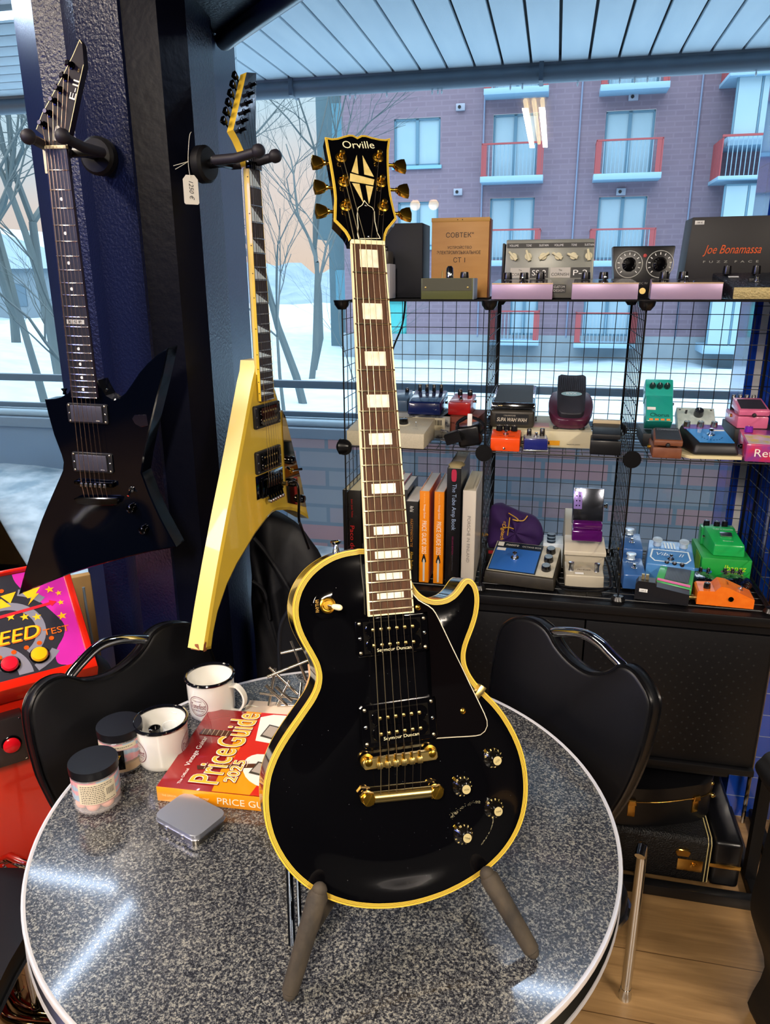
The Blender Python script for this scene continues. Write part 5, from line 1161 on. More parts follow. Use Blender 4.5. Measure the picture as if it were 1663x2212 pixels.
# three silver wedge pedals and one hammered one
LILAC_LIT = mat('#b8a0c0', .38, metal=.35)  # silver finish with purple-pink light put into its colour
def big_wedge(label, u, w, yaw=0, h=.036, front=LILAC_LIT, topc='#4c4a52', knobs=3):
    t = thing('effect_pedal', label, 'guitar pedal', wall_frame(u, .040, T2, yaw))
    MB().hexa([(0, 0, 0), (w, 0, 0), (w*.97, .12, 0), (w*.03, .12, 0), (.0, .0, h), (w, .0, h), (w*.96, .12, h+.008), (w*.04, .12, h+.008)], .0015).build('housing', front, t)
    MB().hexa([(.002, .003, h), (w-.002, .003, h), (w*.95, .117, h+.008), (w*.05, .117, h+.008), (.002, .003, h+.0008), (w-.002, .003, h+.0008), (w*.95, .117, h+.009), (w*.05, .117, h+.009)]).build('top_plate', mat(topc, .15, metal=.6), t)
    MB().box(0, w, -.0006, .0012, h-.002, h+.0008).build('front_lip', mat('#e8c8a0', .3, metal=.5), t)
    for i in range(knobs): knob(T(w*(.22+.28*i), .085, h+.008), t, .011, .016)
    sw(T(w*.5, .022, h+.0016), t, 1.0); MB(T(w*.62, .03, h+.001)).lathe([(.003, 0), (.003, .002), (0, .004)], 10).build('indicator', CHROME, t)
    return t
big_wedge('wide silver pedal with lilac-lit front below the grey two-section pedal, left one', -.323, .140)
big_wedge('wide silver pedal with lilac-lit front, in front of the black pedal with two dials', -.140, .146, knobs=2)
t3 = big_wedge('wide silver pedal with dull lilac-lit front at the corner of the signed black box', .033, .150, yaw=-2, topc='#2c2830', knobs=2)
txt(T(.118, .012, .0385), t3, '————', .03, .004, '#c8c8c8')
t = thing('effect_pedal', 'black hammered-metal wedge pedal with pale gold front edge, rightmost on the shelf top', 'guitar pedal', wall_frame(.203, .038, T2, -3))
MB().hexa([(.002, 0, 0), (.150, 0, 0), (.148, .13, 0), (-.03, .13, 0), (.0, .0, .026), (.150, .0, .026), (.14, .13, .058), (-.028, .13, .058)], .004, 2).build('housing', mat('#26282e', .3, metal=.4, bump=(160, .5)), t)
MB().box(.003, .149, -.0015, .002, .001, .026, .001).build('front_plate', mat('#b0a070', .5, metal=.4, bump=(220, .3)), t)
sw(T(.055, .045, .038) @ RX(14), t, 1.1); MB(T(.055, .035, .035)).box(-.016, -.006, .010, .018, 0, .010, .001).build('switch_block', SATIN, t)
for x in (.0, .062): knob(T(x, .105, .054), t, .0095, .018)
MB(T(.012, .085, .048) @ RX(14)).box(-.011, .011, -.004, .004, 0, .0008).build('price_sticker', WHITE, t)
# dial pedal
t = thing('effect_pedal', 'black pedal with two large white-ringed dials standing behind the silver pedals', 'guitar pedal', wall_frame(-.047, .185, T2))
MB().hexa([(.012, 0, 0), (.132, 0, 0), (.132, .07, 0), (.012, .07, 0), (0, .012, .120), (.145, .012, .120), (.145, .06, .120), (0, .06, .120)], .003).build('housing', mat('#0e0e12', .3), t)
def dp(x, z): return T(x, z*.1-.0006, z) @ RX(84.3)
for x in (.041, .112):
    q = MB(dp(x, .078)); q.tube([(.031*math.cos(2*PI*i/40), .031*math.sin(2*PI*i/40), .0006) for i in range(40)], .0011, 6, closed=True); q.build('dial_ring', mat('#b8b8b0', .4), t)
    q = MB(dp(x, .078) @ T(0, 0, .0008))
    for i in range(11):
        a = rad(225-27*i); q.add([(r_*math.cos(a+s_), r_*math.sin(a+s_), 0) for r_, s_ in ((.022, -.05), (.0275, -.035), (.0275, .035), (.022, .05))], [(0, 1, 2, 3)])
    q.build('dial_marks', WHITE, t, flip=False)
    q = MB(dp(x, .078)); q.lathe([(.0165, 0), (.0165, .006), (.013, .012), (.011, .020), (0, .0205)], 10); q.build('knob', BLACK, t)
MB(dp(.0765, .098)).lathe([(0, .001), (.004, .0008), (.0045, 0)], 12).build('red_mark', mat('#b82828', .4), t)
MB(dp(.077, .016)).lathe([(.003, .001), (.0065, .001), (.0075, .003), (.0055, .003)], 16).build('jack_socket', GOLDW, t)
txt(dp(.078, .034) @ T(0, 0, .0008), t, 'DC 9V', .020, .005, '#8a8a8a')
# signed box
t = thing('pedal_box', 'large black box with orange signature lettering standing at the right of the shelf top', 'box', wall_frame(.130, .225, T2))
MB().hexa([(-.006, 0, 0), (.30, 0, 0), (.30, .11, 0), (-.006, .11, 0), (.004, .0, .184), (.30, .0, .186), (.30, .11, .186), (.004, .11, .184)], .001).build('carton', mat('#18161a', .5), t)
txt(FACE(.100, -.0008, .108), t, 'Joe Bonamassa', .130, .026, '#e05a14', .35); txt(FACE(.100, -.0008, .083), t, 'F  U  Z  Z    F  A  C  E', .124, .0048, '#a8a8a0')
MB(FACE(.020, -.0006, .172)).box(-.0105, .0105, -.0045, .0045, 0, .0006, .0002).build('price_sticker', WHITE, t); txt(FACE(.020, -.0014, .172), t, '199 €', .013, .004, '#444444')
# cable hanging at the back of the top
m = MB(wall_frame(0, 0, 0)); m.tube(spline([(-.610, .41, 1.545), (-.602, .415, 1.53), (-.61, .415, 1.46), (-.635, .42, 1.40), (-.66, .42, 1.33), (-.70, .425, 1.25), (-.715, .43, .99)], 4, False), .0028, 8)
tag(m.build('power_cable', PLASTIC, None), 'thin black cable hanging down behind the left shelf cube', 'cable')

# ================= middle shelf =================
CRM = mat('#cfc6ae', .45, noise=(300, '#bcb49c', .3))
t = thing('effect_pedal', 'wide cream sloping box pedal with black knobs behind the guitar neck', 'guitar pedal', wall_frame(-.682, .032, T1, -3))
MB().hexa([(0, 0, 0), (.205, 0, 0), (.205, .135, 0), (0, .135, 0), (0, .002, .038), (.205, .002, .038), (.205, .135, .056), (0, .135, .056)], .002).build('housing', CRM, t)
for x, y in ((.030, .07), (.134, .075)): knob(T(x, y, .048) @ RX(8), t, .0125, .014, '#08080a')
for x in (.134,): MB(T(x, .075, .0475) @ RX(8)).lathe([(.0175, 0), (.0172, .0022), (0, .0024)], 20).build('knob_skirt', mat('#d8d2bc', .4), t)
MB(T(.172, .055, .0465) @ RX(8)).tube([(0, 0, 0), (0, 0, .012)], .0013, 8).build('toggle', CHROME, t); txt(T(.175, .035, .0440) @ RX(8), t, '— ~ —', .014, .003, '#555555')
t = box_thing('carton', 'flat grey pedal box behind the cream box, right beside the guitar neck', 'box', -.592, .20, T1, .045, .12, .060, '#8c9298', m_=mat('#9aa0a6', .5))
t = thing('effect_pedal', 'slate blue pedal half hidden by the guitar neck on the middle shelf', 'guitar pedal', wall_frame(-.612, .215, T1+.0605))
wedge(t, .055, .085, .030, .048, mat('#4a6484', .35, coat=.4)); knob(T(.042, .068, .045), t, .006, .010)
t = box_thing('pedal_box', 'white and dark box with a barcode label under the navy blue four-knob pedal', 'box', -.540, .155, T1, .110, .13, .060, '#20242c', m_=mat('#30343c', .5, noise=(30, '#b0b0a8', .06)))
MB(FACE(.053, -.0004, .040)).box(-.044, .044, -.0165, .0165, 0, .0006).build('label', mat('#d8d0b4', .5), t)
q = MB(FACE(.053, -.0013, .044)); random.seed(8); x = -.033
while x < .033: w_ = random.choice((.0008, .0016, .0024)); q.add([(x, -.007, 0), (x+w_, -.007, 0), (x+w_, .007, 0), (x, .007, 0)], [(0, 1, 2, 3)]); x += w_+random.choice((.0012, .002))
q.build('barcode', SATIN, t, flip=False)
t = thing('effect_pedal', 'navy blue pedal with four slim knobs standing on the barcode box', 'guitar pedal', wall_frame(-.548, .170, T1+.0605))
MB().hexa([(0, 0, 0), (.090, 0, 0), (.096, .115, 0), (-.002, .115, 0), (.002, .004, .034), (.088, .004, .034), (.094, .112, .052), (.002, .112, .052)], .004, 3).build('housing', mat('#10225c', .22, coat=.8), t)
for i in range(4): knob(T(.018+i*.020, .094, .050), t, .0055, .018, '#16161a', '#c8a850')
txt(T(.050, .052, .0425) @ RX(9), t, 'SUB N UP', .034, .009, '#8a96b0'); MB(T(.094, .06, .026) @ RY(90)).lathe([(.0035, 0), (.0035, .006), (.005, .006), (.005, .008), (0, .008)], 12).build('jack', CHROME, t)
t = box_thing('pedal_box', 'worn brown-red cardboard pedal box under the small red pedal', 'box', -.452, .165, T1, .096, .13, .060, '#7c3a26', yaw=-6, m_=mat('#84402c', .7))
txt(FACE(.038, -.0006, .044), t, 'dyna comp', .045, .008, '#4a2014')
t = thing('effect_pedal', 'small red pedal with two black knobs on the brown-red box', 'guitar pedal', wall_frame(-.440, .185, T1+.0605, -3))
wedge(t, .060, .105, .034, .044, mat('#c01c1c', .3, coat=.5), bev=.003)
for x in (.018, .046): knob(T(x, .085, .042), t, .007, .015)
sw(T(.03, .03, .037), t, .8); MB(T(.060, .07, .028) @ RY(90)).lathe([(.0035, 0), (.0035, .005), (.0048, .005), (.0048, .007), (0, .007)], 12).build('jack', CHROME, t)
# adapter
t = thing('power_adapter', 'black wall-plug power adapter with coiled cable at the front of the middle shelf', 'adapter', wall_frame(-.385, .050, T1))
MB(T(.012, .01, .030) @ RY(-12)).box(-.024, .034, -.012, .05, -.026, .026, .007, 3).build('adapter_body', PLASTIC, t)
m = MB(T(-.012, .0, .026) @ RY(-20)); m.prism([(-.028, -.016), (.012, -.020), (.012, .020), (-.028, .012)], -.008, .02, .003); m.build('plug_face', PLASTIC, t)
for z in (.040, .016): MB(T(-.036, .01, z)).cyl((0, 0, 0), (-.020, 0, .003), .0024, n=10).build('plug_pin', CHROME, t)
random.seed(3); m = MB()
for k in range(7):
    m.tube([(.018+(.034+random.uniform(-.003, .003))*math.cos(2*PI*i/28), .012+k*.0035+random.uniform(-.001, .001), .050+(.026+random.uniform(-.002, .002))*math.sin(2*PI*i/28)+.002*math.sin(i+k)) for i in range(28)], .0022, 6, closed=True)
m.build('coiled_cable', mat('#1a1c22', .25), t)
MB(T(.018, .004, .072)).box(-.006, .006, 0, .006, -.016, .016, .002).build('cable_tie', WHITE, t)
# big cream carton
t = thing('pedal_box', 'flat cream Japanese-made carton carrying the silver-topped wah pedal and the maroon pedal', 'box', wall_frame(-.314, .100, T1, 2))
MB().box(0, .250, 0, .22, 0, .042, .001).build('carton', mat('#cdc4a4', .6), t)
txt(FACE(.062, -.0006, .024), t, 'Roland', .072, .014, '#4a4638'); MB(FACE(.150, -.0004, .012)).box(-.021, .021, -.006, .006, 0, .0006).build('orange_label', mat('#e8a010', .5), t); txt(FACE(.205, -.0006, .009), t, 'MADE IN JAPAN', .032, .004, '#3a3a34')
MB(T(.115, .08, .042)).box(-.015, .03, -.03, .03, 0, .0006).build('pink_label', mat('#d89a90', .5), t)
# wah
t = thing('wah_pedal', 'dark metal wah pedal with chrome-edged treadle and white name plate', 'guitar pedal', wall_frame(-.322, .125, T1+.0425))
MB().box(0, .112, 0, .17, 0, .046, .008, 3).build('base', mat('#3a3630', .4, metal=.3), t)
MB().box(.014, .098, -.0012, .001, .010, .036).build('name_plate', SATIN, t); txt(FACE(.056, -.0016, .022), t, 'SUPA WAH WAH', .076, .010, '#e8dcc8', .25); txt(FACE(.050, -.0016, .0325), t, 'COLORSOUND', .030, .0035, '#b8b0a0')
MB().hexa([(.002, -.002, .050), (.112, -.002, .050), (.112, .17, .062), (.002, .17, .062), (.002, .002, .064), (.112, .002, .064), (.110, .17, .088), (.004, .17, .088)], .003).build('treadle', CHROME, t)
MB().hexa([(.008, .010, .0642), (.106, .010, .0642), (.103, .165, .0875), (.011, .165, .0875), (.008, .010, .0662), (.106, .010, .0662), (.103, .165, .0895), (.011, .165, .0895)]).build('treadle_pad', mat('#2c343c', .6), t)
for x, s_ in ((-.002, -1), (.114, 1)): MB(T(x, .03, .02) @ RY(90*s_)).lathe([(.006, 0), (.006, .004), (0, .004)], 12).build('side_socket', SATIN, t)
# orange phaser
t = thing('effect_pedal', 'bright orange pedal with three black knobs at the front of the middle cube', 'guitar pedal', wall_frame(-.312, .036, T1, 0))
wedge(t, .072, .055, .034, .046, mat('#ee4e10', .3, coat=.4), bev=.003)
for x, y in ((.018, .045), (.036, .05), (.055, .046)): knob(T(x, y, .044), t, .0085, .012)
sw(T(.036, .022, .039) @ RX(12), t, .8); txt(T(.037, .010, .0370) @ RX(12), t, 'LOCO BOX', .044, .005, '#3a1008'); MB(FACE(.034, -.0004, .008)).lathe([(0, .003), (.0028, .002), (.0032, 0)], 12).build('thumb_screw', CHROME, t)
# small blue pedal
t = thing('effect_pedal', 'tiny navy blue pedal with silver base between the orange pedal and the cream carton corner', 'guitar pedal', wall_frame(-.230, .040, T1, 4))
MB().box(0, .058, 0, .055, .006, .034, .003).build('housing', mat('#1c2470', .28, coat=.6), t); MB().box(-.001, .059, -.001, .056, 0, .006, .001).build('base_plate', STEEL, t)
MB().box(.003, .055, .003, .052, .034, .0348).build('top_plate', mat('#c8c4c0', .3, metal=.5), t); knob(T(.013, .036, .0348), t, .006, .016); knob(T(.045, .034, .0348), t, .0065, .018, '#201c1c'); sw(T(.03, .022, .0348), t, .8)
for s_, x in ((-1, -.0), (1, .058)): MB(T(x, .03, .018) @ RY(90*s_)).lathe([(.004, 0), (.004, .006), (0, .006)], 12).build('jack', SATIN, t)
# maroon wah
t = thing('wah_pedal', 'maroon oval rocker pedal with ribbed black treadle and silver oval badge', 'guitar pedal', wall_frame(-.120, .125, T1+.0425))
ov = spline([(-.044, .02), (-.056, .07), (-.050, .14), (-.024, .175), (.024, .175), (.050, .14), (.056, .07), (.044, .02), (.022, .0), (-.022, .0)], 4)
m = MB(RX(18)); m.prism(offset(ov, .003), .004, .016); m.prism(ov, .014, .030, .006, 3); m.build('base', mat('#4c1c34', .35, coat=.3), t, ang=55)
m = MB(RX(30) @ T(0, .006, .020)); m.prism(spline([(-.034, .05), (-.036, .155), (-.028, .165), (.028, .165), (.036, .155), (.034, .05), (.030, .020), (.018, .008), (-.018, .008), (-.030, .020)], 3), 0, .022, .004, 2); m.build('treadle', mat('#22222a', .5), t, ang=55)
m = MB(RX(30) @ T(0, .006, .0425))
for i in range(13): m.box(-.031+i*.005, -.0285+i*.005, .100, .158, 0, .0014)
m.build('treadle_ribs', mat('#2c303a', .5), t)
m = MB(RX(30) @ T(0, .092, .0428)); m.prism([(.026*math.cos(a), .0085*math.sin(a)) for a in [2*PI*i/28 for i in range(28)]], 0, .001); m.build('badge', mat('#9cc4d0', .3, metal=.3), t); txt(RX(30) @ T(0, .092, .0442), t, 'RVX', .026, .008, '#e8f0f4')
for x in (-.035, .03): MB(T(x, .012, 0)).lathe([(.007, 0), (.007, .006), (0, .006)], 12).build('rubber_foot', RUBBER, t)
# black square pedal
t = thing('effect_pedal', 'plain black stomp pedal with ribbed pad at the right of the middle cube', 'guitar pedal', wall_frame(-.072, .042, T1, -3))
MB().box(0, .072, 0, .10, 0, .036, .003).build('housing', mat('#0f1013', .35), t); MB().hexa([(.003, -.002, .040), (.069, -.002, .040), (.069, .075, .052), (.003, .075, .052), (.003, -.002, .052), (.069, -.002, .052), (.069, .075, .066), (.003, .075, .066)], .002).build('foot_plate', mat('#121418', .45), t)
MB().box(.003, .069, .070, .088, .058, .073, .001).build('knob_panel', mat('#b8a888', .4), t)
# ---- right cube, middle shelf ----
TEAL = mat('#1f9a8c', .3, coat=.5)
t = thing('effect_pedal', 'teal chorus pedal tipped up with three dark knobs and cream price sticker', 'guitar pedal', wall_frame(.069, .222, T1+.034))
MB(RX(52)).box(0, .066, 0, .075, 0, .045, .003).build('foot_section', TEAL, t); 
MB(RX(52) @ T(0, .075, -.006)).box(-.001, .068, 0, .052, 0, .045, .003).build('housing', mat('#24a898', .3, coat=.5), t)
for i in range(3): knob(RX(52) @ T(.016+i*.018, .104, .039), t, .0078, .010, '#1a3432')
txt(RX(52) @ T(.033, .018, .0456), t, 'Chorus', .046, .010, '#0c3834'); MB(RX(52) @ T(.013, .036, .0455)).box(-.0105, .0105, -.004, .004, 0, .0008).build('price_sticker', WHITE, t)
MB(RX(52) @ T(.068, .062, .022)).lathe([(.004, -.001), (.004, .004), (0, .004)], 10).build('jack', CHROME, t)
q = MB(RX(52) @ T(0, .004, .0458))
for i in range(4): q.box(.008+i*.014, .017+i*.014, -.002, .003, 0, .0006)
q.build('orange_marks', mat('#f08a3a', .5), t)
t = box_thing('pedal_box', 'low black pedal box under the teal chorus pedal', 'box', .062, .16, T1, .10, .14, .034, '#14161c', m_=mat('#14171e', .5))
BRN = mat('#6a3820', .5, noise=(50, '#7c4a30', .2))
t = thing('effect_pedal', 'worn brown and black stomp pedal at the front left of the right-hand cube', 'guitar pedal', wall_frame(.072, .036, T1, -2))
MB().box(0, .066, 0, .115, 0, .026, .003).build('base', BRN, t); MB().hexa([(.001, -.003, .030), (.066, -.003, .030), (.064, .07, .042), (.003, .07, .042), (.001, -.003, .044), (.066, -.003, .044), (.064, .07, .060), (.003, .07, .060)], .003).build('foot_plate', BRN, t)
MB().hexa([(.005, .002, .0445), (.062, .002, .0445), (.060, .066, .0595), (.007, .066, .0595), (.005, .002, .0465), (.062, .002, .0465), (.060, .066, .0615), (.007, .066, .0615)]).build('rubber_pad', mat('#262a32', .6), t)
MB().box(.004, .062, .075, .112, .026, .050, .002).build('knob_panel', mat('#20242c', .4), t); txt(T(.034, .052, .0595) @ RX(13), t, 'COMPRESSION', .048, .008, '#9aa0a8'); MB(FACE(.033, -.003, .033)).lathe([(0, .006), (.004, .005), (.0055, 0)], 12).build('thumb_screw', SATIN, t)
MB(T(0, .055, .016) @ RY(-90)).lathe([(.0045, 0), (.0045, .008), (0, .008)], 10).build('jack', GOLD, t)
t = thing('effect_pedal', 'pale grey-white plate pedal leaning back with a black knob behind the blue wedge pedal', 'guitar pedal', wall_frame(.150, .20, T1+.012))
MB(RX(36)).box(0, .092, 0, .09, 0, .028, .001).build('housing', mat('#c4d0cc', .4, noise=(80, '#a8b8b4', .2)), t); knob(RX(36) @ T(.052, .066, .028), t, .012, .016, '#20242a'); knob(RX(36) @ T(.022, .070, .028), t, .003, .010, '#20242a')
for x, y in ((.008, .008), (.084, .008), (.008, .082), (.084, .082)): MB(RX(36) @ T(x, y, .028)).lathe([(0, .001), (.002, .0008), (.0025, 0)], 8).build('screw', STEEL, t)
sw(RX(36) @ T(.055, .032, .028), t, .7)
t = thing('effect_pedal', 'large black wedge pedal with sky blue face, cream base edge and three silver knobs', 'guitar pedal', wall_frame(.138, .038, T1, 4))
hx = [(.020, -.004), (.135, -.004), (.142, .01), (.128, .135), (.012, .135), (-.008, .06), (-.004, .02)]
m = MB(); m.prism(hx, .002, .009, .001); m.build('base_plate', mat('#e0d2a4', .4), t)
m = MB(); m.hexa([(.026, .002, .009), (.134, .002, .009), (.122, .130, .009), (.008, .130, .009), (.034, .008, .036), (.124, .008, .036), (.114, .126, .062), (.020, .126, .062)], .008, 3); m.build('housing', mat('#1c1c20', .45), t)
pm = T(0, .008, .0365) @ RX(12.4)
MB(pm).prism([(.042, .006), (.120, .006), (.114, .084), (.026, .084)], 0, .0014).build('face_plate', mat('#2e86d0', .3, coat=.4), t)
MB(pm).box(.022, .115, .086, .112, 0, .0012).build('panel_strip', mat('#7c58a8', .35, metal=.3), t)
for i in range(3): knob(pm @ T(.030+i*.032, .099, .0012), t, .0085, .013, '#b8ac98', metal=1)
sw(pm @ T(.076, .050, .0014), t, 1.15); MB(pm @ T(.102, .077, .0014)).box(-.013, .011, -.004, .003, 0, .0006).build('price_sticker', WHITE, t)
q = MB(pm @ T(.076, .042, .0018))
for i in range(9):
    a = rad(200+i*17.5); q.box(.024*math.cos(a)-.0015, .024*math.cos(a)+.0015, .024*math.sin(a)-.001, .024*math.sin(a)+.001, 0, .0004)
q.build('dial_marks', mat('#103a6a', .5), t)
for x in (.03, .12): MB(T(x, .01, 0)).lathe([(.006, -.0002), (.006, .004), (0, .004)], 10).build('rubber_foot', RUBBER, t)
t = box_thing('pedal_box', 'black pedal box with orange block lettering under the pink pedal', 'box', .278, .165, T1, .10, .15, .052, '#1c1a1c', m_=mat('#201c1c', .5))
txt(FACE(.052, -.0006, .034), t, 'BOSS', .062, .013, '#f04a14')
t = thing('effect_pedal', 'pink stomp pedal with black pad standing on the box with orange letters', 'guitar pedal', wall_frame(.283, .175, T1+.0525, 2))
PNK = mat('#d86a90', .3, coat=.5)
MB().box(0, .072, 0, .12, 0, .030, .003).build('base', PNK, t); MB().hexa([(.0, -.003, .032), (.072, -.003, .032), (.072, .075, .042), (0, .075, .042), (0, -.003, .046), (.072, -.003, .046), (.070, .075, .066), (.002, .075, .066)], .003).build('foot_plate', PNK, t)
MB().hexa([(.006, .006, .0472), (.066, .006, .0472), (.064, .060, .0615), (.008, .060, .0615), (.006, .006, .0492), (.066, .006, .0492), (.064, .060, .0635), (.008, .060, .0635)]).build('rubber_pad', mat('#2a2430', .6), t)
MB(FACE(.036, -.003, .034)).lathe([(0, .006), (.004, .005), (.0055, 0)], 12).build('thumb_screw', SATIN, t)
for i in range(4): knob(T(.010+i*.016, .100, .030), t, .0055, .038, '#24202a', '#d8d0c0')
MB(T(0, .06, .022) @ RY(-90)).lathe([(.0045, 0), (.0045, .004), (0, .004)], 10).build('jack', GOLD, t)
t = thing('effect_pedal', 'purple and red painted pedal with purple knobs, rightmost at the middle shelf front', 'guitar pedal', wall_frame(.278, .038, T1, -3))
MB().hexa([(0, 0, 0), (.104, 0, 0), (.104, .115, 0), (0, .115, 0), (0, .0, .042), (.104, .0, .042), (.104, .115, .056), (0, .115, .056)], .003).build('housing', mat('#8a3c8c', .3, coat=.5, noise=(22, '#c82c50', .08)), t)
MB().hexa([(.004, .003, .0424), (.100, .003, .0424), (.100, .070, .0506), (.004, .070, .0506), (.004, .003, .043), (.100, .003, .043), (.100, .070, .0512), (.004, .070, .0512)]).build('top_art', mat('#cabcd0', .3, coat=.5, noise=(40, '#d8c860', .1)), t)
txt(FACE(.052, -.0006, .022), t, 'Retro', .066, .018, '#efe6da'); knob(T(.018, .094, .053), t, .010, .013, '#7a20a8'); knob(T(.080, .094, .053), t, .010, .013, '#7a20a8'); sw(T(.078, .035, .046), t, .9)
MB(T(0, .05, .026) @ RY(-90)).lathe([(.006, 0), (.006, .005), (.004, .005), (.004, .010), (0, .010)], 12).build('jack', DKCHROME, t)

# ================= books in the lower left cube =================
def book(label, u, w, h, d, col, v=.034, pages='#d8d0b8', yaw=0, texts=(), top=None, name='book', z=T0+.001):
    t = thing(name, label, 'book', wall_frame(u, v, z, yaw), 'books in the lower left cube')
    MB().box(.0012, w-.0012, .002, d-.002, .001, h-.003).build('pages', mat(pages, .8), t)
    cm = mat(col, .35, coat=.2)
    MB().box(0, w, 0, .0016, 0, h, .0004).build('spine', cm, t); MB().box(0, .0012, 0, d, 0, h).build('cover', cm, t); MB().box(w-.0012, w, 0, d, 0, h).build('cover', cm, t)
    for s_, z_, ln, hh, c_ in texts:
        m = MB(FACE(w/2, -.0005, z_) @ RZ(-90)); m.text(s_, ln, hh); m.build('lettering', mat(c_, .45), t, flip=False)
    return t
b_ = book('thick black book with red spine lettering, leftmost on the shelf', -.702, .050, .240, .19, '#16110f', v=.055, texts=(('Juan José Téllez', .190, .052, .006, '#b81c1c'), ('Paco de Lucía', .078, .125, .012, '#b81c1c')), pages='#d8cca4')
book('slim black book next to the thick black one with red lettering', -.650, .022, .236, .17, '#101012', v=.06, pages='#d8c48c')
book('light grey book mostly hidden behind the guitar neck', -.626, .026, .226, .19, '#88888c', v=.07)
book('worn cream book standing just behind the guitar neck', -.598, .024, .250, .18, '#b0a888', v=.09)
book('white paperback with a red line behind the fretboard edge', -.572, .022, .245, .16, '#b84048', v=.10, pages='#e4e2de')
book('grey-white paperback between the fretboard edge and the black music book', -.549, .020, .242, .16, '#2a2a2e', v=.08, pages='#e4e2de')
book('black book with small white author name and orange title', -.526, .034, .225, .16, '#0f0e10', texts=(('Alan Paul', .205, .016, .010, '#e8e8e4'), ('PÄÄTTYMÄTÖN TIE', .138, .078, .008, '#a8702a'), ('Allman Brothers', .060, .052, .008, '#b08a2a')), pages='#e8e6e0')
for k, (u_, lb) in enumerate(((-.4885, 'bright orange price guide with white spine lettering, beside the black music book'), (-.4500, 'bright orange price guide with white spine lettering, beside the black tube amp book'))):
    t = book(lb, u_, .0255, .255, .205, '#f08c0c', texts=(('THE OFFICIAL', .236, .028, .003, '#f8d890'), ('Vintage Guitar', .200, .040, .007, '#f6f0e0'), ('PRICE GUIDE 2025', .128, .092, .012, '#f6f0e0')), pages='#e4e2de')
    m = MB(FACE(.0127, -.0008, 0)); m.add(spline([(-.003, .075, 0), (0, .082, 0), (.003, .075, 0), (.006, .062, 0), (.004, .058, 0), (-.004, .058, 0), (-.006, .062, 0)], 2), [tuple(range(14))]); m.build('headstock_print', SATIN, t, flip=False)
    m = MB(FACE(.0127, -.0008, 0)); m.add([(-.0028, .063, .0003), (0, .070, .0003), (.0028, .063, .0003), (.0024, .004, .0003), (-.0024, .004, .0003)], [(0, 1, 2, 3, 4)]); m.build('neck_print', mat('#c8c4bc', .5), t, flip=False)
t = book('tall worn black tube amp book with blue-white spine lettering', -.4185, .036, .318, .21, '#0e0e12', v=.036, texts=(('The Tube Amp Book', .215, .125, .014, '#a8c0e0'), ('DELUXE EDITION', .110, .050, .004, '#8a2858'), ('Aspen Pittman', .062, .045, .004, '#50505a')))
m = MB(FACE(.018, -.0008, .300)); m.prism(spline([(-.006, .012), (0, .016), (.006, .012), (.006, -.012), (0, -.016), (-.006, -.012)], 3), 0, .0004); m.build('tube_print', mat('#c83050', .4), t)
m = MB(T(.018, .05, .316)); m.sph((0, 0, 0), (.022, .035, .006), 12, 6); m.build('torn_tape', mat('#b8a878', .7), t)
book('cream book with thin letter-spaced title, rightmost on the shelf', -.3765, .034, .262, .22, '#d2cabb', v=.036, texts=(('PORSCHE IN FINLAND', .130, .128, .008, '#8a847c'),))

# ================= lower middle cube =================
t = thing('effect_pedal', 'wide blue-faced vintage pedal with a switch and three black knobs on a dark base', 'guitar pedal', wall_frame(-.320, .070, T0, -8))
MB().hexa([(0, 0, 0), (.188, 0, 0), (.188, .15, 0), (0, .15, 0), (.003, .004, .032), (.185, .004, .032), (.182, .146, .070), (.006, .146, .070)], .003).build('housing', mat('#1a1712', .5, noise=(60, '#2c261c', .3)), t)
om = T(0, .004, .0328) @ RX(15)
MB(om).box(.006, .182, .004, .143, 0, .0015).build('face_frame', mat('#c4c0ac', .35, metal=.3), t)
MB(om).box(.009, .136, .006, .141, .0013, .0022).build('name_panel', mat('#15202c', .4), t)
MB(om).box(.011, .132, .010, .112, .002, .003).build('blue_face', mat('#2a62b0', .35, coat=.2), t)
MB(om).box(.139, .180, .006, .141, .0013, .0024).build('knob_panel', mat('#b8b4a4', .35), t)
txt(om @ T(.052, .128, .003), t, 'maestro', .036, .010, '#e0e0d8', .3); txt(om @ T(.106, .126, .003), t, 'OCTAVE BOX', .052, .007, '#c8c8c0'); MB(om).box(.012, .028, .120, .138, .0022, .003).build('logo_tile', WHITE, t)
MB(om @ T(.026, .104, .003)).box(-.012, .012, -.006, .006, 0, .0006).build('price_sticker', WHITE, t); sw(om @ T(.070, .070, .003), t, 1.3)
for y in (.035, .075, .115): knob(om @ T(.160, y, .0024), t, .013, .014, '#0c0c0e', '#d0e4f0')
# velvet bag
t = thing('velvet_bag', 'crumpled purple velvet drawstring bag with gold lettering resting behind the blue-faced pedal', 'bag', wall_frame(-.245, .245, T0+.045))
m = MB(); VV = [(-.078, -.005), (-.076, .07), (-.070, .118), (-.050, .126), (-.030, .120), (-.010, .117), (.018, .104), (.050, .090), (.072, .062), (.080, .030), (.060, .002), (0, -.010)]
n_ = 26
for i in range(n_): pass
vs = []; fs = []; K = 34; L_ = 9
vo = spline(VV, 3); K = len(vo); cx, cz = 0, .052
for j in range(L_+1):
    f_ = math.sin(PI*j/L_)**.55; y = -math.cos(PI*j/L_)*.032
    for i, (x, z) in enumerate(vo):
        w_ = 1+.03*math.sin(i*.7+j*1.1)+.02*math.sin(i*.4-j*1.5)
        vs.append((cx+(x-cx)*f_*w_, y+.006*math.sin(x*90+z*50), cz+(z-cz)*f_*w_))
for j in range(L_):
    for i in range(K): fs.append((j*K+i, j*K+(i+1) % K, (j+1)*K+(i+1) % K, (j+1)*K+i))
m.add(vs, fs); vb = m.build('bag_body', mat('#34085c', .8, noise=(9, '#1c0434', .3)), t, ang=180)
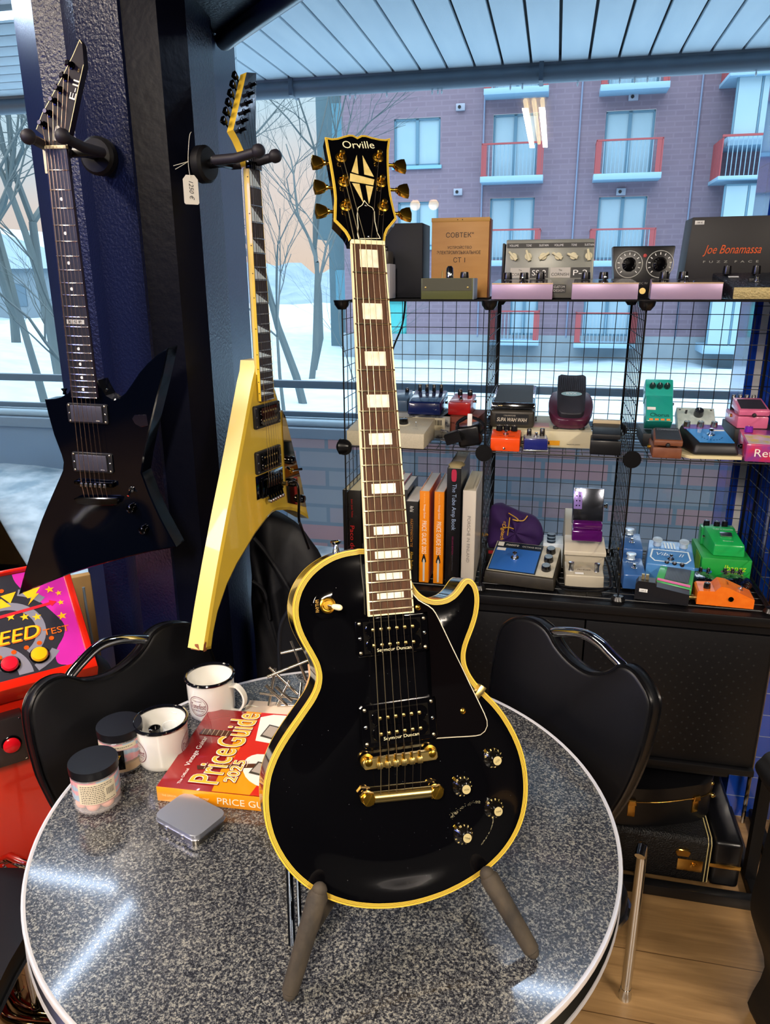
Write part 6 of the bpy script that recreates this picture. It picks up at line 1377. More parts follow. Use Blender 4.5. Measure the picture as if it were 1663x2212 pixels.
m = MB(T(-.036, -.036, .058) @ RX(90) @ RZ(-96)); m.text('=Digitech', .056, .014, font_shear=.2); m.build('lettering', mat('#e0a818', .5), vb, flip=False)
m = MB(); m.tube(spline([(-.018, -.038, .098), (-.02, -.042, .07), (-.022, -.038, .045)], 3, False), .0015, 6); m.tube(spline([(-.035, -.036, .066), (-.018, -.042, .070), (-.006, -.040, .066)], 3, False), .0015, 6); m.tube(spline([(-.022, -.030, .108), (0, -.044, .100), (.006, -.045, .092), (-.01, -.042, .094), (.018, -.042, .092), (.03, -.032, .104)], 4, False), .0015, 6); m.build('gold_cord', mat('#c89a30', .5), t)
for x, z in ((-.088, .040), (.070, -.006)): MB(T(x, -.03, z)).sph((0, 0, 0), (.012, .006, .006)).build('cord_end', mat('#a07830', .6), t)
t = box_thing('pedal_box', 'dark box with a red stripe carrying the purple velvet bag', 'box', -.325, .215, T0, .17, .10, .045, '#181418', m_=mat('#1a161a', .5))
MB(FACE(.018, -.0004, .034)).box(-.012, .008, -.005, .005, 0, .0006).build('red_stripe', mat('#a81c24', .5), t)
t = thing('effect_pedal', 'white plastic pedal with three stacked dark blue buttons behind the blue-faced pedal', 'guitar pedal', wall_frame(-.168, .215, T0))
MB().box(0, .056, 0, .075, 0, .072, .003).build('housing', mat('#c8d4dc', .4), t)
for i in range(3): MB(T(.022, .012+i*.016, .072+.004*i)).lathe([(.012, 0), (.012, .006), (0, .0065)], 16).build('button', mat('#1c2c3c', .3), t)
# cream twin-knob pedal and wahs
t = thing('effect_pedal', 'cream metal pedal with two silver posts at the front of the lower middle cube', 'guitar pedal', wall_frame(-.106, .082, T0, 3))
CR2 = mat('#b4ac98', .4, metal=.15)
MB().hexa([(0, 0, 0), (.100, 0, 0), (.100, .075, 0), (0, .075, 0), (.001, .002, .034), (.099, .002, .034), (.099, .073, .046), (.001, .073, .046)], .003).build('housing', CR2, t)
for x in (.016, .082): MB(T(x, .028, .037)).lathe([(.0075, 0), (.006, .004), (.0055, .016), (.0075, .020), (.007, .024), (0, .025)], 14).build('post', STEEL, t)
txt(T(.05, .030, .0392) @ RX(9), t, 'MU-FUZZ', .034, .006, '#5a5248'); MB(T(.036, .010, .0366) @ RX(9)).box(-.011, .011, -.004, .004, 0, .0008).build('price_sticker', WHITE, t)
t = thing('wah_pedal', 'cream treadle pedal raised behind the cream metal pedal', 'guitar pedal', wall_frame(-.108, .170, T0, 2))
MB().hexa([(0, .0, .0), (.105, .0, .0), (.105, .19, .0), (0, .19, .0), (0, .0, .062), (.105, .0, .062), (.102, .19, .135), (.004, .19, .135)], .003).build('housing', CR2, t)
MB().hexa([(-.003, -.008, .060), (.108, -.008, .060), (.105, .06, .084), (0, .06, .084), (-.003, -.008, .072), (.108, -.008, .072), (.105, .06, .096), (0, .06, .096)], .002).build('treadle', mat('#c4bca8', .35), t)
PRP = mat('#5a1468', .12, coat=1, metal=.3)
t = thing('wah_pedal', 'chrome pedal with dark purple glossy front standing upright on the cream treadle pedal', 'guitar pedal', wall_frame(-.093, .172, T0+.098, 2))
MB().hexa([(0, 0, 0), (.080, 0, 0), (.080, .05, .0), (.0, .05, .0), (.0, .004, .030), (.080, .004, .030), (.080, .05, .034), (0, .05, .034)], .004, 3).build('front_roll', PRP, t)
MB(T(0, .010, .030) @ RX(10)).box(.001, .079, 0, .045, 0, .020, .004, 3).build('front_roll', PRP, t)
MB(T(0, .022, .042) @ RX(-12)).box(-.001, .080, 0, .02, 0, .100, .003).build('treadle', mat('#9aa0b0', .16, metal=1), t)
MB(T(0, .019, .042) @ RX(-12) @ T(.012, .001, .066)).box(-.011, .011, -.001, .002, -.024, .024, .001).build('side_panel', mat('#a890e0', .25, metal=.4), t)
q = MB(T(0, .018, .042) @ RX(-12) @ T(.012, .001, .066) @ RX(90))
for i in range(3):
    for j in range(2): q.lathe([(0, .0008), (.0018, .0006), (.002, 0)], 8, (-.004+j*.008, -.014+i*.013, 0))
q.build('panel_dots', DKCHROME, t)
MB(T(.080, .03, .095) @ RY(90)).lathe([(.005, 0), (.005, .005), (.007, .005), (.007, .009), (0, .009)], 14).build('jack', CHROME, t)
m = MB(wall_frame(0, 0, T0)); m.tube(spline([(-.12, .22, .04), (-.128, .12, .012), (-.112, .062, .004), (-.06, .055, .004), (0, .075, .004), (.012, .12, .02), (-.0, .2, .05), (.008, .25, .02)], 6, False), .0028, 8); m.tube(spline([(-.135, .24, .03), (-.132, .13, .02), (-.120, .07, .010), (-.06, .062, .009), (-.005, .068, .010), (.016, .10, .004), (.015, .2, .004)], 6, False), .0028, 8)
tag(m.build('power_cable', PLASTIC, None), 'looped black cable lying round the cream metal pedal', 'cable')

# ================= lower right cube =================
BL2 = mat('#34609c', .3, coat=.4)
def sq_blue(label, u, v, z, yaw, tex='Phaser'):
    t = thing('effect_pedal', label, 'guitar pedal', wall_frame(u, v, z, yaw), None)
    MB().hexa([(0, 0, 0), (.058, 0, 0), (.058, .085, 0), (0, .085, 0), (.001, .002, .040), (.057, .002, .040), (.055, .083, .058), (.003, .083, .058)], .003).build('housing', BL2, t)
    txt(T(.028, .060, .0535) @ RX(12.5), t, tex, .034, .008, '#b8d0e4', .2); sw(T(.030, .034, .0475), t, .9)
    MB(T(.026, .076, .0570)).lathe([(.012, 0), (.010, .003), (.010, .010), (.0135, .013), (.0125, .016), (0, .0165)], 20).build('dome_knob', mat('#c8dcec', .2, metal=.4), t)
    MB(T(0, .05, .02) @ RY(-90)).lathe([(.004, 0), (.004, .006), (0, .006)], 10).build('jack', GOLD, t); return t
sq_blue('small blue pedal with pale dome knob, the lower front one of two twins', .042, .100, T0, 2)
t = box_thing('pedal_box', 'small dark box raising the rear blue dome-knob pedal', 'box', .040, .195, T0, .062, .09, .038, '#1a2230', m_=mat('#1a2230', .5))
sq_blue('small blue pedal with pale dome knob, raised behind its twin', .040, .195, T0+.0385, 0)
t = thing('effect_pedal', 'large light blue pedal with white octagon outline and two pale dome knobs', 'guitar pedal', wall_frame(.100, .150, T0+.012, -6))
MB().hexa([(0, 0, 0), (.125, 0, 0), (.125, .12, 0), (0, .12, 0), (.002, .002, .046), (.123, .002, .046), (.118, .118, .074), (.007, .118, .074)], .004).build('housing', mat('#4a84c0', .3, coat=.4), t)
pm = T(0, .002, .0466) @ RX(13.6); oc = [(.022, .012), (.102, .012), (.114, .030), (.108, .070), (.015, .070), (.010, .030)]
q = MB(pm @ T(0, 0, .0006)); A_ = oc; B_ = offset(oc, .004)
for i in range(len(oc)): q.add([(*A_[i-1], 0), (*A_[i], 0), (*B_[i], 0), (*B_[i-1], 0)], [(0, 1, 2, 3)])
for i in range(4): q.add([(.048+i*.008, .078, 0), (.052+i*.008, .078, 0), (.048+i*.008, .108, 0), (.044+i*.008, .108, 0)], [(0, 1, 2, 3)])
q.build('white_outline', mat('#d4e8f4', .4), t, flip=False); txt(pm @ T(.062, .048, .0006), t, 'Vibe  II', .070, .014, '#cfe4f4', .3); sw(pm @ T(.063, .028, .0006), t, 1.0)
for x in (.028, .096): MB(pm @ T(x, .094, 0)).lathe([(.011, 0), (.010, .002), (.010, .012), (.0135, .015), (.0125, .018), (0, .0185)], 20).build('dome_knob', mat('#c8dcec', .2, metal=.4), t)
for y in (.02, .1): MB(T(.06, y, 0)).box(-.05, .05, -.01, .01, -.0125, 0).build('rubber_foot', RUBBER, t)
# green / black / pink pedal
t = thing('effect_pedal', 'green pedal with dark ribbed pad and pink stripe behind the black long pedal', 'guitar pedal', wall_frame(.118, .078, T0, -14))
MB().hexa([(0, 0, 0), (.088, 0, 0), (.088, .095, 0), (0, .095, 0), (.0, .0, .040), (.088, .0, .030), (.086, .095, .052), (.002, .095, .058)], .003).build('housing', mat('#46a460', .3, coat=.4), t)
MB(T(.006, .004, .0405) @ RX(9) @ RY(3)).box(.014, .072, .010, .078, 0, .0022, .0006).build('rubber_pad', mat('#3a4450', .5, wave=(90, '#566270', 'X')), t)
MB(T(.004, .0, .0405) @ RX(9) @ RY(5)).box(0, .080, .001, .008, 0, .003).build('pink_stripe', mat('#e070a8', .4), t)
for i in range(3): knob(T(.016+i*.019, .086, .056), t, .0062, .008)
# black wedge with sticker
t = thing('effect_pedal', 'black long pedal with small white price sticker at the front of the lower right cube', 'guitar pedal', wall_frame(.066, .040, T0, -9))
m = MB(); m.prism([(0, 0), (.128, 0), (.128, .030), (.050, .040), (.046, .050), (.006, .050), (0, .040)], 0, .034, axis='Y'); 
for v in m.bm.verts: v.co = Vector((v.co.x, v.co.y, v.co.z))
m.build('housing', mat('#15151a', .4), t, ang=25)
MB(FACE(.020, -.0004, .026)).box(-.010, .010, -.0045, .0045, 0, .0008, .0003).build('price_sticker', WHITE, t); txt(FACE(.020, -.0014, .026), t, '159 €', .013, .004, '#333333')
for x in (.016, .026): MB(T(x, .018, .050)).box(-.004, .004, -.004, .004, 0, .014, .001).build('toggle', mat('#b8ac88', .3, metal=.8), t)
# Ibanez-style green box and pedal
GRN = mat('#0f9a3c', .35, coat=.3)
t = box_thing('pedal_box', 'bright green cardboard pedal box with yellow-green lettering', 'box', .250, .205, T0, .125, .16, .064, '#12963a', yaw=0, m_=mat('#149a3a', .45))
txt(FACE(.085, -.0006, .040), t, 'Ibanez', .056, .016, '#b8e020', .2); MB(T(0, .02, .0)).box(-.0008, 0, 0, .06, .005, .06).build('yellow_green_flash', mat('#8ac820', .45), t)
t = thing('effect_pedal', 'green overdrive pedal with silver square switch standing on the green box', 'guitar pedal', wall_frame(.262, .225, T0+.0645, 0))
MB().hexa([(.018, 0, 0), (.098, 0, 0), (.092, .125, 0), (.0, .125, 0), (.020, .002, .032), (.096, .002, .032), (.080, .085, .058), (.004, .085, .058)], .004).build('housing', mat('#1aa852', .3, coat=.5), t)
MB().box(.0, .088, .088, .125, .0, .050, .003).build('knob_section', mat('#18a04c', .3, coat=.5), t)
MB(T(.054, .044, .0460) @ RX(17)).box(-.015, .015, -.009, .009, 0, .004, .001).build('foot_switch', STEEL, t); txt(T(.050, .068, .0538) @ RX(17), t, 'TUBE SCREAMER', .052, .007, '#a8e8c0'); txt(T(.056, .018, .0379) @ RX(17), t, 'Ibanez', .026, .004, '#c8f0d0')
for x, y in ((.014, .104), (.040, .100), (.062, .106)): knob(T(x, y, .050), t, .0085, .016)
MB(T(.006, .07, .03) @ RY(-90)).lathe([(.004, 0), (.004, .005), (0, .005)], 10).build('jack', CHROME, t)
def oval(label, u, v, yaw, hi):
    t = thing('effect_pedal', label, 'guitar pedal', wall_frame(u, v, T0, yaw))
    m = MB(); m.sph((.037, .05, .018), (.040, .055, .018), 24, 12); m.build('shell', mat('#0a0c12', .07, coat=1), t, ang=180)
    MB().box(.004, .070, .010, .09, 0, .010, .003).build('base', SATIN, t)
    m = MB(T(.037, .092, .026)); m.prism([(.028*math.cos(a), .012*math.sin(a)) for a in [PI*i/10 for i in range(11)]], 0, .006, .001); m.build('rear_band', mat(hi, .3, metal=.3), t)
    for i in range(3): knob(T(.018+i*.019, .090, .030), t, .0048, .009)
    for i, (x, y) in enumerate(((.026, .048), (.048, .048), (.030, .028), (.046, .028))): MB(T(x, y, .0345-abs(y-.05)*.06)).lathe([(.0045, 0), (.0042, .0012), (.002, .0005), (0, .0004)], 12).build('dimple', DKCHROME, t)
    return t
oval('shiny black rounded pedal with blue rear band beside the pink-striped pedal', .205, .108, -4, '#3a86d0')
oval('shiny black rounded pedal with grey rear band in front of the green box', .292, .112, 0, '#6a6e70')
t = thing('effect_pedal', 'bright orange wedge pedal with black knob and side socket at the front right corner', 'guitar pedal', wall_frame(.214, .038, T0, -2))
OR_ = mat('#e86a10', .4, coat=.2, noise=(60, '#f07a1c', .2))
m = MB(); m.prism([(0, 0), (.132, 0), (.132, .024), (.070, .050), (.052, .052), (.040, .038), (.004, .036), (0, .032)], 0, .065, axis='Y'); m.build('housing', OR_, t, ang=25)
MB(FACE(.078, -.0004, .022)).lathe([(.0025, .0008), (.005, .0008), (.0065, .0025), (.0045, .003)], 16).build('jack_socket', DKCHROME, t)
knob(T(.024, .022, .037), t, .0085, .013, '#0c0a0a'); sw(T(.103, .030, .037) @ RY(23), t, .8); txt(T(.072, .034, .0500) @ RY(20) @ RZ(90), t, 'Phase', .022, .006, '#5a2408')
t = thing('cable_plug', 'small brass-coloured plug lying between the black and orange pedals', 'plug', wall_frame(.206, .060, T0+.0085))
MB().cyl((-.010, 0, 0), (.010, 0, 0), .0065, n=14).build('plug_body', GOLDW, t); MB().cyl((-.018, 0, 0), (-.010, 0, 0), .0085, n=14).build('plug_collar', GOLDW, t)

# ================= cases on the base frame =================
TOLEX = mat('#0c0c0e', .42, bump=(260, .5)); GB = mat('#c89a4c', .25, metal=1)
t = thing('guitar_case', 'black tolex hard case with gold latch and white stitched edge, lowest under the cabinet', 'case', wall_frame(0, -.019, .033))
MB().box(-.72, .318, -.030, .36, 0, .142, .014, 3).build('case_shell', TOLEX, t)
MB().box(.3185, .392, -.030, .36, 0, .142, .012, 3).build('end_cap', mat('#0a0a0d', .3), t)
for x in (.304, .312):
    m = MB(); m.tube([(x, .362, .08), (x, .362, .1435), (x, -.018, .1440), (x, -.0312, .130), (x, -.0318, .012), (x, -.020, -.0)], .0014, 6); m.build('stitched_edge', mat('#c8b880', .5), t)
m = MB(FACE(.265, -.0305, .058)); m.box(-.032, .032, -.018, .018, 0, .003, .001); lt = m.build('latch_plate', GB, t)
m = MB(FACE(.244, -.0305, .086)); m.prism([(-.015, 0), (.015, 0), (.019, .012), (.012, .022), (-.012, .022), (-.019, .012)], 0, .007, .002); m.build('latch_hasp', GB, lt)
MB(FACE(.275, -.0340, .058)).lathe([(.010, 0), (.010, .003), (.006, .0035), (.006, .005), (0, .005)], 20).build('lock', GB, lt)
MB(FACE(.352, -.0310, .070)).box(-.040, .038, -.006, .006, 0, .003, .001).build('hinge_strip', GB, t)
t = thing('guitar_case', 'rounded black hard case with gold latches lying on top of the stitched case', 'case', wall_frame(0, -.012, .176))
pc = spline([(-.25, .35), (-.30, .20), (-.20, .03), (-.05, -.015), (.12, -.02), (.24, .015), (.312, .06), (.33, .15), (.32, .36)], 5, False)
m = MB(); m.prism(pc, 0, .118, .010, 2); m.build('case_shell', mat('#0d0d10', .34), t, ang=50)
m = MB(); m.tube([(x, y-.002, .078) for x, y in pc[3:-4]], .0016, 6); m.build('gold_piping', GB, t)
for x, y, a in ((.105, -.0195, 0), (.272, .033, 30)):
    m = MB(T(x, y, .052) @ RZ(a) @ RX(90)); m.box(-.010, .010, -.020, .020, .001, .006, .002); m.prism([(-.012, .018), (.012, .018), (.009, .034), (-.009, .034)], .002, .011, .002); lt = m.build('latch', GB, t)
m = MB(T(.325, .075, .060)); m.sph((0, 0, 0), .0085); m.sph((-.006, 0, .038), .007); m.build('end_stud', mat('#d8b868', .15, metal=1), t)
# amber drum beyond the shelf on the right
t = thing('drum', 'amber sunburst drum with black hoop and chrome lugs, seen through the shelf side grid', 'drum', wall_frame(.523, .19, .60))
MB().lathe([(.095, .02), (.095, .39), (0, .39)], 32).build('shell', mat('#c87818', .2, coat=.8, noise=(18, '#7a2c0c', .15)), t)
for z in (.39, .02): MB().lathe([(.094, z-.012), (.100, z-.012), (.101, z+.008), (.094, z+.010)], 32).build('hoop', GLOSSBLK, t)
for i in range(8):
    a = 2*PI*i/8; c, s_ = math.cos(a), math.sin(a)
    for z in (.12, .28):
        m = MB(); m.sph((c*.099, s_*.099, z), (.009, .009, .022)); m.cyl((c*.105, s_*.105, z), (c*.105, s_*.105, z+(.10 if z > .2 else -.10)), .0025, n=8); m.build('lug', CHROME, t)
for i in range(3):
    a = 2*PI*i/3; m = MB(); m.tube([(math.cos(a)*.09, math.sin(a)*.09, .10), (math.cos(a)*.092, math.sin(a)*.092, -.3), (math.cos(a)*.092, math.sin(a)*.092, -.598)], .006, 8); m.build('leg', CHROME, t)
# dark soft cases behind the black guitar
FAB = mat('#090b14', .62, bump=(9, .6))
m = MB(); outl = spline([(-.36, .02), (-.362, .55), (-.362, .90), (-.35, .985), (-.318, 1.010), (-.267, .998), (-.212, .948), (-.170, .885), (-.165, .74), (-.165, .35), (-.165, .02)], 4)
k = len(outl); vs = []; fs = []; L_ = 8; cx, cz = -.26, .45
for j in range(L_+1):
    f_ = math.sin(PI*j/L_)**.35 if 0 < j < L_ else .02; y = -math.cos(PI*j/L_)*.045
    for i, (x, z) in enumerate(outl):
        w_ = 1+.016*math.sin(z*38+x*24)+.012*math.sin(x*70-z*15); vs.append((cx+(x-cx)*f_*w_, 1.855+y+.012*math.sin(x*55+z*22)*math.sin(z*14), cz+(z-cz)*f_*(1+(w_-1)*.6)))
for j in range(L_):
    for i in range(k): fs.append((j*k+i, j*k+(i+1) % k, (j+1)*k+(i+1) % k, (j+1)*k+i))
m.add(vs, fs)
for v in m.bm.verts: v.co.z = max(v.co.z, .001)
gb = thing('gig_bag', 'wrinkled dark blue-black fabric gig bag slumped against the window behind the guitars', 'bag', T(0, 0, 0))
m.build('bag_body', FAB, gb, ang=180)
m = MB(); m.tube(spline([(-.34, 1.806, .95), (-.31, 1.804, .91), (-.26, 1.803, .82), (-.22, 1.803, .72), (-.21, 1.803, .55)], 5, False), .006, 8); m.build('seam', FAB, gb)
m = MB(); m.tube(spline([(-.35, 1.806, .83), (-.32, 1.803, .80), (-.31, 1.803, .72)], 4, False), .005, 8); m.build('seam', FAB, gb)
MB(T(-.262, 1.808, .70)).sph((0, 0, 0), .004).build('zip_pull', CHROME, gb)
t = thing('instrument_case', 'smooth black leather-look case standing between the gig bag and the cabinet', 'case', T(-.16, 1.66, 0))
pc = spline([(-.09, .002), (-.095, .45), (-.098, .74), (-.075, .83), (-.02, .885), (.06, .93), (.13, .92), (.16, .85), (.16, .40), (.15, .002)], 4)
m = MB(); m.prism([(x, z) for x, z in pc], -.05, .05, axis='Y'); m.build('case_shell', mat('#121317', .38), t, ang=40)
m = MB(); m.tube([(x, -.05, z) for x, z in pc], .005, 6, closed=True); m.build('piping', mat('#1c1e24', .3), t)
# black padded bag at the right edge of the frame
t = thing('gig_bag', 'black padded bag with rounded piped top standing at the right edge of the picture', 'bag', T(.85, 1.20, 0))
pc = spline([(-.03, .002), (-.015, .13), (-.052, .24), (-.072, .31), (-.066, .43), (-.062, .58), (-.088, .61), (-.112, .650), (-.103, .672), (-.08, .690), (.02, .70), (.12, .62), (.14, .3), (.14, .002)], 4)
m = MB(); m.prism(pc, -.05, .06, axis='Y'); m.build('bag_body', mat('#08080a', .6), t, ang=40)
m = MB(); m.tube([(x, -.052, z) for x, z in pc], .006, 6, closed=True); m.build('piping', mat('#2c2c30', .5), t)
# ================= outside =================
WF = wall_frame
def snowmesh(name, u0, u1, v0, v1, nu, nv, hf, m_, kind='structure'):
    m = MB(WF()); vs = []; fs = []
    for j in range(nv+1):
        for i in range(nu+1):
            u = u0+(u1-u0)*i/nu; v = v0+(v1-v0)*(j/nv)**1.5; vs.append((u, v, hf(u, v)))
    for j in range(nv):
        for i in range(nu): a = j*(nu+1)+i; fs.append((a, a+1, a+nu+2, a+nu+1))
    m.add(vs, fs); return m.build(name, m_, kind=kind, ang=180, flip=False)
SNOW = mat('#9cb6c6', .8, noise=(2.2, '#b8ccd6', .3), bump=(5, .5))
SNOWD = mat('#9cb2c0', .85, noise=(7, '#e4eef4', .16), bump=(16, .8))
def sf(u, v): return .05*math.sin(u*1.7+v)+.05*math.sin(v*2.3-u)+.03*math.sin(u*5+v*3)
snowmesh('ground_near', -14, 6, .62, 2.5, 90, 16, lambda u, v: (-.04 if u > -1.9 else min(1, (-1.9-u)/1.1)*(.13+.24*max(0, (v-.9)/1.6)))+sf(u, v)*(.5 if u < -1.4 else .1), SNOWD)
snowmesh('ground_snow', -60, 40, 2.68, 60, 120, 60, lambda u, v: .25-1.35*min(1, (v-2.7)/20)+(.7*max(0, min(1, (-6-u)/8))*min(1, v/14))+sf(u*.5, v*.5)*min(1, v/8)*1.3, SNOW)
# retaining wall
blk = brick('#8c98a2', '#b08a8e', '#788896', 1, w=.37, h=.118, ms=.012, rough=.8, offset=.5)
rw = thing('retaining_wall', 'low blue-grey block wall outside the window topped by snow and a railing', 'wall', WF(0, 2.45, 0))
m = MB(); m.box(-1.75, 6, 0, .22, -.3, .66); m.build('block_wall', blk, rw)
pm_ = mat('#7088a0', .6, noise=(3, '#7c94aa', .3))
for i in range(9):
    x1 = -1.76-i*1.25; m = MB(); m.box(x1-1.235, x1, .02, .22, -.3, .66, .004); m.build('wall_panel', pm_, rw)
m = MB(); m.box(-14, 6, -.02, .24, .66, .725, .01); m.build('coping', mat('#7a8c9c', .6), rw)
m = MB(); m.box(-14, 6, .02, .22, .725, .765, .018, 3); m.build('snow_cap', SNOW, rw)
rl = thing('railing', 'grey steel railing running along the top of the outdoor wall', 'railing', WF(0, 2.56, .76))
RM = mat('#5a7080', .5)
m = MB(); m.box(-14, 6, -.02, .02, .190, .235, .003); m.build('handrail', RM, rl)
m = MB(); m.box(-14, 6, -.015, .015, .012, .045, .003); m.build('lower_rail', RM, rl)
for i in range(11):
    u = -1.165+1.55*(i-7); m = MB(); m.box(u-.016, u+.016, -.014, .014, -.03, .195); m.build('post', RM, rl)
# canopy with boarded soffit
cp = thing('canopy', 'grey-blue boarded canopy over the pavement with a round dark gutter', 'canopy', WF(0, 0, 2.60))
SOF = mat('#c4d4e0', .6, noise=(3, '#d8e4ec', .3, (4, .6, 1)))
q = 0
u = -2.3
while u < 4.4:
    MB().box(u, u+.126, .63, 2.44, 0, .02, .002).build('soffit_board', SOF, cp); u += .139
v = .63
while v < 2.4:
    MB().box(-9, -2.32, v, v+.126, 0, .02, .002).build('soffit_board', SOF, cp); v += .139
MB().box(-9, 4.4, .62, 2.5, .028, .16).build('canopy_deck', mat('#182028', .8), cp)
m = MB(); m.box(-9, 4.4, 2.43, 2.56, -.018, .14, .01); m.tube([(-9, 2.47, -.038), (4.4, 2.47, -.038)], .047, 14); m.build('gutter', mat('#66727f', .4, metal=.3), cp)
for x in (-1.62, -.32, 1.0): MB().box(x, x+.022, 2.405, 2.53, -.085, .03, .004).build('gutter_bracket', mat('#4a5868', .4), cp)
ic = None
for i, u in enumerate((-1.30, -1.27, -1.10, -.86, -.83, -.81, -.46, -.40, -.13, .07, .14, .20, .69, .81)):
    M = WF(u, 2.47, 2.512)
    if ic is None:
        m = MB(); m.lathe([(0, -.020), (.004, -.014), (.0055, -.006), (.004, .0), (0, .004)], 10); ic = m.build('icicle', mat('#e8f8ff', .1), None); tag(ic, 'tiny white ice drop hanging from the canopy gutter', 'icicle', 'ice drops along the gutter', M)
    else: dup(ic, M, ic['label'], ic['group'])
# ---- brick apartment building ----
BW = brick('#7f7280', '#796c7b', '#837685', 1, w=.5, h=.15, ms=.02, rough=.85)
bl = thing('apartment_building', 'purple-brown brick apartment building with pale blue windows and red balconies', 'building', WF(0, 24, 0))
openings = [(-2.37, -1.0, 4.59, 6.42), (1.01, 2.44, 4.55, 6.36), (-2.37, -1.0, 7.0, 8.85), (1.01, 2.44, 6.95, 8.8), (-2.39, -.98, 2.17, 4.02), (.985, 2.43, 2.13, 3.97), (-5.53, -4.03, 5.05, 6.44), (-5.40, -4.06, 2.59, 3.98), (-5.5, -4.05, 7.5, 8.9), (-1.6, -.7, -.24, 1.35), (.76, 2.23, -.24, 1.45), (-7.0, -5.1, -.24, .85)]
xs = sorted({-7.27, 9.0}|{o[0] for o in openings}|{o[1] for o in openings}); zs = sorted({-.24, 10.5}|{o[2] for o in openings}|{o[3] for o in openings})
m = MB()
for i in range(len(xs)-1):
    for j in range(len(zs)-1):
        cx, cz = (xs[i]+xs[i+1])/2, (zs[j]+zs[j+1])/2
        if any(o[0] < cx < o[1] and o[2] < cz < o[3] for o in openings): continue
        m.add([(xs[i], 0, zs[j]), (xs[i+1], 0, zs[j]), (xs[i+1], 0, zs[j+1]), (xs[i], 0, zs[j+1])], [(0, 1, 2, 3)])
m.add([(-7.27, 0, -.24), (-7.27, 8, -.24), (-7.27, 8, 10.5), (-7.27, 0, 10.5)], [(0, 1, 2, 3)]); m.add([(-7.27, 0, 10.5), (9, 0, 10.5), (9, 8, 10.5), (-7.27, 8, 10.5)], [(0, 1, 2, 3)])
m.build('brick_wall', BW, bl, flip=False)
m = MB(); m.box(-7.4, 9, -.05, .3, -1.9, -.24); m.build('plinth', mat('#7b8a94', .8, noise=(1.5, '#93a2aa', .3)), bl)
FRM = mat('#5a8298', .5); GLS = mat('#90b2c2', .12, spec=.8, noise=(.7, '#a6c2d0', .3)); TEA = mat('#2f9a9c', .5)  # GLS: pale sky reflection put into the base colour of the panes
for k, (a, b, c, d) in enumerate(openings):
    nm = 'window' if c > -.2 else 'door'
    m = MB(); m.box(a, a+.06, .04, .16, c, d); m.box(b-.06, b, .04, .16, c, d); m.box(a, b, .04, .16, c, c+.06); m.box(a, b, .04, .16, d-.06, d); m.box((a+b)/2-.05, (a+b)/2+.05, .04, .16, c, d)
    f = m.build(nm, TEA if k == 11 else FRM, bl)
    for x0, x1 in ((a+.06, (a+b)/2-.05), ((a+b)/2+.05, b-.06)): MB().box(x0, x1, .10, .13, c+.06, d-.06).build('pane', mat('#4ab4b4', .4) if k == 11 else GLS, f)
    if k in (6, 7): MB().box(a-.06, b+.06, -.08, .08, c-.10, c).build('window_sill', mat('#7ab0cc', .5), bl)
RB = mat('#9c4a4e', .6); BAR = mat('#7ea0b4', .5)
def balcony(a, b, z, h=.88):
    m = MB(); m.box(a, b, -.75, 0, z-.17, z, .01); s_ = m.build('balcony', mat('#8fb4cc', .6), bl)
    m = MB()
    for x in (a+.02, b-.06): m.box(x, x+.04, -.75, -.71, z, z+h); 
    m.box(a, a+.22, -.74, -.70, z, z+.03); m.box(a+.02, b-.02, -.75, -.70, z+h, z+h+.05)
    for x in (a+.02, b-.06):
        for y in (-.5, -.25): m.box(x, x+.03, y, y+.03, z, z+h)
        m.box(x, x+.04, -.75, 0, z+h, z+h+.04)
    for s2 in (a+.05, b-.20): m.box(s2, s2+.13, -.745, -.725, z, z+h)
    m.build('balcony_frame', RB, s_)
    m = MB(); x = a+.24
    while x < b-.22: m.box(x, x+.022, -.735, -.72, z, z+h); x += .115
    m.build('balusters', BAR, s_)
for a, b, z in ((-2.66, -.75, 4.58), (.74, 2.68, 4.55), (-2.63, -.72, 7.0), (.76, 2.68, 6.93), (-2.67, -.71, 2.12), (.75, 2.71, 2.08), (-2.2, -.6, -.35), (.5, 2.4, -.40)): balcony(a, b, z)
for k, (z0, z1) in enumerate(((-.4, 1.5), (2.1, 4.1), (5.35, 6.85), (7.6, 8.9))):
    m = MB(); m.box(4.3, 7.4, -1.3, 0, z0-.25, z0, .01); s_ = m.build('balcony', mat('#8fb4cc', .6), bl)
    m = MB(); 
    for x in (4.36, 5.0, 5.65, 6.3, 6.95): m.box(x, x+.05, -1.3, -1.25, z0, z1)
    m.box(4.36, 7.3, -1.3, -1.25, z1-.05, z1); m.build('glazing_frame', FRM, s_)
    for x in (4.42, 5.06, 5.71, 6.36): MB().box(x, x+.57, -1.29, -1.27, z0+.02, z1-.05).build('pane', GLS, s_)
for z in (4.3, 6.9, 1.4):
    m = MB(); m.box(4.12, 7.4, -1.5, 0, z-.1, z, .01); s_ = m.build('balcony', mat('#8fb4cc', .6), bl)
    m = MB(); 
    for y in (-1.48, -1.0, -.5): m.box(4.14, 4.17, y, y+.40, z, z+1.0)
    m.box(4.12, 7.4, -1.5, -1.46, z+1.0, z+1.06); m.build('balcony_frame', RB, s_)
    m = MB(); x = 4.3
    while x < 7.3: m.box(x, x+.022, -1.49, -1.475, z, z+1.0); x += .12
    m.build('balusters', BAR, s_)
for x in (-2.655, .257, 3.655): m = MB(); m.cyl((x, -.05, -.3), (x, -.05, 10.4), .026, n=8); m.build('downpipe', mat('#7c8ca8', .5), bl)
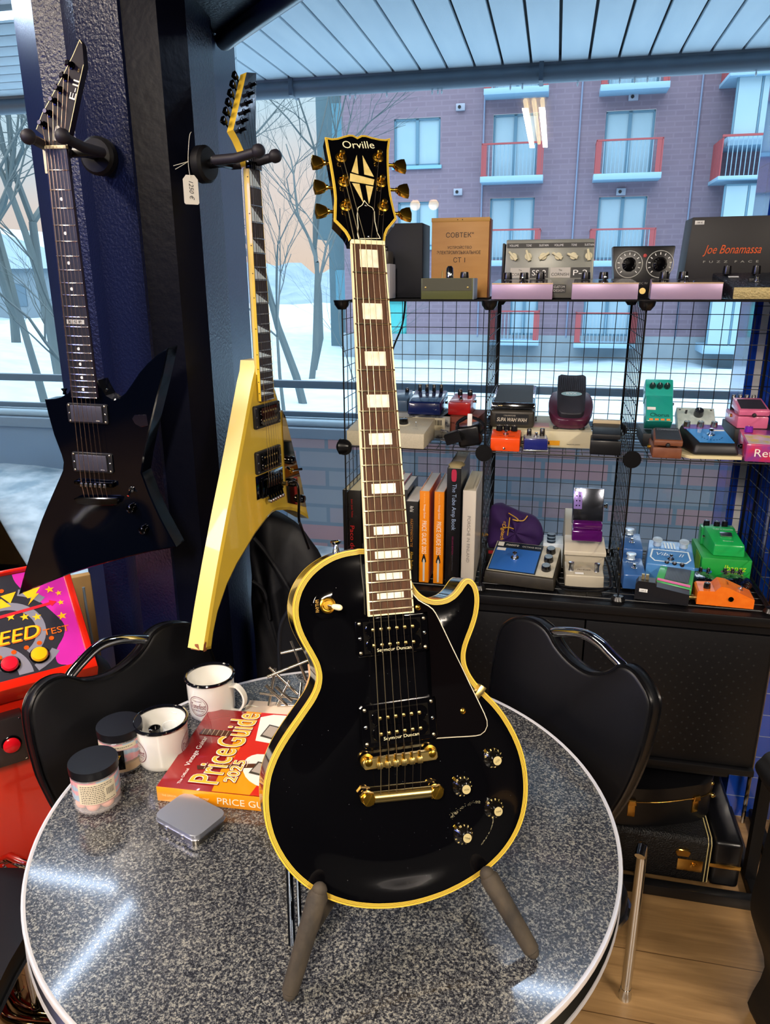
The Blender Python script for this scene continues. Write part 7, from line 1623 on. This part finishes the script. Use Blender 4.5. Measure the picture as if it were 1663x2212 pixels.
for x, z in ((-3.4, 6.67), (-3.42, 4.23), (1.75, 6.70), (1.62, 4.1)):
    m = MB(); m.box(x-.14, x+.14, -.10, 0, z-.10, z+.10, .01); v_ = m.build('wall_vent', mat('#98a0b0', .5), bl); MB().cyl((x-.03, -.12, z), (x-.03, -.09, z), .05, n=12).build('vent_hole', SATIN, v_)
# stepped wing behind
t = thing('apartment_building', 'dull green-grey stepped building wing behind the bare trees, left of the brick block', 'building', WF(0, 26.5, 0))
for k, (a, b, z0, z1) in enumerate(((-8.9, -6.9, 4.2, 8.2), (-9.0, -6.9, 3.0, 4.2), (-8.55, -6.9, -1.2, 3.0), (-9.3, -6.9, 8.2, 9.6))):
    MB().box(a, b, 0, 5, z0, z1).build('wing_wall', mat('#4f6a74', .8, noise=(1, '#5a7680', .3)), t)
for z in (.6, 3.6, 6.2): MB().box(-8.3, -7.2, -.05, .05, z, z+1.3).build('window', mat('#5c94a8', .3), t)
t = thing('house', 'low distant building behind the trees at the far left', 'building', WF(-30, 36, -.8))
MB().box(-8, 6, 0, 6, 0, 3.0).build('house_wall', mat('#7a8a94', .8), t); MB().prism([(-8.4, 3.0), (6.4, 3.0), (-1, 5.2)], -.4, 6.4, axis='Y').build('roof', mat('#a8bcc8', .8), t)
for x in (-6, -3, 0, 3): MB().box(x, x+1, -.04, .04, 1, 2.2).build('window', mat('#5c7484', .3), t)
snowmesh('hillside', -90, 60, 58, 75, 110, 3, lambda u, v: -.5+(v-58)*.20*(1+.12*math.sin(u*.35)+.1*math.sin(u*1.1)+.10*math.sin(u*3.1)), mat('#5d7688', .9, noise=(.5, '#8094a2', .3)))
# ---- bare trees ----
BARK = mat('#4c5a60', .85, noise=(6, '#5c6868', .3, (1, 1, .3))); BARK2 = mat('#3a4a50', .85)
def tree(label, u, v, z, h, seed, r0=.12, lean=(0, 0), depth=5, spread=.55, group='bare trees outside'):
    rnd = random.Random(seed); m = MB()
    def grow(p, d, L, r, k):
        n_ = 3; pts = [p]; q = p.copy(); dd = d.copy()
        for i in range(n_):
            dd = (dd+Vector((rnd.gauss(0, .13), rnd.gauss(0, .13), rnd.gauss(.03, .07)))).normalized(); q = q+dd*L/n_; pts.append(q.copy())
        m.tube(pts, [r*(1-.4*i/n_) for i in range(n_+1)], 6 if k == depth else (4 if k > 2 else 3), cap=False)
        if k == 0: return
        for i in range(rnd.choice((2, 3, 3)) if k > 1 else 3):
            a = Vector((rnd.gauss(0, 1), rnd.gauss(0, 1), rnd.gauss(0, .5))).normalized(); nd = (dd+a*spread*rnd.uniform(.6, 1.3)).normalized()
            s_ = pts[rnd.choice((1, 2, 3, 3))] if k < depth else pts[rnd.choice((2, 3, 3))]
            grow(s_, nd, L*rnd.uniform(.6, .85), r*rnd.uniform(.42, .62), k-1)
    d0 = Vector((lean[0], lean[1], 1)).normalized()
    grow(Vector((0, 0, -.25)), d0, h*.30, r0*.8, depth)
    o = m.build('bare_tree', BARK, None); return tag(o, label, 'tree', None, WF(u, v, z))
TR_ = [
 ('bare tree leaning right with a thick forked trunk, between the pillar and the building', -3.6, 8.5, -.25, 7.5, 11, .09, (-.10, 0)),
 ('slim bare tree with fine twigs close behind the yellow guitar neck', -3.1, 6.2, -.1, 4.5, 12, .035, (.12, 0)),
 ('bare multi-branched shrub tree on the snow slope right of the yellow guitar', -2.6, 7.2, -.15, 3.2, 13, .03, (.2, 0)),
 ('tall bare tree in front of the green-grey building wing', -6.3, 17, -.7, 11, 14, .12, (.05, 0)),
 ('large bare tree with a thick dark trunk seen left of the black angular guitar neck', -7.6, 9.2, 0, 9, 15, .16, (.04, 0)),
 ('second large bare tree near the far left edge of the window', -9.0, 10.4, 0, 9.5, 16, .14, (-.05, 0)),
 ('bare tree with crooked trunk further left behind the railing', -6.8, 7.0, 0, 7, 17, .07, (.1, 0)),
 ('thin bare tree close to the pillar on the far left pane', -5.7, 8.3, 0, 7.5, 18, .07, (0, 0)),
 ('distant bare tree beyond the railing, half behind the pillar', -10.5, 16, 0, 11, 19, .14, (0, 0)),
 ('distant bare tree seen low at the left frame edge', -13.5, 15, 0, 10, 20, .15, (0, 0)),
 ('bare tree standing on the snow far behind the yellow guitar headstock', -5.2, 13.5, -.5, 9, 21, .10, (0, 0)),
 ('bare sapling beside the building corner', -5.0, 19, -.8, 6, 22, .06, (.05, 0)),
 ('broad low bare tree just past the railing at the left window', -5.0, 5.2, 0, 4.2, 23, .045, (-.15, 0)),
]
for a in TR_: tree(*a[:5], a[5], a[6], a[7], depth=6 if a[2] < 9 else 5)
random.seed(31)
for i in range(7):
    m = MB(); m.sph((0, 0, 0), (random.uniform(.10, .2), .12, random.uniform(.05, .09)), 10, 6)
    for v_ in m.bm.verts: v_.co *= random.uniform(.85, 1.15)
    p = ((-2.3, 6.8), (-1.9, 7.6), (-3.0, 9.4), (-1.5, 9.0), (-2.9, 5.4), (-.9, 8.1), (1.15, 5.0))[i]
    z = .25-1.35*min(1, (p[1]-2.7)/20)+sf(p[0]*.5, p[1]*.5)*min(1, p[1]/8)*1.3
    tag(m.build('rock', mat('#5a6a74', .9), None, ang=180), 'grey stone poking out of the snow slope beyond the railing', 'rock', 'stones in the snow', WF(p[0], p[1], z+.01))
# ================= lamps of the room =================
TUBE = mat('#ffe0a0', .5, emit=14)
fx = None
for i, (u, v, z, L, P) in enumerate(LAMPS):
    lb = ('ceiling lamp of three warm tubes, nearest the middle of the room', 'ceiling lamp of three warm tubes on the left side of the room', 'ceiling lamp of three warm tubes on the right side of the room', 'ceiling lamp of three warm tubes at the back of the room')[i]
    M = WF(u, v, z)
    if fx is None:
        fx = thing('ceiling_lamp', lb, 'lamp', M, 'tube lamps on the ceiling')
        MB().box(-.11, .11, -L/2-.03, L/2+.03, .03, .075, .004).build('lamp_body', mat('#c8c8c4', .5), fx)
        for x in (-.05, 0, .05): MB().cyl((x, -L/2, .016), (x, L/2, .016), .013, n=12).build('tube', TUBE, fx)
    else: dup(fx, M, lb, 'tube lamps on the ceiling')
# cool strips around the window heads
COOL = mat('#cfe4ff', .5, emit=60)
def strip(label, a, b):
    a = Vector(a); b = Vector(b); o = thing('led_strip', label, 'lamp', T(*a), 'cool light tubes above the windows')
    d = b-a; MB().cyl((0, 0, 0), tuple(d), .010, n=10).build('light_tube', COOL, o); MB().cyl((0, 0, .016), tuple(d+Vector((0, 0, .016))), .013, n=8).build('tube_channel', STEEL, o)
strip('cool white light tube running from the window towards the room left of the pillar', (-1.05, 2.42, 2.37), (-1.21, 1.96, 2.37))
strip('cool white light tube along the head of the left window', (-1.56, 2.60, 2.385), (-1.15, 2.515, 2.385))
strip('cool white light tube above the right part of the shelf window', (.90, 1.95, 2.385), (.35, 2.08, 2.385))
pl_ = thing('pendant_lamp', 'hanging lamp with two warm round bulbs beside the table', 'lamp', WF(-.96, -1.85, 2.0))
for x in (-.055, .055):
    MB(T(x, 0, 0)).sph((0, 0, 0), .030, 20, 12).build('bulb', mat('#ffcf80', .5, emit=12), pl_); MB(T(x, 0, 0)).cyl((0, 0, .026), (0, 0, .10), .02, n=14).build('socket', GOLD, pl_)
MB().tube([(-.055, 0, .10), (-.03, 0, .14), (0, 0, .16), (.03, 0, .14), (.055, 0, .10)], .006, 8).build('bracket', SATIN, pl_); MB().cyl((0, 0, .16), (0, 0, .65), .004, n=8).build('cord', SATIN, pl_)

ns = thing('added_tint_lamp', 'added board of blue and violet light tubes, unseen, left of the viewer', 'sign', Matrix.Translation((-1.80, .33, 1.95)) @ RZ(-55) @ RX(90-15))  # added out of view to go with the blue tint light
MB().box(-.40, .40, -.16, .16, -.04, -.01, .005).build('tint_board', SATIN, ns)
for y, c_ in ((-.08, '#3048ff'), (0, '#7a30ff'), (.08, '#3048ff')): MB().cyl((-.35, y, .006), (.35, y, .006), .009, n=10).build('tint_tube', mat(c_, .5, emit=12), ns)
